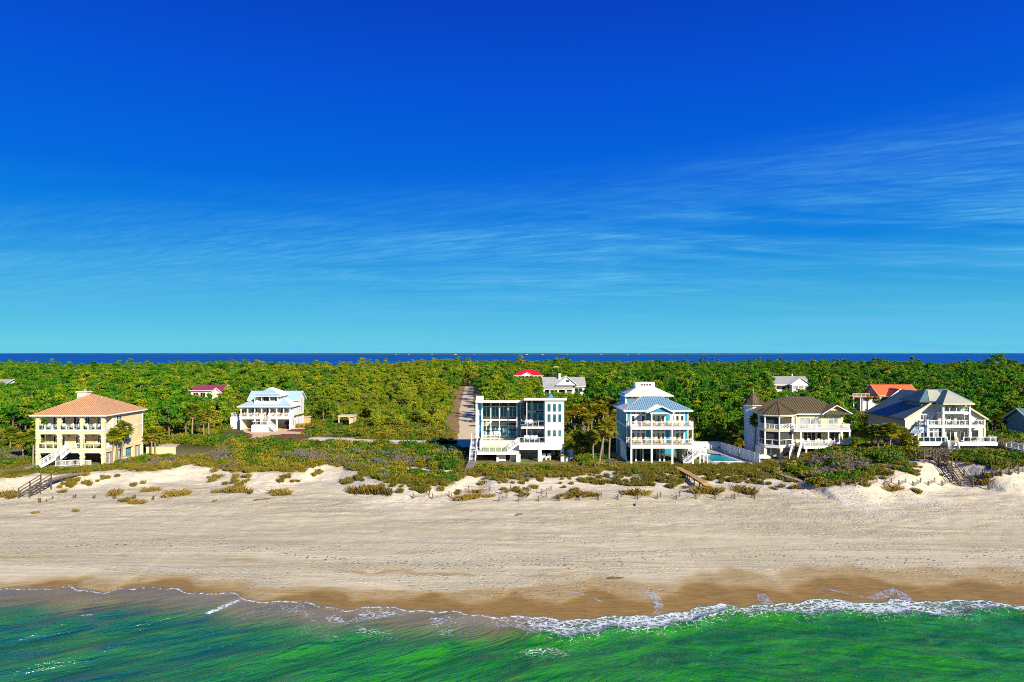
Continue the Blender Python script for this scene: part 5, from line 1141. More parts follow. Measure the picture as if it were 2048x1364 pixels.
    for k in range(8):
        a, c = k, (k+1) % 8; pls.append([(e8[a][0], e8[a][1], 11.92), (e8[c][0], e8[c][1], 11.92), (m8[c][0], m8[c][1], 12.25), (m8[a][0], m8[a][1], 12.25)]); pls.append([(m8[a][0], m8[a][1], 12.25), (m8[c][0], m8[c][1], 12.25), (tx, ty, 14.9)])
    for p in pls: b.poly(p)
    tr = b.build('turret_roof', 'metal_brown', t); seams(tr, pls, 0.35, 'rib_brown'); MB().tube([(tx, ty, 14.8), (tx, ty, 15.4)], [0.06, 0.02], 6).build('finial', 'white', tr)
    for k in (4, 5): p, q = o8[k], o8[k+1]; mx_, my_ = (p[0]+q[0])/2, (p[1]+q[1])/2
    part(t, 'panel', 'lattice_grey', (tx-0.3, tx+0.5, ty-R*0.93-0.06, ty-R*0.93+0.0, 3.6, 5.4))
    MB().tube([(58.8, 146, 12.9), (58.8, 146, 13.9)], [0.12, 0.12], 8).build('vent_pipe', 'white', r)
    chair_row([(X(a, 135.6), 135.6) for a in (1120, 1240, 1400, 1590, 1800)], s1, 'the lower deck of the turret house', 'white slatted chair')
    table(X(1250, 136), 136.2, s2, 'glass-topped table on the upper deck of the turret house', 'white')
    bt = thing('covered_boat', (X(420, 134.8), 134.2, 2.2), 'white covered dinghy stored under the turret house porch', 'boat')
    b = MB(); n = 9; L = 2.6; cx, cy = X(425, 134.8), 134.2
    for k in range(n):
        t_ = k/(n-1); wv = 0.62*math.sin(math.pi*(0.12+0.8*t_))**0.6; hz = 0.75*math.sin(math.pi*(0.15+0.7*t_)); x = cx-L/2+L*t_
        b.v += [(x, cy-wv, 2.35), (x, cy-wv*0.9, 2.3+hz*0.7), (x, cy, 2.35+hz), (x, cy+wv*0.9, 2.3+hz*0.7), (x, cy+wv, 2.35)]
    for k in range(n-1):
        for j in range(4): a = 5*k+j; b.f.append((a, a+1, a+6, a+5))
    b.build('hull_cover', 'white', bt, smooth=True); part(bt, 'cradle', 'wood_dark', (cx-0.9, cx-0.7, cy-0.4, cy+0.4, 1.9, 2.4), (cx+0.6, cx+0.8, cy-0.4, cy+0.4, 1.9, 2.4))
house_e()
# ================================================================== cream gabled house on the right-hand dune
def house_f():
    z = Zm(1725, 770, 7.314); X = z.X; F, G = 132.0, 134.2; g1, f2b, f2, f3b, f3 = 5.75, 8.55, 8.98, 11.2, 11.55; z0 = 4.2
    r = thing('beach_house', (85, 140, z0), 'cream gabled house with dark teal shingle roof and stacked white balconies', 'house')
    xl, xr, xp, zp, ze = 77.3, 92.6, 85.0, 15.1, 10.4; yB = 148
    zc = ze-0.3+(zp-ze+0.3)*(82.0-xl+0.6)/(xp-xl+0.6); zk = zc-0.3
    MB().extr([(xl, G, z0-0.6), (xr, G, z0-0.6), (xr, G, ze-0.1), (88.0, G, zk), (82.0, G, zk), (xl, G, ze-0.1)], (0, yB-G, 0)).build('wall', 'cream', r)
    part(r, 'side_wall', 'lattice_grey', (xl-0.06, xl-0.003, G+0.05, yB-0.05, z0-0.6, ze-0.25))  # thin darker sheet over the cream wall: left-face shade put into colour
    roof_planes(r, 'shingle_teal', [[(xl-0.6, G-0.7, ze-0.3), (82.0, G-0.7, zc), (82.0, 136.6, zc), (xp, 136.6, zp), (xp, yB+0.6, zp), (xl-0.6, yB+0.6, ze-0.3)], [(xp, 136.6, zp), (88.0, 136.6, zc), (88.0, G-0.7, zc), (xr+0.6, G-0.7, ze-0.3), (xr+0.6, yB+0.6, ze-0.3), (xp, yB+0.6, zp)]], 0.22, fascia=None, name='roof')
    
    for a, b in (((xl-0.6, ze-0.3), (82.0, zc)), ((88.0, zc), (xr+0.6, ze-0.3))): MB().bar((a[0], G-0.72, a[1]-0.12), (b[0], G-0.72, b[1]-0.12), 0.1, 0.34).build('bargeboard', 'beige', r)
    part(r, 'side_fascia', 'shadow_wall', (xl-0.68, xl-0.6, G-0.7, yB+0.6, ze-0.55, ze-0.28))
    part(r, 'corner_board', 'white', (xl-0.04, xl+0.16, G-0.05, G-0.003, z0, ze-0.2))
    # left-facing dormer and its hipped roof
    part(r, 'dormer', 'blue_siding_shaded', (80.8, 86, 134.8, 140.0, 11.6, 13.5))  # shade of the left-facing wall put into its dark teal colour
    for k in range(3): window(r, 'L', 80.8, 135.4+k*1.6, 136.3+k*1.6, 12.75, 13.3, 1, 1, fm='lattice_grey')
    roof_hip(r, 'shingle_teal', 80.1, 90.5, 134.1, 141.2, 13.5, 15.75, 83.2, 87.5, 137.2, 138.0, fascia='shadow_wall', name='dormer_roof')
    pz = MB().poly([(82.0, 134.05, 13.56), (85.8, 134.05, 13.56), (85.2, 136.9, 15.62), (83.3, 136.9, 15.62)]).build('sunlit_slope_sheet', 'shingle_sunlit', r)  # sheet over the front slope, sunlight put into its pale colour
    # projecting centre bay with balconies
    bx0, bx1 = X(1182, F), X(1570, F); cols = [X(958, F), bx0, bx1, X(1785, F)]
    part(r, 'bay_wall', 'cream_plain', (bx0, bx1, F+1.6, G, g1, 13.3))
    for y0_, a, b in ((0, f2b, f2), (1, f3b, f3)):
        s = part(r, 'balcony_floor', 'white', ((cols[0] if a == f2b else bx0)-0.1, (cols[3] if a == f2b else bx1)+0.1, F-0.05, G-0.003, a, b))
    part(r, 'lower_deck', 'white', (X(805, F), X(1968, F), F-0.2, G-0.003, 5.1, g1))
    for i, x in enumerate(cols): columns(r, [(x, F+0.12)], g1, f2b, 0.42 if i in (1, 2) else 0.34); 
    columns(r, [(bx0, F+0.12), (bx1, F+0.12)], f2, f3b, 0.4); columns(r, [(bx0, F+0.12), (bx1, F+0.12)], f3, 13.3, 0.36); columns(r, [(x, F+0.12) for x in (cols[0], cols[3])], f2, f2+1.15, 0.34, name='newel')
    columns(r, [(X(c, F), F+1.0) for c in (1385, 1740)], 3.2, 5.1, 0.3)
    railing(r, [(cols[0], F+0.1, f2), (cols[3], F+0.1, f2), (cols[3], G, f2)], 1.0, 'glass', 1.25, pw=0.12); railing(r, [(bx0, F+0.1, f3), (bx1, F+0.1, f3)], 1.0, 'glass', 1.25, pw=0.12)
    railing(r, [(X(805, F), F-0.1, g1), (X(1235, F), F-0.1, g1)], 1.0, 'glass', 1.25, pw=0.12); railing(r, [(X(1470, F), F-0.1, g1), (X(1965, F), F-0.1, g1), (X(1965, F), G, g1)], 1.0, 'glass', 1.25, pw=0.12)
    stair(r, (X(1330, 129.6), 129.4, 4.3), (X(1300, F), F-0.2, g1), 1.7, m='white', style='solid')
    stair(r, (cols[0]-2.6, G-0.9, g1+0.6), (cols[0]-0.2, G-0.9, f2), 1.0, m='lattice_grey', style='cable', rm='lattice_grey')
    # windows
    for a, b, n, y, c0, c1 in ((845, 968, 3, G, f2+0.35, f2+1.9), (1015, 1070, 1, G, f2+0.1, f2+2.0), (1105, 1165, 1, G, f2+0.1, f2+2.1), (1105, 1165, 1, G, f3+0.2, f3+1.8), (1590, 1700, 1, G, g1+0.1, g1+2.2)): window(r, 'F', y, X(a, y), X(b, y), c0, c1, n, 1, fw=0.09)
    for fl, c in ((g1, 2.3), (f2, 2.05), (f3, 1.7)):
        window(r, 'F', F+1.6, X(1215, F+1.6), X(1350, F+1.6), fl+0.05, fl+c, 2, 1, fw=0.11, name='sliding_doors'); window(r, 'F', F+1.6, X(1430, F+1.6), X(1555, F+1.6), fl+(0.4 if fl > g1 else 0.05), fl+c, 2, 1, fw=0.1)
    for k in range(3):
        for c0, c1 in ((0.55, 1.95), (2.05, 2.55)): window(r, 'F', F+0.5, X(972+k*66, F+0.5), X(972+k*66+62, F+0.5), g1+c0, g1+c1, 1, 1, fw=0.07, name='sunroom_window', gm='glass_pale' if k % 2 else 'glass')
    part(r, 'sunroom_wall', 'white', (X(830, F+0.6), X(1180, F+0.6), F+0.5, G-0.01, g1, f2b-0.003))
    for k in range(2): window(r, 'F', F+0.5, X(850+k*55, F+0.5), X(850+k*55+48, F+0.5), g1+0.55, g1+1.9, 1, 1, fw=0.07, name='sunroom_window')
    # slatted lean-to roof at left
    pr = roof_planes(r, 'metal_blue', [[(X(690, 132), 131.8, g1+1.9), (X(830, 131), 130.9, g1+1.7), (X(945, 134), 133.8, f2-0.1), (X(790, 134), 133.9, f2-0.1)]], 0.06, 'rib_pale', 0.4, name='lean_to_roof', fascia='white')
    columns(r, [(X(735, 132), 132.2), (X(795, 132), 131.6)], g1-0.8, g1+1.9, 0.16)
    # top hipped roof over the bay, sunlight put into the colour of its paler slopes
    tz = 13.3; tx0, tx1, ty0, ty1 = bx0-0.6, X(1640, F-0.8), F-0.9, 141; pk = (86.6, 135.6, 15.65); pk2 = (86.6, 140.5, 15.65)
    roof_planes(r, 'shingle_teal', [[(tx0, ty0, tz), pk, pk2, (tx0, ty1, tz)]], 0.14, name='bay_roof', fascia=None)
    roof_planes(r, 'shingle_sunlit', [[(tx0, ty0, tz), (tx1, ty0, tz), pk], [(tx1, ty0, tz), (tx1, ty1, tz), pk2, pk]], 0.14, name='bay_roof', fascia=None)
    fb = MB().bar((tx0, ty0, tz-0.12), (tx1, ty0, tz-0.12), 0.1, 0.3).bar((tx1, ty0, tz-0.12), (tx1, ty1, tz-0.12), 0.1, 0.3); fb.build('fascia', 'beige', r)
    part(r, 'bay_soffit', 'cream_plain', (bx0-0.1, bx1+0.1, F, G, tz-0.25, tz-0.16))
    spandrel(r, bx1-0.2, F+0.02, tz-0.26, 0.9, -1, 0.2, 'white'); spandrel(r, bx0+0.2, F+0.02, tz-0.26, 0.9, 1, 0.2, 'white')
    chair_row([(X(a, 132.8), 132.9) for a in (1260, 1400)], f3, 'the top balcony of the cream gabled house', 'dark wooden chair', 'wood_dark', s=0.9)
    chair_row([(X(a, 132.8), 132.9) for a in (880, 1290, 1480, 1640)], f2, 'the middle balcony of the cream gabled house', 'white chair', s=0.95)
    chair_row([(X(a, 132.6), 132.7) for a in (1400, 1600)], g1, 'the lower deck of the cream gabled house', 'wooden chair', 'chair_wood')
    # ramp with white railing down the dune
    rp = thing('ramp_walkway', (97, 124, 3.5), 'white-railed ramp sloping down the dune from the cream house', 'walkway')
    MB().bar((94.2, 129.5, 5.1), (98.3, 116.8, 3.9), 1.3, 0.16).build('ramp_boards', 'wood_grey', rp); railing(rp, [(93.6, 129.3, 5.1), (97.7, 116.6, 3.95)], 1.0, 'cable', 2.2, pw=0.13); railing(rp, [(94.9, 129.7, 5.1), (99.0, 117.0, 3.95)], 1.0, 'cable', 2.2, pw=0.13)
    for k in range(4): t = k/3.5; columns(rp, [(94.2+4.1*t, 129.5-12.7*t)], 2.0, 5.0-1.2*t, 0.16, 'wood_dark', name='pile')
house_f()
# ================================================================== houses in the trees behind
def far_house(label, u0, u1, Y, dep, zeave, zridge, roof, wall, kind='gable_x', nwin=3, base=2.0, seam='rib_pale', name='far_house'):
    x0, x1 = uX(u0, Y), uX(u1, Y); r = thing(name, ((x0+x1)/2, Y+dep/2, base), label, 'house')
    part(r, 'wall', wall, (x0+0.6, x1-0.6, Y+0.6, Y+dep-0.6, base, zeave)); xm, ym = (x0+x1)/2, Y+dep/2
    if kind == 'hip': roof_hip(r, roof, x0, x1, Y, Y+dep, zeave, zridge, xm-(x1-x0)*0.12, xm+(x1-x0)*0.12, ym-0.2, ym+0.2, rib=seam, sp=0.6)
    else:
        roof_planes(r, roof, [[(x0, Y, zeave), (x1, Y, zeave), (x1, ym, zridge), (x0, ym, zridge)], [(x1, Y+dep, zeave), (x0, Y+dep, zeave), (x0, ym, zridge), (x1, ym, zridge)]], 0.2, seam, 0.6, fascia='white')
        for x in (x0+0.6, x1-0.7): MB().extr([(x, Y+0.6, zeave-0.02), (x, Y+dep-0.6, zeave-0.02), (x, ym, zridge-0.35)], (0.1, 0, 0)).build('gable', wall, r)
    for k in range(nwin):
        a = x0+1.2+(x1-x0-2.4)*k/nwin; b = x0+1.2+(x1-x0-2.4)*(k+1)/nwin; window(r, 'F', Y+0.6, a+0.3, b-0.3, zeave-2.6, zeave-0.7, 2, 1, fw=0.12)
    return r, x0, x1
def cross_gable(r, xc, hw, Y0, Y1, ze, zp, roof, wall, seam='rib_pale', win=True, open_arch=False):
    roof_planes(r, roof, [[(xc-hw, Y0, ze), (xc, Y0, zp), (xc, Y1, zp), (xc-hw, Y1, ze)], [(xc, Y0, zp), (xc+hw, Y0, ze), (xc+hw, Y1, ze), (xc, Y1, zp)]], 0.18, seam, 0.6, fascia='white', name='gable_roof')
    MB().extr([(xc-hw+0.35, Y0+0.5, ze-0.1), (xc+hw-0.35, Y0+0.5, ze-0.1), (xc, Y0+0.5, zp-0.3)], (0, 0.15, 0)).build('gable', wall, r)
def background():
    # purple roof
    r, x0, x1 = far_house('house with purple metal roof half hidden in the pines', 377, 446, 262, 10, 8.6, 10.6, 'metal_purple', 'cream', nwin=4, seam=None); cross_gable(r, uX(432, 258), 2.6, 258, 267, 7.6, 9.9, 'metal_purple', 'cream_plain', None)
    part(r, 'porch', 'cream_plain', (uX(420, 257), uX(444, 257), 257, 262.5, 2, 7.4)); EXCL.append((x0-4, x1+4, 250, 276))
    # red roof
    r, x0, x1 = far_house('white house with bright red hip roof deep in the forest', 1027, 1088, 470, 18, 7.6, 11.6, 'metal_red', 'white_siding', 'hip', 5, seam=None); cross_gable(r, uX(1054, 466), 4.6, 466, 476, 7.5, 9.8, 'metal_red', 'white', None); EXCL.append((x0-4, x1+4, 452, 492))
    columns(r, [(uX(u, 466.6), 467) for u in (1042, 1050, 1058, 1066)], 2, 7.5, 0.5)
    # grey metal roof with arched porch
    Y = 318; r, x0, x1 = far_house('white house with grey metal gable roofs and arched porch', 1086, 1172, Y, 13, 7.4, 11.6, 'metal_grey', 'white_siding', nwin=4)
    cross_gable(r, uX(1134, Y-4), 5.0, Y-4, Y+8, 8.2, 12.2, 'metal_grey', 'white_siding'); window(r, 'F', Y-3.5, uX(1132, Y)-0.4, uX(1136, Y)+0.4, 9.6, 10.6, 1, 1)
    roof_planes(r, 'metal_grey', [[(uX(1080, Y-5), Y-5, 6.4), (uX(1146, Y-5), Y-5, 6.4), (uX(1146, Y), Y+0.5, 9.0), (uX(1098, Y), Y+0.5, 9.0)]], 0.18, 'rib_pale', 0.6, fascia='white', name='porch_roof')
    part(r, 'chimney', 'white', (uX(1117, Y+5), uX(1121, Y+5), Y+4.5, Y+6, 9, 13.4))
    for a in (1088, 1100, 1116, 1132, 1146): columns(r, [(uX(a, Y-4.6), Y-4.4)], 2, 6.3, 0.55)
    for a, b in ((1088, 1100), (1100, 1116), (1116, 1132), (1132, 1146)): spandrel(r, uX(a, Y-4.6)+0.27, Y-4.5, 6.28, 1.0, 1, 0.3); spandrel(r, uX(b, Y-4.6)-0.27, Y-4.5, 6.28, 1.0, -1, 0.3)
    EXCL.append((x0-4, x1+4, 304, 336))
    # lime roofed cupola house
    r, x0, x1 = far_house('small house with pale lime roof high above the forest', 1103, 1123, 560, 9, 10.0, 12.2, 'metal_lime', 'white_siding', 'hip', 2, seam=None); EXCL.append((x0-4, x1+4, 545, 572))
    # grey house at right
    Y = 332; r, x0, x1 = far_house('white house with pale grey metal roof and screened porch among the pines', 1547, 1622, Y, 14, 7.8, 11.5, 'metal_grey', 'white_siding', 'gable_x', 3)
    cross_gable(r, uX(1602, Y-4), 4.9, Y-4, Y+7, 7.8, 11.2, 'metal_grey', 'white_siding'); part(r, 'porch', 'white_siding', (uX(1584, Y-3.4), uX(1620, Y-3.4), Y-3.4, Y, 2, 7.7)); part(r, 'chimney', 'white', (uX(1582, Y+8), uX(1584, Y+8), Y+7, Y+8, 9, 12.6))
    for k in range(3): a = uX(1586+k*11.5, Y-3.4); window(r, 'F', Y-3.4, a, a+2.4, 5.7, 7.4, 2, 1, gm='glass_pale'); window(r, 'F', Y-3.4, a, a+2.4, 2.8, 4.6, 2, 1, gm='glass_pale')
    EXCL.append((x0-4, x1+4, 318, 350))
    # orange roof
    Y = 246; r, x0, x1 = far_house('long pale house with bright orange metal roof', 1758, 1842, Y, 12, 7.6, 11.4, 'metal_orange', 'pale_yellow', nwin=2, seam=None)
    cross_gable(r, uX(1800, Y-3), 3.6, Y-3, Y+7, 7.4, 10.2, 'metal_orange', 'white_siding', None); part(r, 'bay', 'white', (uX(1783, Y-2.4), uX(1818, Y-2.4), Y-2.4, Y+0.6, 2.2, 7.3))
    for k in range(5):
        for c in (4.9, 6.3): window(r, 'F', Y-2.4, uX(1786+k*6.3, Y-2.4), uX(1786+k*6.3+4.6, Y-2.4), c-0.5, c+0.55, 1, 1, fw=0.1)
    part(r, 'side_wing', 'white_slat', (uX(1725, Y+1), uX(1760, Y+1), Y+1, Y+9, 2, 7.0)); part(r, 'wing_roof', 'metal_orange', (uX(1706, Y), uX(1758, Y), Y, Y+10, 7.0, 7.25)); railing(r, [(uX(1706, Y), Y+0.2, 7.25), (uX(1740, Y), Y+0.2, 7.25)], 1.1, 'cable', 1.5)
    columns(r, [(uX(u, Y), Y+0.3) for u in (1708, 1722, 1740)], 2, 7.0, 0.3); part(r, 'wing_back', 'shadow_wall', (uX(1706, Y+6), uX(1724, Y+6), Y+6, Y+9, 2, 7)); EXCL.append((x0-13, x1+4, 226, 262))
    # partly seen houses at the picture's edges
    r, x0, x1 = far_house('grey-blue house cut off at the right edge beyond the scrub', 2062, 2190, 152, 9, 7.6, 10.4, 'shingle_teal', 'lattice_grey', nwin=5, seam=None, base=3); EXCL.append((x0-2, x1+4, 149, 165))
    r, x0, x1 = far_house('white house mostly hidden by trees at the left edge', -50, 10, 292, 10, 9.6, 11.6, 'metal_grey', 'white_siding', nwin=4, seam=None); EXCL.append((x0-4, x1+4, 280, 305))
background()
# ================================================================== BEACH WALKWAYS AND FENCES
def gz(x, y): return float(ground(x, y))
_YS = np.arange(58, 200, 0.2)
def hit(u, v):
    """where the sight line of a picture point first meets the ground"""
    X = uX(u, _YS); below = (CAM_H-(v-V0)*_YS/FPX) <= ground(X, _YS); i = int(np.argmax(below)); return (float(X[i]), float(_YS[i]))
def beach_stair(pts, label, name='beach_stairs', wd=1.6, m='wood_dark', rails=True):
    """pts: 3D deck line from the head to the foot; level runs and flights"""
    r = thing(name, (pts[0][0], pts[0][1], gz(pts[0][0], pts[0][1])), label, 'stairs')
    for a, c in zip(pts[:-1], pts[1:]):
        a, c = Vector(a), Vector(c); d = c-a; L = d.length; rd = Vector((d.x, d.y, 0)).normalized(); sd = Vector((-rd.y, rd.x, 0))
        if abs(d.z) < 0.3: MB().bar(a, c, wd, 0.08).build('deck_boards', 'wood_grey', r)
        else:
            n = max(3, round(abs(d.z)/0.2))
            for k in range(n): p = a+d*((k+0.5)/n); b = MB(); b.bar(p-rd*0.16, p+rd*0.16, wd, 0.06); b.build('step', 'wood_grey', r)
        st = MB()
        for s in (-1, 1): st.bar(a+sd*s*wd/2-Vector((0, 0, 0.1)), c+sd*s*wd/2-Vector((0, 0, 0.1)), 0.1, 0.28)
        st.build('stringers', m, r)
        k = max(1, round(L/2.6))
        for j in range(k+1):
            for s in (-1, 1):
                p = a+d*j/k+sd*s*(wd/2+0.06); MB().box(p.x-0.07, p.x+0.07, p.y-0.07, p.y+0.07, min(gz(p.x, p.y)-0.3, p.z-0.3), p.z+(1.05 if rails else -0.05)).build('post', m, r)
        if rails:
            for s in (-1, 1):
                h = MB()
                for zz in (0.5, 1.0): h.bar(a+sd*s*wd/2+Vector((0, 0, zz)), c+sd*s*wd/2+Vector((0, 0, zz)), 0.07, 0.12)
                h.build('handrail', m, r)
    return r
def P3(u, v, z): x, y = gP(u, v, z); return (x, y, z)
beach_stair([P3(1842, 909, 6.0), P3(1866, 909, 6.0), P3(1884, 925, 4.9), P3(1900, 928, 4.8), P3(1934, 975, 2.0)], 'dark timber beach stairs zigzagging down the right dune')
beach_stair([P3(92, 962, 3.1), P3(48, 990, 1.9)], 'dark weathered timber beach stairs before the yellow house', wd=1.5)
def walkway(line, label, m, wd, rise=0.45, posts=True):
    r = thing('boardwalk', (line[0][0], line[0][1], line[0][2]), label, 'boardwalk')
    for a, c in zip(line[:-1], line[1:]):
        a, c = Vector(a), Vector(c); L = (c-a).length; n = max(1, int(L/0.9))
        for k in range(n): b = MB(); b.bar(a+(c-a)*(k/n+0.004), a+(c-a)*((k+1)/n-0.004), wd, 0.07); b.build('board_section', m, r)
        sd = Vector((-(c-a).y, (c-a).x, 0)).normalized(); s = MB()
        for q in (-1, 1): s.bar(a+sd*q*wd*0.42-Vector((0, 0, 0.14)), c+sd*q*wd*0.42-Vector((0, 0, 0.14)), 0.08, 0.2)
        s.build('joists', 'wood_dark', r)
        for k in range(int(L/2.5)+1):
            for q in (-1, 1): p = a+(c-a)*(k*2.5/L)+sd*q*wd*0.42; MB().box(p.x-0.07, p.x+0.07, p.y-0.07, p.y+0.07, gz(p.x, p.y)-0.3, p.z-0.2).build('pile', 'wood_dark', r)
    return r
walkway([P3(1354, 934, 2.95), P3(1384, 950, 3.05), P3(1410, 966, 2.9), P3(1428, 983, 2.0)], 'tan timber boardwalk running from the blue house down to the beach', 'wood_tan', 1.15)
walkway([P3(1553, 934, 2.7), P3(1552, 941, 2.8), P3(1562, 948, 2.8), P3(1578, 954, 2.75), P3(1592, 958, 2.6), P3(1622, 970, 1.95)], 'grey curving boardwalk from the turret house to the beach', 'wood_grey', 1.15)
walkway([P3(2002, 926, 4.4), P3(2028, 938, 3.9), P3(2070, 952, 3.3)], 'grey boardwalk crossing the dune at the right edge', 'wood_grey', 1.5)
walkway([P3(160, 946, 3.4), P3(120, 954, 3.3), P3(92, 962, 3.1)], 'grey plank walk through scrub behind the left beach stairs', 'wood_grey', 1.1)
# dune fences: short runs of posts with slats between, half buried
def sand_fence(p, q, label, h=0.9, n=2, group='sand fences along the dune foot', slats=True):
    r = thing('sand_fence', (p[0], p[1], gz(*p)), label, 'fence', group)
    top = []
    for k in range(n):
        t = k/(n-1); x = p[0]+(q[0]-p[0])*t; y = p[1]+(q[1]-p[1])*t; g = gz(x, y); hh = h*random.uniform(0.75, 1.1); lx, ly = random.uniform(-0.09, 0.09), random.uniform(-0.09, 0.09)
        b = MB(); b.bar((x, y, g-0.4), (x+lx, y+ly, g+hh), 0.13, 0.13); b.build('post', 'wood_dark', r); top.append((x, y, g, hh))
    if slats:
        s = MB()
        for a, c in zip(top[:-1], top[1:]):
            L = math.hypot(c[0]-a[0], c[1]-a[1]); k = int(L/0.13)
            for j in range(1, k):
                t = j/k; x = a[0]+(c[0]-a[0])*t; y = a[1]+(c[1]-a[1])*t; sag = 0.35*math.sin(math.pi*t); g = gz(x, y); s.bar((x, y, g-0.2), (x+random.uniform(-0.03, 0.03), y, g+(h*0.72)*(1-sag)), 0.045, 0.02)
            s.bar((a[0], a[1], a[2]+h*0.5), (c[0], c[1], c[2]+h*0.5), 0.02, 0.03)
        s.build('slats', 'wood_grey', r, kind='stuff')
    return r
def gp2(u, v, z=0): return hit(u, v)
nF = 0
runs = []
for k in range(3): runs.append((gp2(826+k*38, 998), gp2(858+k*40, 993), 'before the modern house, left run'))
for k in range(5): runs.append((gp2(920+k*41, 989-k*0.3), gp2(938+k*41, 982-k*0.3), 'in the row below the modern house'))
for k in range(4): runs.append((gp2(998+k*40, 1003), gp2(1013+k*40, 996), 'in the front row below the modern house'))
for k in range(10): runs.append((gp2(1158+k*39, 1001-k*0.4), gp2(1164+k*39, 996-k*0.4), 'in the row below the blue house'))
for k in range(9): runs.append((gp2(1653+k*29, 974-k*0.2), gp2(1667+k*29, 967-k*0.2), 'below the scrubby dune of the turret house'))
cnt = {}
for p, q, wh in runs:
    i = cnt.get(wh, 0); cnt[wh] = i+1; sand_fence(p, q, 'half-buried sand fence section %s, %s from the left' % (wh, ordn(i)), 0.85)
for i in range(7): a = gp2(1952+i*17, 962-i*2.5, 1.9); c = gp2(1966+i*17, 952-i*2.5, 2.0); sand_fence(a, c, 'tall post-and-wire sand fence right of the beach stairs, %s from the left' % ordn(i), 1.3)
for i, (u, v) in enumerate([(1979, 980), (78, 1005), (148, 997), (187, 998), (228, 998), (268, 998), (305, 1000)]): a = gp2(u, v); sand_fence(a, (a[0]+0.05, a[1]+0.3), 'lone fence post in the sand, %s' % ('right of the beach stairs' if u > 1000 else '%s from the left' % ordn(i-1)), 1.4 if u > 1000 else 0.6, group='lone posts in the sand', slats=False)
a = gp2(80, 1006); c = gp2(105, 999); sand_fence(a, c, 'long leaning fence rail half buried at the left of the beach', 0.5, 3)
def driftwood(u, v, L, rz, label):
    x, y = gp2(u, v); r = MB(); g = gz(x, y); d = Vector((math.cos(rz), math.sin(rz), 0.03)); pts = [Vector((x, y, g+0.08))+d*(L*(k/4-0.5))+Vector((0, 0, 0.05*math.sin(k*2.1))) for k in range(5)]
    r.tube(pts, [0.11, 0.13, 0.10, 0.08, 0.03], 7); r.tube([pts[2], pts[2]+Vector((0.25, 0.25, 0.3))], [0.05, 0.015], 5); tag(r.build('driftwood', 'wood_dark'), label, 'driftwood', 'driftwood on the sand')
driftwood(525, 1000, 2.6, 0.5, 'long driftwood branch on the sand below the tall dune'); driftwood(1270, 1010, 1.2, 1.4, 'short dark stick on the sand below the blue house'); driftwood(1232, 1158, 1.6, 0.05, 'dark log lying on the wet sand edge'); driftwood(1040, 1030, 0.9, 0.3, 'small dark stick on the open beach'); driftwood(430, 1003, 0.7, 0.8, 'bent stick on the sand below the left dune')
def wrack():
    """dark scraps of weed and shell along the old tide lines, too small to pick out singly"""
    rg = np.random.default_rng(77); b = MB()
    for k in range(520):
        x = rg.uniform(-58, 62)
        if k < 300: y = float(ys(x))+12.6+1.2*math.sin(x*0.12)+rg.normal(0, 0.35)
        else: y = rg.uniform(80, 98); 
        if k >= 300 and vn(x*0.15, y*0.4, 4) < 0.45: continue
        g = float(ground(x, y)); s = rg.uniform(0.06, 0.20) if k < 300 else rg.uniform(0.06, 0.16); h = s*0.5; a = rg.uniform(0, 3.14); c, q = math.cos(a)*s, math.sin(a)*s; i = len(b.v)
        b.v += [(x-c, y-q*0.6, g-0.01), (x+q, y-c*0.6, g-0.01), (x+c, y+q*0.6, g-0.01), (x-q, y+c*0.6, g-0.01), (x, y, g+h)]; b.f += [(i, i+1, i+4), (i+1, i+2, i+4), (i+2, i+3, i+4), (i+3, i, i+4)]
    tag(b.build('tide_wrack', 'wood_dark'), 'dark scraps of weed and shell strewn along the tide lines', 'wrack', None, 'stuff')
wrack()
# ================================================================== VEGETATION
def leaf_mesh(name, cen, size, nrm_bias, rng, m, aspect=0.55, extra=None, tint=None):
    """one mesh of leaf-sized quads; extra = (MB, material) woody pieces are separate objects"""
    n = len(cen); d = rng.normal(size=(n, 3))+nrm_bias; d /= np.linalg.norm(d, axis=1)[:, None]
    a = np.cross(d, rng.normal(size=(n, 3))); a /= np.linalg.norm(a, axis=1)[:, None]; b = np.cross(d, a)
    s = (size*rng.uniform(0.6, 1.35, n))[:, None]
    co = np.stack([cen-a*s, cen-b*s*aspect, cen+a*s, cen+b*s*aspect], 1).reshape(-1, 3)
    me = bpy.data.meshes.new(name); me.vertices.add(4*n); me.vertices.foreach_set('co', co.ravel().astype(np.float32)); me.loops.add(4*n); me.loops.foreach_set('vertex_index', np.arange(4*n, dtype=np.int32))
    me.polygons.add(n); me.polygons.foreach_set('loop_start', np.arange(0, 4*n, 4, dtype=np.int32)); me.polygons.foreach_set('loop_total', np.full(n, 4, np.int32)); me.update(calc_edges=True)
    at = me.attributes.new('tint', 'FLOAT', 'POINT'); tv = rng.uniform(0, 1, n) if tint is None else np.clip(tint+rng.normal(0, 0.12, n), 0, 1); at.data.foreach_set('value', np.repeat(tv, 4).astype(np.float32)); me.materials.append(MATS[m])
    return me
def in_ball(rng, n, c, r, shell=0.45):
    d = rng.normal(size=(n, 3)); d /= np.linalg.norm(d, axis=1)[:, None]; k = (shell+(1-shell)*rng.uniform(0, 1, n)**0.5)[:, None]; return np.array(c)+d*k*np.array(r), d
def wood_mesh(name, mb, m):
    me = bpy.data.meshes.new(name); me.from_pydata(mb.v, [], mb.f); me.materials.append(MATS[m]); me.shade_smooth(); return me
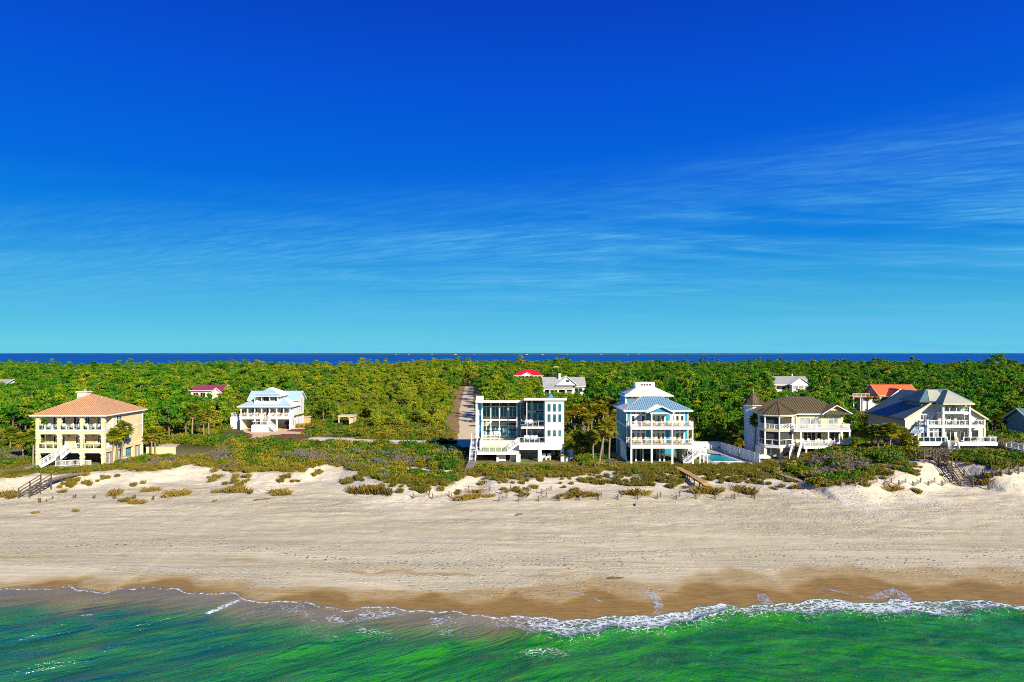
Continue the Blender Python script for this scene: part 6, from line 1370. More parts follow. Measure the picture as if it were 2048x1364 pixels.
def make_tree(seed, H, kind):
    rng = np.random.default_rng(seed); rd = random.Random(seed); w_ = MB(); cs, ds, tn = [], [], []
    bend = (rd.uniform(-0.6, 0.6), rd.uniform(-0.5, 0.5))
    tp = lambda t: (bend[0]*t*t*H*0.1, bend[1]*t*t*H*0.1, H*t)
    if kind == 'pine':
        w_.tube([tp(t)[:2]+(tp(t)[2]-0.6*(t == 0),) for t in (0, 0.25, 0.5, 0.75, 0.95)], [0.26, 0.21, 0.17, 0.12, 0.05], 6)
        form = seed % 4      # 0 flat-topped, 1 layered, 2 slender, 3 full young crown
        nb = (11, 12, 9, 15)[form]; lo = (0.66, 0.42, 0.55, 0.22)[form]; spread = (0.27, 0.24, 0.15, 0.20)[form]
        for k in range(nb):
            f_ = (k+rd.random())/nb; t = lo+(1-lo)*f_; a = rd.uniform(0, 6.28); taper = (1.05-0.35*f_) if form == 0 else (1.1-0.8*f_)
            rr = H*spread*taper*rd.uniform(0.35, 1.25); p = tp(t-0.05); q = (p[0]+rr*math.cos(a), p[1]+rr*math.sin(a), H*t+rd.uniform(-0.2, 0.4))
            w_.tube([p, ((p[0]+q[0])/2, (p[1]+q[1])/2, (p[2]+q[2])/2-0.05), q], [0.08, 0.055, 0.02], 4, False)
            R = H*rd.uniform(0.06, 0.125); c, d = in_ball(rng, int(80*(R/1.1)**1.4)+18, q, (R*rd.uniform(1.0, 1.5), R*rd.uniform(1.0, 1.5), R*0.48)); cs.append(c); ds.append(d); tn.append(np.full(len(c), rd.random()*0.75+0.1))
        for k in range(4):      # bare lower limbs
            t = rd.uniform(0.25, lo+0.05); a = rd.uniform(0, 6.28); p = tp(t); w_.tube([p, (p[0]+0.9*math.cos(a), p[1]+0.9*math.sin(a), p[2]+0.25)], [0.04, 0.012], 3, False)
        c, d = in_ball(rng, 55, tp(0.97), (H*0.09, H*0.09, H*0.055)); cs.append(c); ds.append(d); tn.append(np.full(len(c), 0.6)); size = 0.30
    else:
        w_.tube([tp(0)[:2]+(-0.5,), tp(0.2), tp(0.45)], [0.2, 0.16, 0.1], 6); nb = rd.randint(9, 13)
        for k in range(nb):
            a = rd.uniform(0, 6.28); t = rd.uniform(0.34, 0.9); rr = H*rd.uniform(0.08, 0.36)*(1.1-0.5*t); p = tp(min(t, 0.42)); q = (p[0]+rr*math.cos(a), p[1]+rr*math.sin(a), H*t)
            w_.tube([p, ((p[0]*0.4+q[0]*0.6), (p[1]*0.4+q[1]*0.6), (p[2]+q[2])/2), q], [0.09, 0.06, 0.02], 4, False)
            R = H*rd.uniform(0.11, 0.2); c, d = in_ball(rng, int(60*(R/1.0)**1.3)+20, q, (R*1.1, R*1.1, R*0.8)); cs.append(c); ds.append(d); tn.append(np.full(len(c), rd.random()*0.8+0.1))
        size = 0.22
    cen = np.concatenate(cs); dr = np.concatenate(ds)
    return wood_mesh('trunk', w_, 'bark'), leaf_mesh('crown', cen, size, dr*0.9+np.array([0, 0, 0.35]), rng, ('pine_olive' if seed % 12 >= 8 else 'pine_leaf') if kind == 'pine' else 'oak_leaf', 0.5, tint=np.concatenate(tn))
PINES = [make_tree(96+k, 10.0, 'pine') for k in range(12)]; OAKS = [make_tree(200+k, 6.0, 'oak') for k in range(6)]
def make_palm(seed, H, leaf='palm_leaf'):
    rd = random.Random(seed); w_ = MB(); bx_, by_ = rd.uniform(-0.5, 0.5), rd.uniform(-0.4, 0.4); top = Vector((bx_, by_, H))
    w_.tube([(0, 0, -0.5), (bx_*0.15, by_*0.15, H*0.3), (bx_*0.5, by_*0.5, H*0.65), tuple(top)], [0.2, 0.17, 0.16, 0.15], 8)
    def fronds(n, e0, e1, L, m):
        V, Fc, T = [], [], []
        for k in range(n):
            az = 2.399*k+rd.uniform(-0.3, 0.3); el = e0+(e1-e0)*(k+rd.random())/n; d = Vector((math.cos(az)*math.cos(el), math.sin(az)*math.cos(el), math.sin(el))); sd = Vector((-math.sin(az), math.cos(az), 0)); up = d.cross(sd)*-1; Lk = L*rd.uniform(0.85, 1.12); hub = top+d*Lk*0.45; t = rd.random()
            i = len(V); V += [top-sd*0.02, top+sd*0.02, hub+sd*0.02, hub-sd*0.02]; Fc.append((i, i+1, i+2, i+3)); T += [t]*4
            for j in range(9):
                a = (j-4)/4*1.25; e = d*math.cos(a)+sd*math.sin(a); tip = hub+e*Lk*0.62*(1-0.12*abs(a))+Vector((0, 0, -0.16*Lk)); w2 = (d*-math.sin(a)+sd*math.cos(a))*0.09*L; mid = hub+e*Lk*0.34+up*0.03
                i = len(V); V += [hub, mid+w2, tip, mid-w2]; Fc.append((i, i+1, i+2, i+3)); T += [min(1, max(0, t+rd.uniform(-0.15, 0.15)))]*4
        me = bpy.data.meshes.new('fronds'); me.from_pydata([tuple(v) for v in V], [], Fc); at = me.attributes.new('tint', 'FLOAT', 'POINT'); at.data.foreach_set('value', T); me.materials.append(MATS[m]); return me
    return wood_mesh('trunk', w_, 'palm_bark'), fronds(34, -0.55, 1.35, 1.75, leaf), fronds(9, -1.25, -0.6, 1.5, 'palm_dead')
PALMS = [make_palm(300+k, h) for k, h in enumerate((5.2, 6.0, 6.8, 4.0, 2.0))]+[make_palm(310+k, h, 'palm_gold') for k, h in enumerate((5.2, 6.2, 7.2))]
def make_shrub(seed, m, grey=False):
    rng = np.random.default_rng(seed); rd = random.Random(seed); cs, ds, tn = [], [], []; w_ = MB()
    for k in range(rd.randint(7, 10)):
        a = rd.uniform(0, 6.28); rr = rd.uniform(0, 0.75); q = (rr*math.cos(a), rr*math.sin(a), rd.uniform(0.2, 0.62)*(1.05-0.5*rr)); R = rd.uniform(0.26, 0.46); c, d = in_ball(rng, 46 if not grey else 22, q, (R*1.1, R*1.1, R*0.8)); cs.append(c); ds.append(d); tn.append(np.full(len(c), rd.random()*0.8+0.1))
        w_.tube([(q[0]*0.1, q[1]*0.1, -0.15), (q[0]*0.6, q[1]*0.6, q[2]*0.4), (q[0]*1.1, q[1]*1.1, q[2]+0.1)], [0.035, 0.025, 0.008], 4, False)
        if grey:
            for j in range(5): e = (q[0]*1.3+rd.uniform(-0.3, 0.3), q[1]*1.3+rd.uniform(-0.3, 0.3), q[2]+rd.uniform(0, 0.45)); w_.tube([(q[0]*0.6, q[1]*0.6, q[2]*0.4), e], [0.018, 0.005], 3, False)
    cen = np.concatenate(cs); dr = np.concatenate(ds); ok = cen[:, 2] > 0.0
    return wood_mesh('stems', w_, 'twig'), leaf_mesh('foliage', cen[ok], 0.105, dr[ok]*0.9+np.array([0, 0, 0.4]), rng, m, 0.55, tint=np.concatenate(tn)[ok])
SHR = {'green': [make_shrub(400+k, 'shrub_green') for k in range(4)], 'olive': [make_shrub(420+k, 'shrub_olive') for k in range(4)], 'grey': [make_shrub(440+k, 'shrub_grey', True) for k in range(3)]}
def make_grass(seed, m, n=110, h=0.7, spread=0.5):
    rd = random.Random(seed); V, Fc, T = [], [], []
    for k in range(n):
        a = rd.uniform(0, 6.28); r0 = rd.random()**0.5*spread; x, y = r0*math.cos(a), r0*math.sin(a); az = rd.uniform(0, 6.28); le = rd.uniform(0.15, 0.6)*h; hh = h*rd.uniform(0.5, 1.1); w2 = 0.018; t = rd.random(); i = len(V)
        V += [(x-w2*math.sin(az), y+w2*math.cos(az), -0.05), (x+w2*math.sin(az), y-w2*math.cos(az), -0.05), (x+le*0.4*math.cos(az), y+le*0.4*math.sin(az), hh*0.7), (x+le*math.cos(az), y+le*math.sin(az), hh)]; Fc += [(i, i+1, i+2), (i, i+2, i+3)]; T += [t]*4
    me = bpy.data.meshes.new('blades'); me.from_pydata(V, [], Fc); at = me.attributes.new('tint', 'FLOAT', 'POINT'); at.data.foreach_set('value', T); me.materials.append(MATS[m]); return me
GRASS = [make_grass(500+k, 'grass_leaf') for k in range(4)]; OATS = [make_grass(540+k, 'sea_oats', 70, 1.05, 0.75) for k in range(4)]; YGRASS = [make_grass(520+k, 'yellow_grass', 90, 0.8, 0.4) for k in range(2)]
def plant(name, meshes, names, loc, rz, s, label, cat, group, sz=None):
    r = thing(name, loc, label, cat, group); r.rotation_euler = (0, 0, rz); r.scale = (s, s, sz or s)
    for me, n in zip(meshes, names): o = bpy.data.objects.new(n, me); C.objects.link(o); o.parent = r
    return r
def zone(x, y):
    u = U0+FPX*x/y
    for lim, ph in ((70, 'at the left edge'), (300, 'behind the yellow stucco house'), (470, 'around the purple-roofed house'), (640, 'behind the white blue-roofed house'), (790, 'behind the beige pavilion'), (925, 'along the left of the gravel road'), (1075, 'right of the gravel road'), (1230, 'around the grey-roofed arched house'), (1400, 'behind the bright blue house'), (1530, 'beyond the slatted pool fence'), (1700, 'behind the turret house'), (1860, 'around the orange-roofed house'), (9999, 'right of the cream gabled house')):
        if u < lim: return ph
# ---- palms, placed one by one: picture column, picture row of the foot, ground height, kind, size
PALM_SPOTS = [
 ('leaning over the gates of the yellow house', [(222, 925, 2.6, 0, 1.0), (232, 924, 2.6, 1, 0.9), (242, 923, 2.6, 1, 1.0)]),
 ('beside the garden wall of the yellow house', [(297, 908, 2.5, 0, .78), (303, 911, 2.5, 0, .85), (311, 909, 2.5, 3, 1.0), (319, 905, 2.5, 0, .8)]),
 ('at the left corner of the yellow house', [(66, 929, 2.5, 0, 1.0), (48, 922, 2.5, 3, 1.0)]),
 ('left of the white blue-roofed house', [(384, 882, 2.2, 1, 1.15), (408, 884, 2.2, 1, .95), (418, 883, 2.2, 1, 1.05)]),
 ('right of the modern house, near clump', [(1186, 926, 2.0, 0, 1.0), (1197, 936, 2.0, 2, 1.1), (1206, 922, 2.0, 0, 1.05), (1218, 924, 2.0, 1, 1.05)]),
 ('in the golden grove between the modern and blue houses', [(1142, 862, 2, 6, .9), (1150, 868, 2, 6, 1.0), (1158, 866, 2, 7, .9), (1166, 872, 2, 5, 1.0), (1170, 873, 2, 6, .95), (1178, 876, 2, 5, .9), (1183, 870, 2, 6, 1.0), (1190, 866, 2, 7, .9), (1200, 862, 2, 7, 1.0), (1208, 868, 2, 6, 1.05), (1216, 860, 2, 7, 1.05), (1224, 864, 2, 6, 1.1), (1134, 870, 2, 5, .9), (1175, 856, 2, 7, 1.0), (1196, 852, 2, 7, 1.1), (1228, 872, 2, 5, 1.0)]),
 ('low and yellow beside the slatted screen', [(1137, 908, 2, 4, 1.1), (1150, 900, 2, 4, 1.2), (1128, 922, 2, 4, .8)]),
 ('in front of the pool fence', [(1457, 905, 2, 5, .5), (1478, 918, 2, 5, .62)]),
 ('against the turret house side wall', [(1509, 906, 2, 2, 1.0), (1496, 900, 2, 1, 1.05)]),
 ('left of the cream gabled house', [(1746, 901.3, 4.4, 3, 0.90), (1757, 904.4, 4.4, 3, 1.00), (1768, 902.8, 4.4, 0, 0.85), (1779, 905.9, 4.4, 3, 1.05), (1790, 904.4, 4.4, 3, 0.95), (1802, 903.6, 4.4, 3, 0.90), (1815, 905.9, 4.4, 3, 0.70), (1826, 905.1, 4.4, 4, 1.00)]),
 ('beside the orange-roofed house', [(1735, 822, 2, 0, 1.0), (1752, 826, 2, 0, .9), (1768, 822, 2, 3, 1.0)]),
 ('right of the cream gabled house', [(1990, 862, 3.5, 0, 1.0), (2004, 868, 3.5, 3, 1.2), (2020, 872, 3.5, 3, 1.0)]),
 ('behind the scrub left of the yellow house', [(20, 905, 2.4, 3, 1.0), (34, 880, 2.2, 0, 1.0)])]
PALM_XY = []
for where, spots in PALM_SPOTS:
    for i, (u, v, zz, k, s) in enumerate(sorted(spots)):
        x, y = gP(u, v, zz); PALM_XY.append((x, y)); tr, fr, de = PALMS[k]
        lean = plant('palm_tree', (tr, fr, de), ('trunk', 'crown', 'dead_fronds'), (x, y, gz(x, y)), random.uniform(0, 6.28), s*random.uniform(0.95, 1.05), 'cabbage palm %s%s' % (where, ', %s from the left' % ordn(i) if len(spots) > 1 else ''), 'palm tree', 'cabbage palms')
        if 'leaning' in where or '1197' in str(u): lean.rotation_euler = (0.06, 0.10, 0.3)
# ---- forest
def poisson(n, y0, y1, margin=0.80, seed=1):
    rg = np.random.default_rng(seed); y = y0+(y1-y0)*rg.uniform(0, 1, n); x = rg.uniform(-1, 1, n)*y*margin; keep = rg.uniform(0, 1, n) < y/y1; return x[keep], y[keep]
VIEWS = [(1058, 36, 466), (1130, 48, 314), (1585, 42, 328), (1775, 72, 243)]
PART = [(412, 36, 262, 6.2), (4, 30, 290, 9.2)]
def hcap(x, y, h):
    """the lots of the houses behind are thinned, so lower growth stands before them"""
    u = U0+FPX*x/y; top = np.array(h, float)
    for uc, hw, Y in VIEWS:
        near = (np.abs(u-uc) < hw) & (y < Y); lim = np.where(Y-y < 70, 3.6, 7.5); lim = np.where(Y > 400, np.where(Y-y < 60, 4.5, 7.0), lim)
        if uc > 1700: lim = np.where(Y-y < 80, 2.6, 6)
        top = np.where(near, np.minimum(top, lim), top)
    for uc, hw, Y, lm in PART: top = np.where((np.abs(u-uc) < hw) & (y < Y), np.minimum(top, lm), top)
    return top
def thin(x, y, cell):
    """keep one plant a cell so that crowns stand side by side"""
    k = np.floor(x/cell).astype(int)*100003+np.floor(y/cell).astype(int); _, i = np.unique(k, return_index=True); return x[i], y[i]
X1, Y1 = poisson(60000, 142, 420, seed=11); X1, Y1 = thin(X1, Y1, 4.5)
X2, Y2 = poisson(60000, 420, 1010, seed=12); X2, Y2 = thin(X2, Y2, 6.3)
tx, ty = np.concatenate([X1, X2]), np.concatenate([Y1, Y2])
front = np.interp(tx/ty, [-0.8, -0.55, -0.42, -0.30, -0.28, -0.05, 0.1, 0.2, 0.3, 0.45, 0.56, 0.8], [146, 150, 176, 205, 178, 188, 170, 158, 152, 158, 156, 152])
EXCL_T = [(13, 29, 150, 186), (-57, -40, 160, 200), (-72, -52, 160, 186)]
for a, b, c, d in EXCL_T: front = np.where((tx > a) & (tx < b) & (ty > c) & (ty < d), 999, front)
ok = (~blocked(tx, ty, 2.2)) & (ty > front+(fbm(tx*0.05, ty*0.05, 71)-0.5)*14) & (ty < bay_y(tx)-8) & (road_d(tx, ty) > 1.8+2.6*(tx < -10)*(ty < 330))
tx, ty = tx[ok], ty[ok]
uu = U0+FPX*tx/ty
nzv = fbm(tx*0.02, ty*0.02, 90); hN = np.random.default_rng(3).normal(1.0, 0.21, len(tx)).clip(0.5, 1.6)
scr = np.exp(-((uu-760)/240)**2)*(1-ss(240, 420, ty))          # scrubby oaks and thin pines left of the road
is_oak = (np.random.default_rng(4).uniform(0, 1, len(tx)) < 0.16+0.55*scr+0.25*(1-ss(front[ok], front[ok]+30, ty)))
H = np.where(is_oak, 5.6, np.interp(ty, [140, 220, 400, 650, 950], [8.0, 8.6, 8.8, 7.8, 7.2]))*hN*(0.72+0.5*nzv)*(1-0.16*scr)
shore_in = bay_y(tx)-ty; H = H*np.where(shore_in < 110, np.random.default_rng(9).uniform(0.5, 1.12, len(tx)), 1.0); H = H*np.where(ty > 480, 0.62+0.76*fbm(tx*0.011, ty*0.006, 97, 3), 1.0); H = H*np.where((ty > 520) & (np.random.default_rng(14).uniform(0, 1, len(tx)) < 0.05), 1.4, 1.0); H = hcap(tx, ty, H); ok = H > 2.0; tx, ty, H, is_oak = tx[ok], ty[ok], H[ok], is_oak[ok]
order = np.argsort(-(H/ty)); rank = np.empty(len(order), int); rank[order] = np.arange(len(order))
rg = np.random.default_rng(8); vidx = rg.integers(0, 12, len(tx)); oliv = np.array([(96+k) % 12 >= 8 for k in range(12)]); OL, GR = np.nonzero(oliv)[0], np.nonzero(~oliv)[0]; pol = 0.10+0.75*np.exp(-((U0+FPX*tx/ty-800)/300)**2); vidx = np.where(rg.uniform(0, 1, len(tx)) < pol, OL[vidx % len(OL)], GR[vidx % len(GR)]); vrot = rg.uniform(0, 6.28, len(tx)); inview = np.abs(tx/ty) < 0.77
npine = noak = 0; single = np.zeros(len(tx), bool)
for i in order:
    if not inview[i]: continue
    if is_oak[i] and noak < 300: noak += 1
    elif (not is_oak[i]) and npine < 300: npine += 1
    else: continue
    single[i] = True
ROWS = ['nearest', 'second-row', 'third-row', 'fourth-row', 'fifth-row', 'sixth-row', 'seventh-row', 'eighth-row']
def singled(ids, xs, ys, key):
    """picture-order names: members of a zone in rows by distance, each row counted from the left"""
    out = {}; zs = {}
    for i in ids: zs.setdefault(key(i), []).append(i)
    for zn, m_ in zs.items():
        m_.sort(key=lambda i: ys[i]); nr = max(1, math.ceil(len(m_)/20)); per = math.ceil(len(m_)/nr)
        for k in range(nr):
            for j, i in enumerate(sorted(m_[k*per:(k+1)*per], key=lambda i: xs[i]/ys[i])): out[i] = (zn, ROWS[k] if nr > 1 else '', ordn(j), len(m_))
    return out
for oak in (False, True):
    for i, (zn, row, o_, n_) in singled([int(i) for i in np.nonzero(single & (is_oak == oak))[0]], tx, ty, lambda i: zone(tx[i], ty[i])).items():
        x, y = float(tx[i]), float(ty[i]); g = gz(x, y)
        nm = ' '.join((('%s from left among the %s %s %s' % (o_, row, 'scrub oaks' if oak else 'pines', zn)) if n_ > 1 else 'lone %s %s' % ('scrub oak' if oak else 'pine', zn)).split())
        if oak: plant('scrub_oak', OAKS[vidx[i] % 6], ('trunk', 'crown'), (x, y, g), float(vrot[i]), float(H[i])/6.0, nm, 'tree', 'scrub oaks '+zn)
        else: plant('pine_tree', PINES[vidx[i]], ('trunk', 'crown'), (x, y, g), float(vrot[i]), float(H[i])/10.0, nm, 'tree', 'pines '+zn)
# the rest of the forest and the ground cover: one object each, grown by geometry nodes
def proto_collection(name, lst):
    col = bpy.data.collections.new(name)
    for i, me in enumerate(lst): o = bpy.data.objects.new('%s_%02d' % (name, i), me); col.objects.link(o)
    return col
def join_meshes(name, a, b_):
    """trunk and crown of one kind of tree as one mesh with two materials"""
    va = [v.co[:] for v in a.vertices]; vb = [v.co[:] for v in b_.vertices]; fa = [p.vertices[:] for p in a.polygons]; fb = [tuple(k+len(va) for k in p.vertices) for p in b_.polygons]
    me = bpy.data.meshes.new(name); me.from_pydata(va+vb, [], fa+fb); me.materials.append(a.materials[0]); me.materials.append(b_.materials[0])
    mi = np.zeros(len(fa)+len(fb), np.int32); mi[len(fa):] = 1; me.polygons.foreach_set('material_index', mi)
    at = me.attributes.new('tint', 'FLOAT', 'POINT'); tv = np.zeros(len(vb), np.float32); b_.attributes['tint'].data.foreach_get('value', tv); at.data.foreach_set('value', np.concatenate([np.zeros(len(va), np.float32), tv])); return me
def scatter(name, xyz, rot, scl, idx, protos, label, cat, nmat):
    me = bpy.data.meshes.new(name); me.vertices.add(len(xyz)); me.vertices.foreach_set('co', np.asarray(xyz, np.float32).ravel())
    for nm, val in (('rz', rot), ('sc', scl)): a = me.attributes.new(nm, 'FLOAT', 'POINT'); a.data.foreach_set('value', np.asarray(val, np.float32))
    a = me.attributes.new('pick', 'INT', 'POINT'); a.data.foreach_set('value', np.asarray(idx, np.int32)); me.update()
    o = bpy.data.objects.new(name, me); C.objects.link(o); tag(o, label, cat, None, 'stuff')
    ng = bpy.data.node_groups.new(name+'_nodes', 'GeometryNodeTree'); ng.interface.new_socket('Geometry', in_out='INPUT', socket_type='NodeSocketGeometry'); ng.interface.new_socket('Geometry', in_out='OUTPUT', socket_type='NodeSocketGeometry')
    N = ng.nodes; gi = N.new('NodeGroupInput'); go = N.new('NodeGroupOutput'); ip = N.new('GeometryNodeInstanceOnPoints'); ci = N.new('GeometryNodeCollectionInfo'); ci.inputs['Collection'].default_value = protos; ci.inputs['Separate Children'].default_value = True; ci.inputs['Reset Children'].default_value = True
    def na(nm, t): n = N.new('GeometryNodeInputNamedAttribute'); n.data_type = t; n.inputs['Name'].default_value = nm; return n.outputs['Attribute']
    cr = N.new('ShaderNodeCombineXYZ'); L = ng.links; L.new(na('rz', 'FLOAT'), cr.inputs[2]); L.new(gi.outputs[0], ip.inputs['Points']); L.new(ci.outputs[0], ip.inputs['Instance']); ip.inputs['Pick Instance'].default_value = True
    L.new(na('pick', 'INT'), ip.inputs['Instance Index']); L.new(cr.outputs[0], ip.inputs['Rotation']); L.new(na('sc', 'FLOAT'), ip.inputs['Scale']); L.new(ip.outputs[0], go.inputs[0])
    md = o.modifiers.new('scatter', 'NODES'); md.node_group = ng
    return o
PC = proto_collection('forest_tree', [join_meshes('forest_tree', *p) for p in PINES]+[join_meshes('forest_tree', *p) for p in OAKS])
rest = ~single
scatter('forest', np.stack([tx, ty, ground(tx, ty)], 1)[rest], vrot[rest], np.where(is_oak, H/6.0, H/10.0)[rest], np.where(is_oak, 12+vidx % 6, vidx)[rest], PC, 'dense green pine forest reaching back to the bay', 'forest', 2)
# ---- shrubs of the dunes
def shrub_field():
    rg = np.random.default_rng(21); n = 32000; y = rg.uniform(98, 184, n); x = rg.uniform(-0.79, 0.79, n)*y
    x, y = thin(x, y, 1.28); v = vegmask(x, y); nz2 = fbm(x*0.12, y*0.12, 33)
    u = U0+FPX*x/y; sandy = np.exp(-((u-1330)/190)**2)*(1-ss(118, 126, y))                # open grassy sand before the blue house
    keep = (v > 0.55) & (~blocked(x, y, 0.6)) & (rg.uniform(0, 1, len(x)) < np.where(sandy > 0.4, 0.10, 0.92))
    ok2 = np.ones(len(x), bool)
    for (a, b, m_) in ((gP(1354, 934, 2.9), gP(1430, 985, 2.0), 1.4), (gP(1553, 934, 2.6), gP(1622, 972, 2), 1.5), ((-7.3, 112), (-7.3, 130), 1.5), (gP(1838, 915, 5.2), gP(1932, 976, 1.9), 3.2), (gP(1846, 925, 4.9), gP(1915, 972, 2.0), 3.4), (gP(160, 946, 3.3), gP(48, 992, 1.9), 1.6), ((94.2, 129.5), (98.3, 116.8), 1.5), (gP(2002, 926, 4.4), gP(2070, 952, 3.3), 1.6)): ok2 &= seg_d(x, y, a, b) > m_
    keep &= ok2 & ~((x > -86) & (x < -75) & (y > 116.5) & (y < 121))
    x, y, u = x[keep], y[keep], u[keep]; nz2 = nz2[keep]
    hill = ss(1540, 1600, u)
    s = rg.uniform(0.42, 1.35, len(x))*(0.55+0.85*nz2)*(1+0.35*ss(112, 124, y))*(1+0.55*hill)
    s = np.minimum(s*0.9, np.where(hill > 0.5, 1.5, 1.25)); s = s*(1+0.25*((u > 430) & (u < 940) & (y < 140))); s = np.where((y > 146) & (x < -8), np.minimum(s, np.where(u < 470, 1.3, 0.8)), s); s = np.where((y > 147) & (y < 163) & (u > 560) & (u < 860), np.minimum(s, 0.30), s)
    edge = 1-ss(0.5, 5, y-yedge(x)); s *= 1-0.35*edge
    # keep the growth before houses low, so that their ground storeys show
    for (x0, x1, y1) in ((-88, -73, 125), (-8, 11, 131), (21, 47, 129), (50, 57, 134), (76, 95, 132)): s = np.where((x > x0-2) & (x < x1+2) & (y < y1) & (y > y1-9), np.minimum(s, 0.62 if x0 != 76 else 0.8), s)
    pg = np.clip(0.20+0.55*fbm(x*0.06+9, y*0.06, 55)+0.35*hill-0.25*edge+0.25*(u < 300), 0, 1); r0 = rg.uniform(0, 1, len(x)); gr = (fbm(x*0.16, y*0.16, 66) > 0.60) & (r0 < 0.75)
    kind = np.where(gr, 2, np.where(r0 < pg-0.1, 0, 1))
    nd = np.full(len(x), 1e9)
    for a, b in zip(DRIVE[:-1], DRIVE[1:]): nd = np.minimum(nd, seg_d(x, y, a, b))
    s = np.where((nd < 10) & (x > -56) & (y < 162), np.minimum(s, 0.28), s)
    return x, y, s, kind, rg.uniform(0, 6.28, len(x)), rg.integers(0, 4, len(x)), u
sx_, sy_, ssz, skd, srt, svr, su = shrub_field()
KN = ['green', 'olive', 'grey']
def shrub_zone(u, y):
    if y > 145: return 'beside the sandy track' if u < 900 else 'behind the beach houses'
    for lim, ph in ((75, 'at the left edge'), (290, 'before the yellow house'), (480, 'right of the yellow house'), (740, 'on the tall sand dune'), (945, 'left of the modern house'), (1170, 'before the modern house'), (1400, 'before the blue house'), (1550, 'below the pool fence'), (1740, 'before the turret house'), (1850, 'left of the zigzag beach stairs'), (9999, 'before the cream house')):
        if u < lim: return ph
so = np.argsort(-(ssz/sy_)); cntk = [0, 0, 0]; ssing = np.zeros(len(sx_), bool); ADJ = ['green leafy', 'olive-brown', 'grey leafless']
for i in so:
    k = int(skd[i])
    if abs(sx_[i]/sy_[i]) > 0.76 or cntk[k] >= (140, 140, 40)[k]: continue
    cntk[k] += 1; ssing[i] = True
for k in range(3):
    for i, (zn, row, o_, n_) in singled([int(i) for i in np.nonzero(ssing & (skd == k))[0]], sx_, sy_, lambda i: shrub_zone(su[i], sy_[i])).items():
        x, y = float(sx_[i]), float(sy_[i]); lst = SHR[KN[k]]; nm = ('%s from left of the %s %s shrubs %s' % (o_, row, ADJ[k], zn)) if n_ > 1 else 'only %s shrub %s' % (ADJ[k], zn)
        plant('dune_shrub', lst[svr[i] % len(lst)], ('stems', 'foliage'), (x, y, gz(x, y)-0.05), float(srt[i]), float(ssz[i])*1.3, ' '.join(nm.split()), 'shrub', 'dune shrubs '+zn)
SCOL = proto_collection('dune_scrub', [join_meshes('dune_scrub', *p) for k in KN for p in SHR[k]]); rest = ~ssing
scatter('dune_scrub', np.stack([sx_, sy_, ground(sx_, sy_)-0.05], 1)[rest], srt[rest], ssz[rest]*1.25, np.where(skd == 0, svr, np.where(skd == 1, 4+svr, 8+svr % 3))[rest], SCOL, 'low olive scrub covering the dunes behind the beach', 'scrub', 2)
# ---- understorey below the forest edge
def under():
    rg = np.random.default_rng(31); n = 30000; y = rg.uniform(138, 330, n); x = rg.uniform(-0.79, 0.79, n)*y; x, y = thin(x, y, 2.3)
    ok = (~blocked(x, y, 0.8)) & (road_d(x, y) > 1.2+2.5*(x < -10)); x, y = x[ok], y[ok]; scrb = np.exp(-((U0+FPX*x/y-780)/200)**2)
    return x, y, rg.uniform(1.0, 2.0, len(x)), rg.uniform(0, 6.28, len(x)), np.where(rg.uniform(0, 1, len(x)) < 0.6-0.3*scrb, rg.integers(0, 4, len(x)), rg.integers(4, 8, len(x)))
ux, uy, us, ur, ui = under()
scatter('forest_understorey', np.stack([ux, uy, ground(ux, uy)-0.1], 1), ur, us*1.3, ui, SCOL, 'thick green and olive undergrowth beneath the forest edge', 'undergrowth', 2)
# ---- dune grass: the clumps one can pick out on the sand, and the sparse tufts
CL = [(230, 991, 1.2), (125, 985, .7), (15, 993, 1.3), (22, 996, 1.0), (250, 1003, 1.0), (268, 1007, 1.1), (282, 1008, .8), (300, 983, 1.2), (345, 990, 1.3), (355, 991, 1.5), (367, 990, 1.2), (435, 985, .8), (455, 984, 1.1), (470, 985, 1.3), (485, 985, 1.1), (500, 986, .8), (553, 986, .9), (562, 990, 1.2), (572, 990, 1.0), (705, 985, 1.2), (720, 986, 1.4), (740, 985, 1.5), (758, 985, 1.3), (775, 988, 1.2), (595, 964, .5), (925, 1000, 1.2), (938, 998, 1.3), (950, 997, 1.2), (955, 985, 1.1), (978, 994, .8), (1048, 992, .9), (1125, 997, 1.1), (1140, 995, 1.3), (1155, 992, 1.3), (1170, 993, 1.3), (1185, 992, .9), (1255, 990, 1.1), (1270, 989, 1.4), (1285, 990, 1.1), (1375, 976, .7), (1402, 987, 1.3), (1420, 987, 1.4), (1440, 983, 1.0), (1488, 985, 1.6), (1500, 988, 1.2), (1548, 979, .6), (1586, 977, .7), (1605, 978, .6), (1783, 981, 1.2), (1795, 980, .8), (1955, 968, 1.0), (1965, 965, 1.0), (1205, 968, 1.1), (1212, 966, .8), (1150, 982, .9), (70, 1027, .5), (150, 1024, .5)]
cz = {}
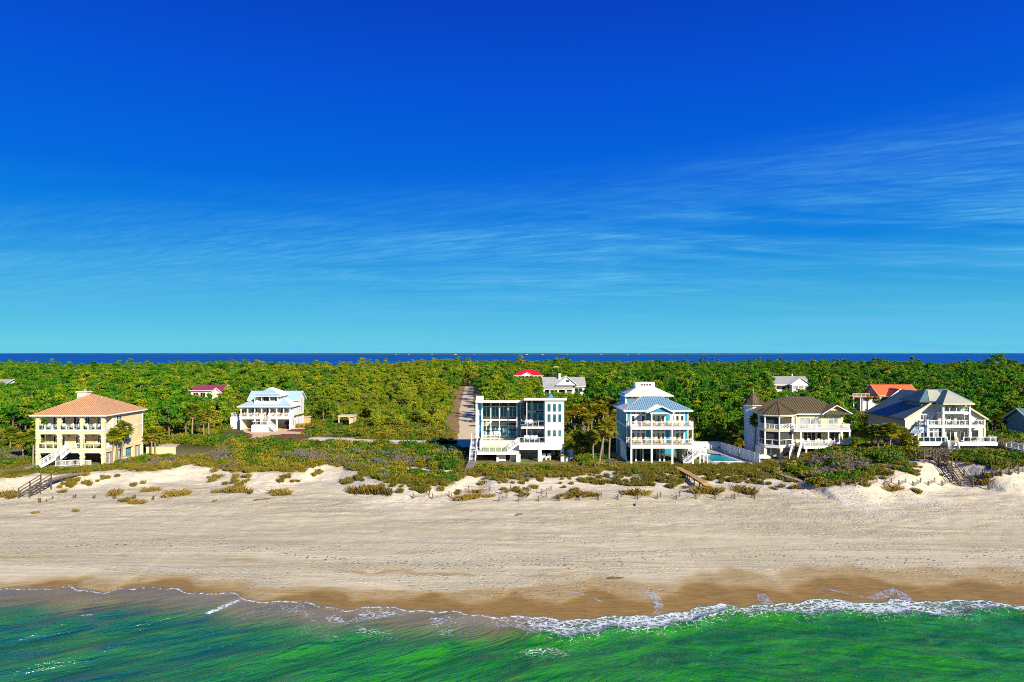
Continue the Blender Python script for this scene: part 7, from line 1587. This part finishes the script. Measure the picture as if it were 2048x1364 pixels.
for (u, v, s) in CL:
    x, y = hit(u, v); wh = 'left end of the beach' if u < 330 else 'sand below the tall left dune' if u < 640 else 'hollow of the dune left of the modern house' if u < 800 else 'sand below the modern house' if u < 1190 else 'sand below the blue house' if u < 1520 else 'sand below the turret house' if u < 1700 else 'sand by the zigzag beach stairs'
    i = cz.get(wh, 0); cz[wh] = i+1; k = random.randrange(4)
    plant('dune_grass', (OATS[k], GRASS[(k+1) % 4]), ('blades', 'base_tuft'), (x, y, gz(x, y)), random.uniform(0, 6), s*1.15, 'brownish dune grass clump on the %s, %s from the left' % (wh, ordn(i)), 'grass', 'dune grass clumps', s*0.6).scale = (s*random.uniform(1.2, 1.9), s*random.uniform(0.7, 1.1), s*random.uniform(0.5, 0.85))
def tufts():
    rg = np.random.default_rng(41); n = 20000; y = rg.uniform(100, 132, n); x = rg.uniform(-0.78, 0.78, n)*y; v = vegmask(x, y); u = U0+FPX*x/y; e = y-yedge(x)
    pr = np.where(v > 0.5, 0.45, 0.0)+np.where((e > -6) & (v <= 0.5), 0.30*ss(0.5, 0.72, fbm(x*0.3, y*0.3, 88)), 0)+np.exp(-((u-1330)/180)**2)*np.where((e > -5) & (v <= 0.6), 0.22, 0)
    ok = (rg.uniform(0, 1, n) < pr) & (~blocked(x, y, 0.2)) & ~((x > -86) & (x < -75) & (y > 116.5) & (y < 121)) & (seg_d(x, y, gP(1354, 934, 2.9), gP(1430, 985, 2.0)) > 1.0) & (seg_d(x, y, gP(1553, 934, 2.6), gP(1622, 972, 2)) > 1.0)
    x, y = x[ok], y[ok]; return x, y, rg.uniform(0.5, 1.1, len(x)), rg.uniform(0, 6, len(x)), rg.integers(0, 4, len(x))
gx, gy, gs, gr, gi_ = tufts()
GC = proto_collection('grass_tuft', GRASS); scatter('dune_grass_cover', np.stack([gx, gy, ground(gx, gy)], 1), gr, gs, gi_, GC, 'sparse dry grass growing over the dune sand', 'grass', 1)
for i, (u, v) in enumerate([(583, 856), (588, 855), (594, 855), (600, 854), (606, 854), (612, 853)]):
    x, y = gP(u, v, 2.2); plant('ornamental_grass', (YGRASS[i % 2],), ('blades',), (x, y, gz(x, y)+0.1), i, 1.5, 'golden ornamental grass beside the white blue-roofed house, %s from the left' % ordn(i), 'grass', 'ornamental grasses')
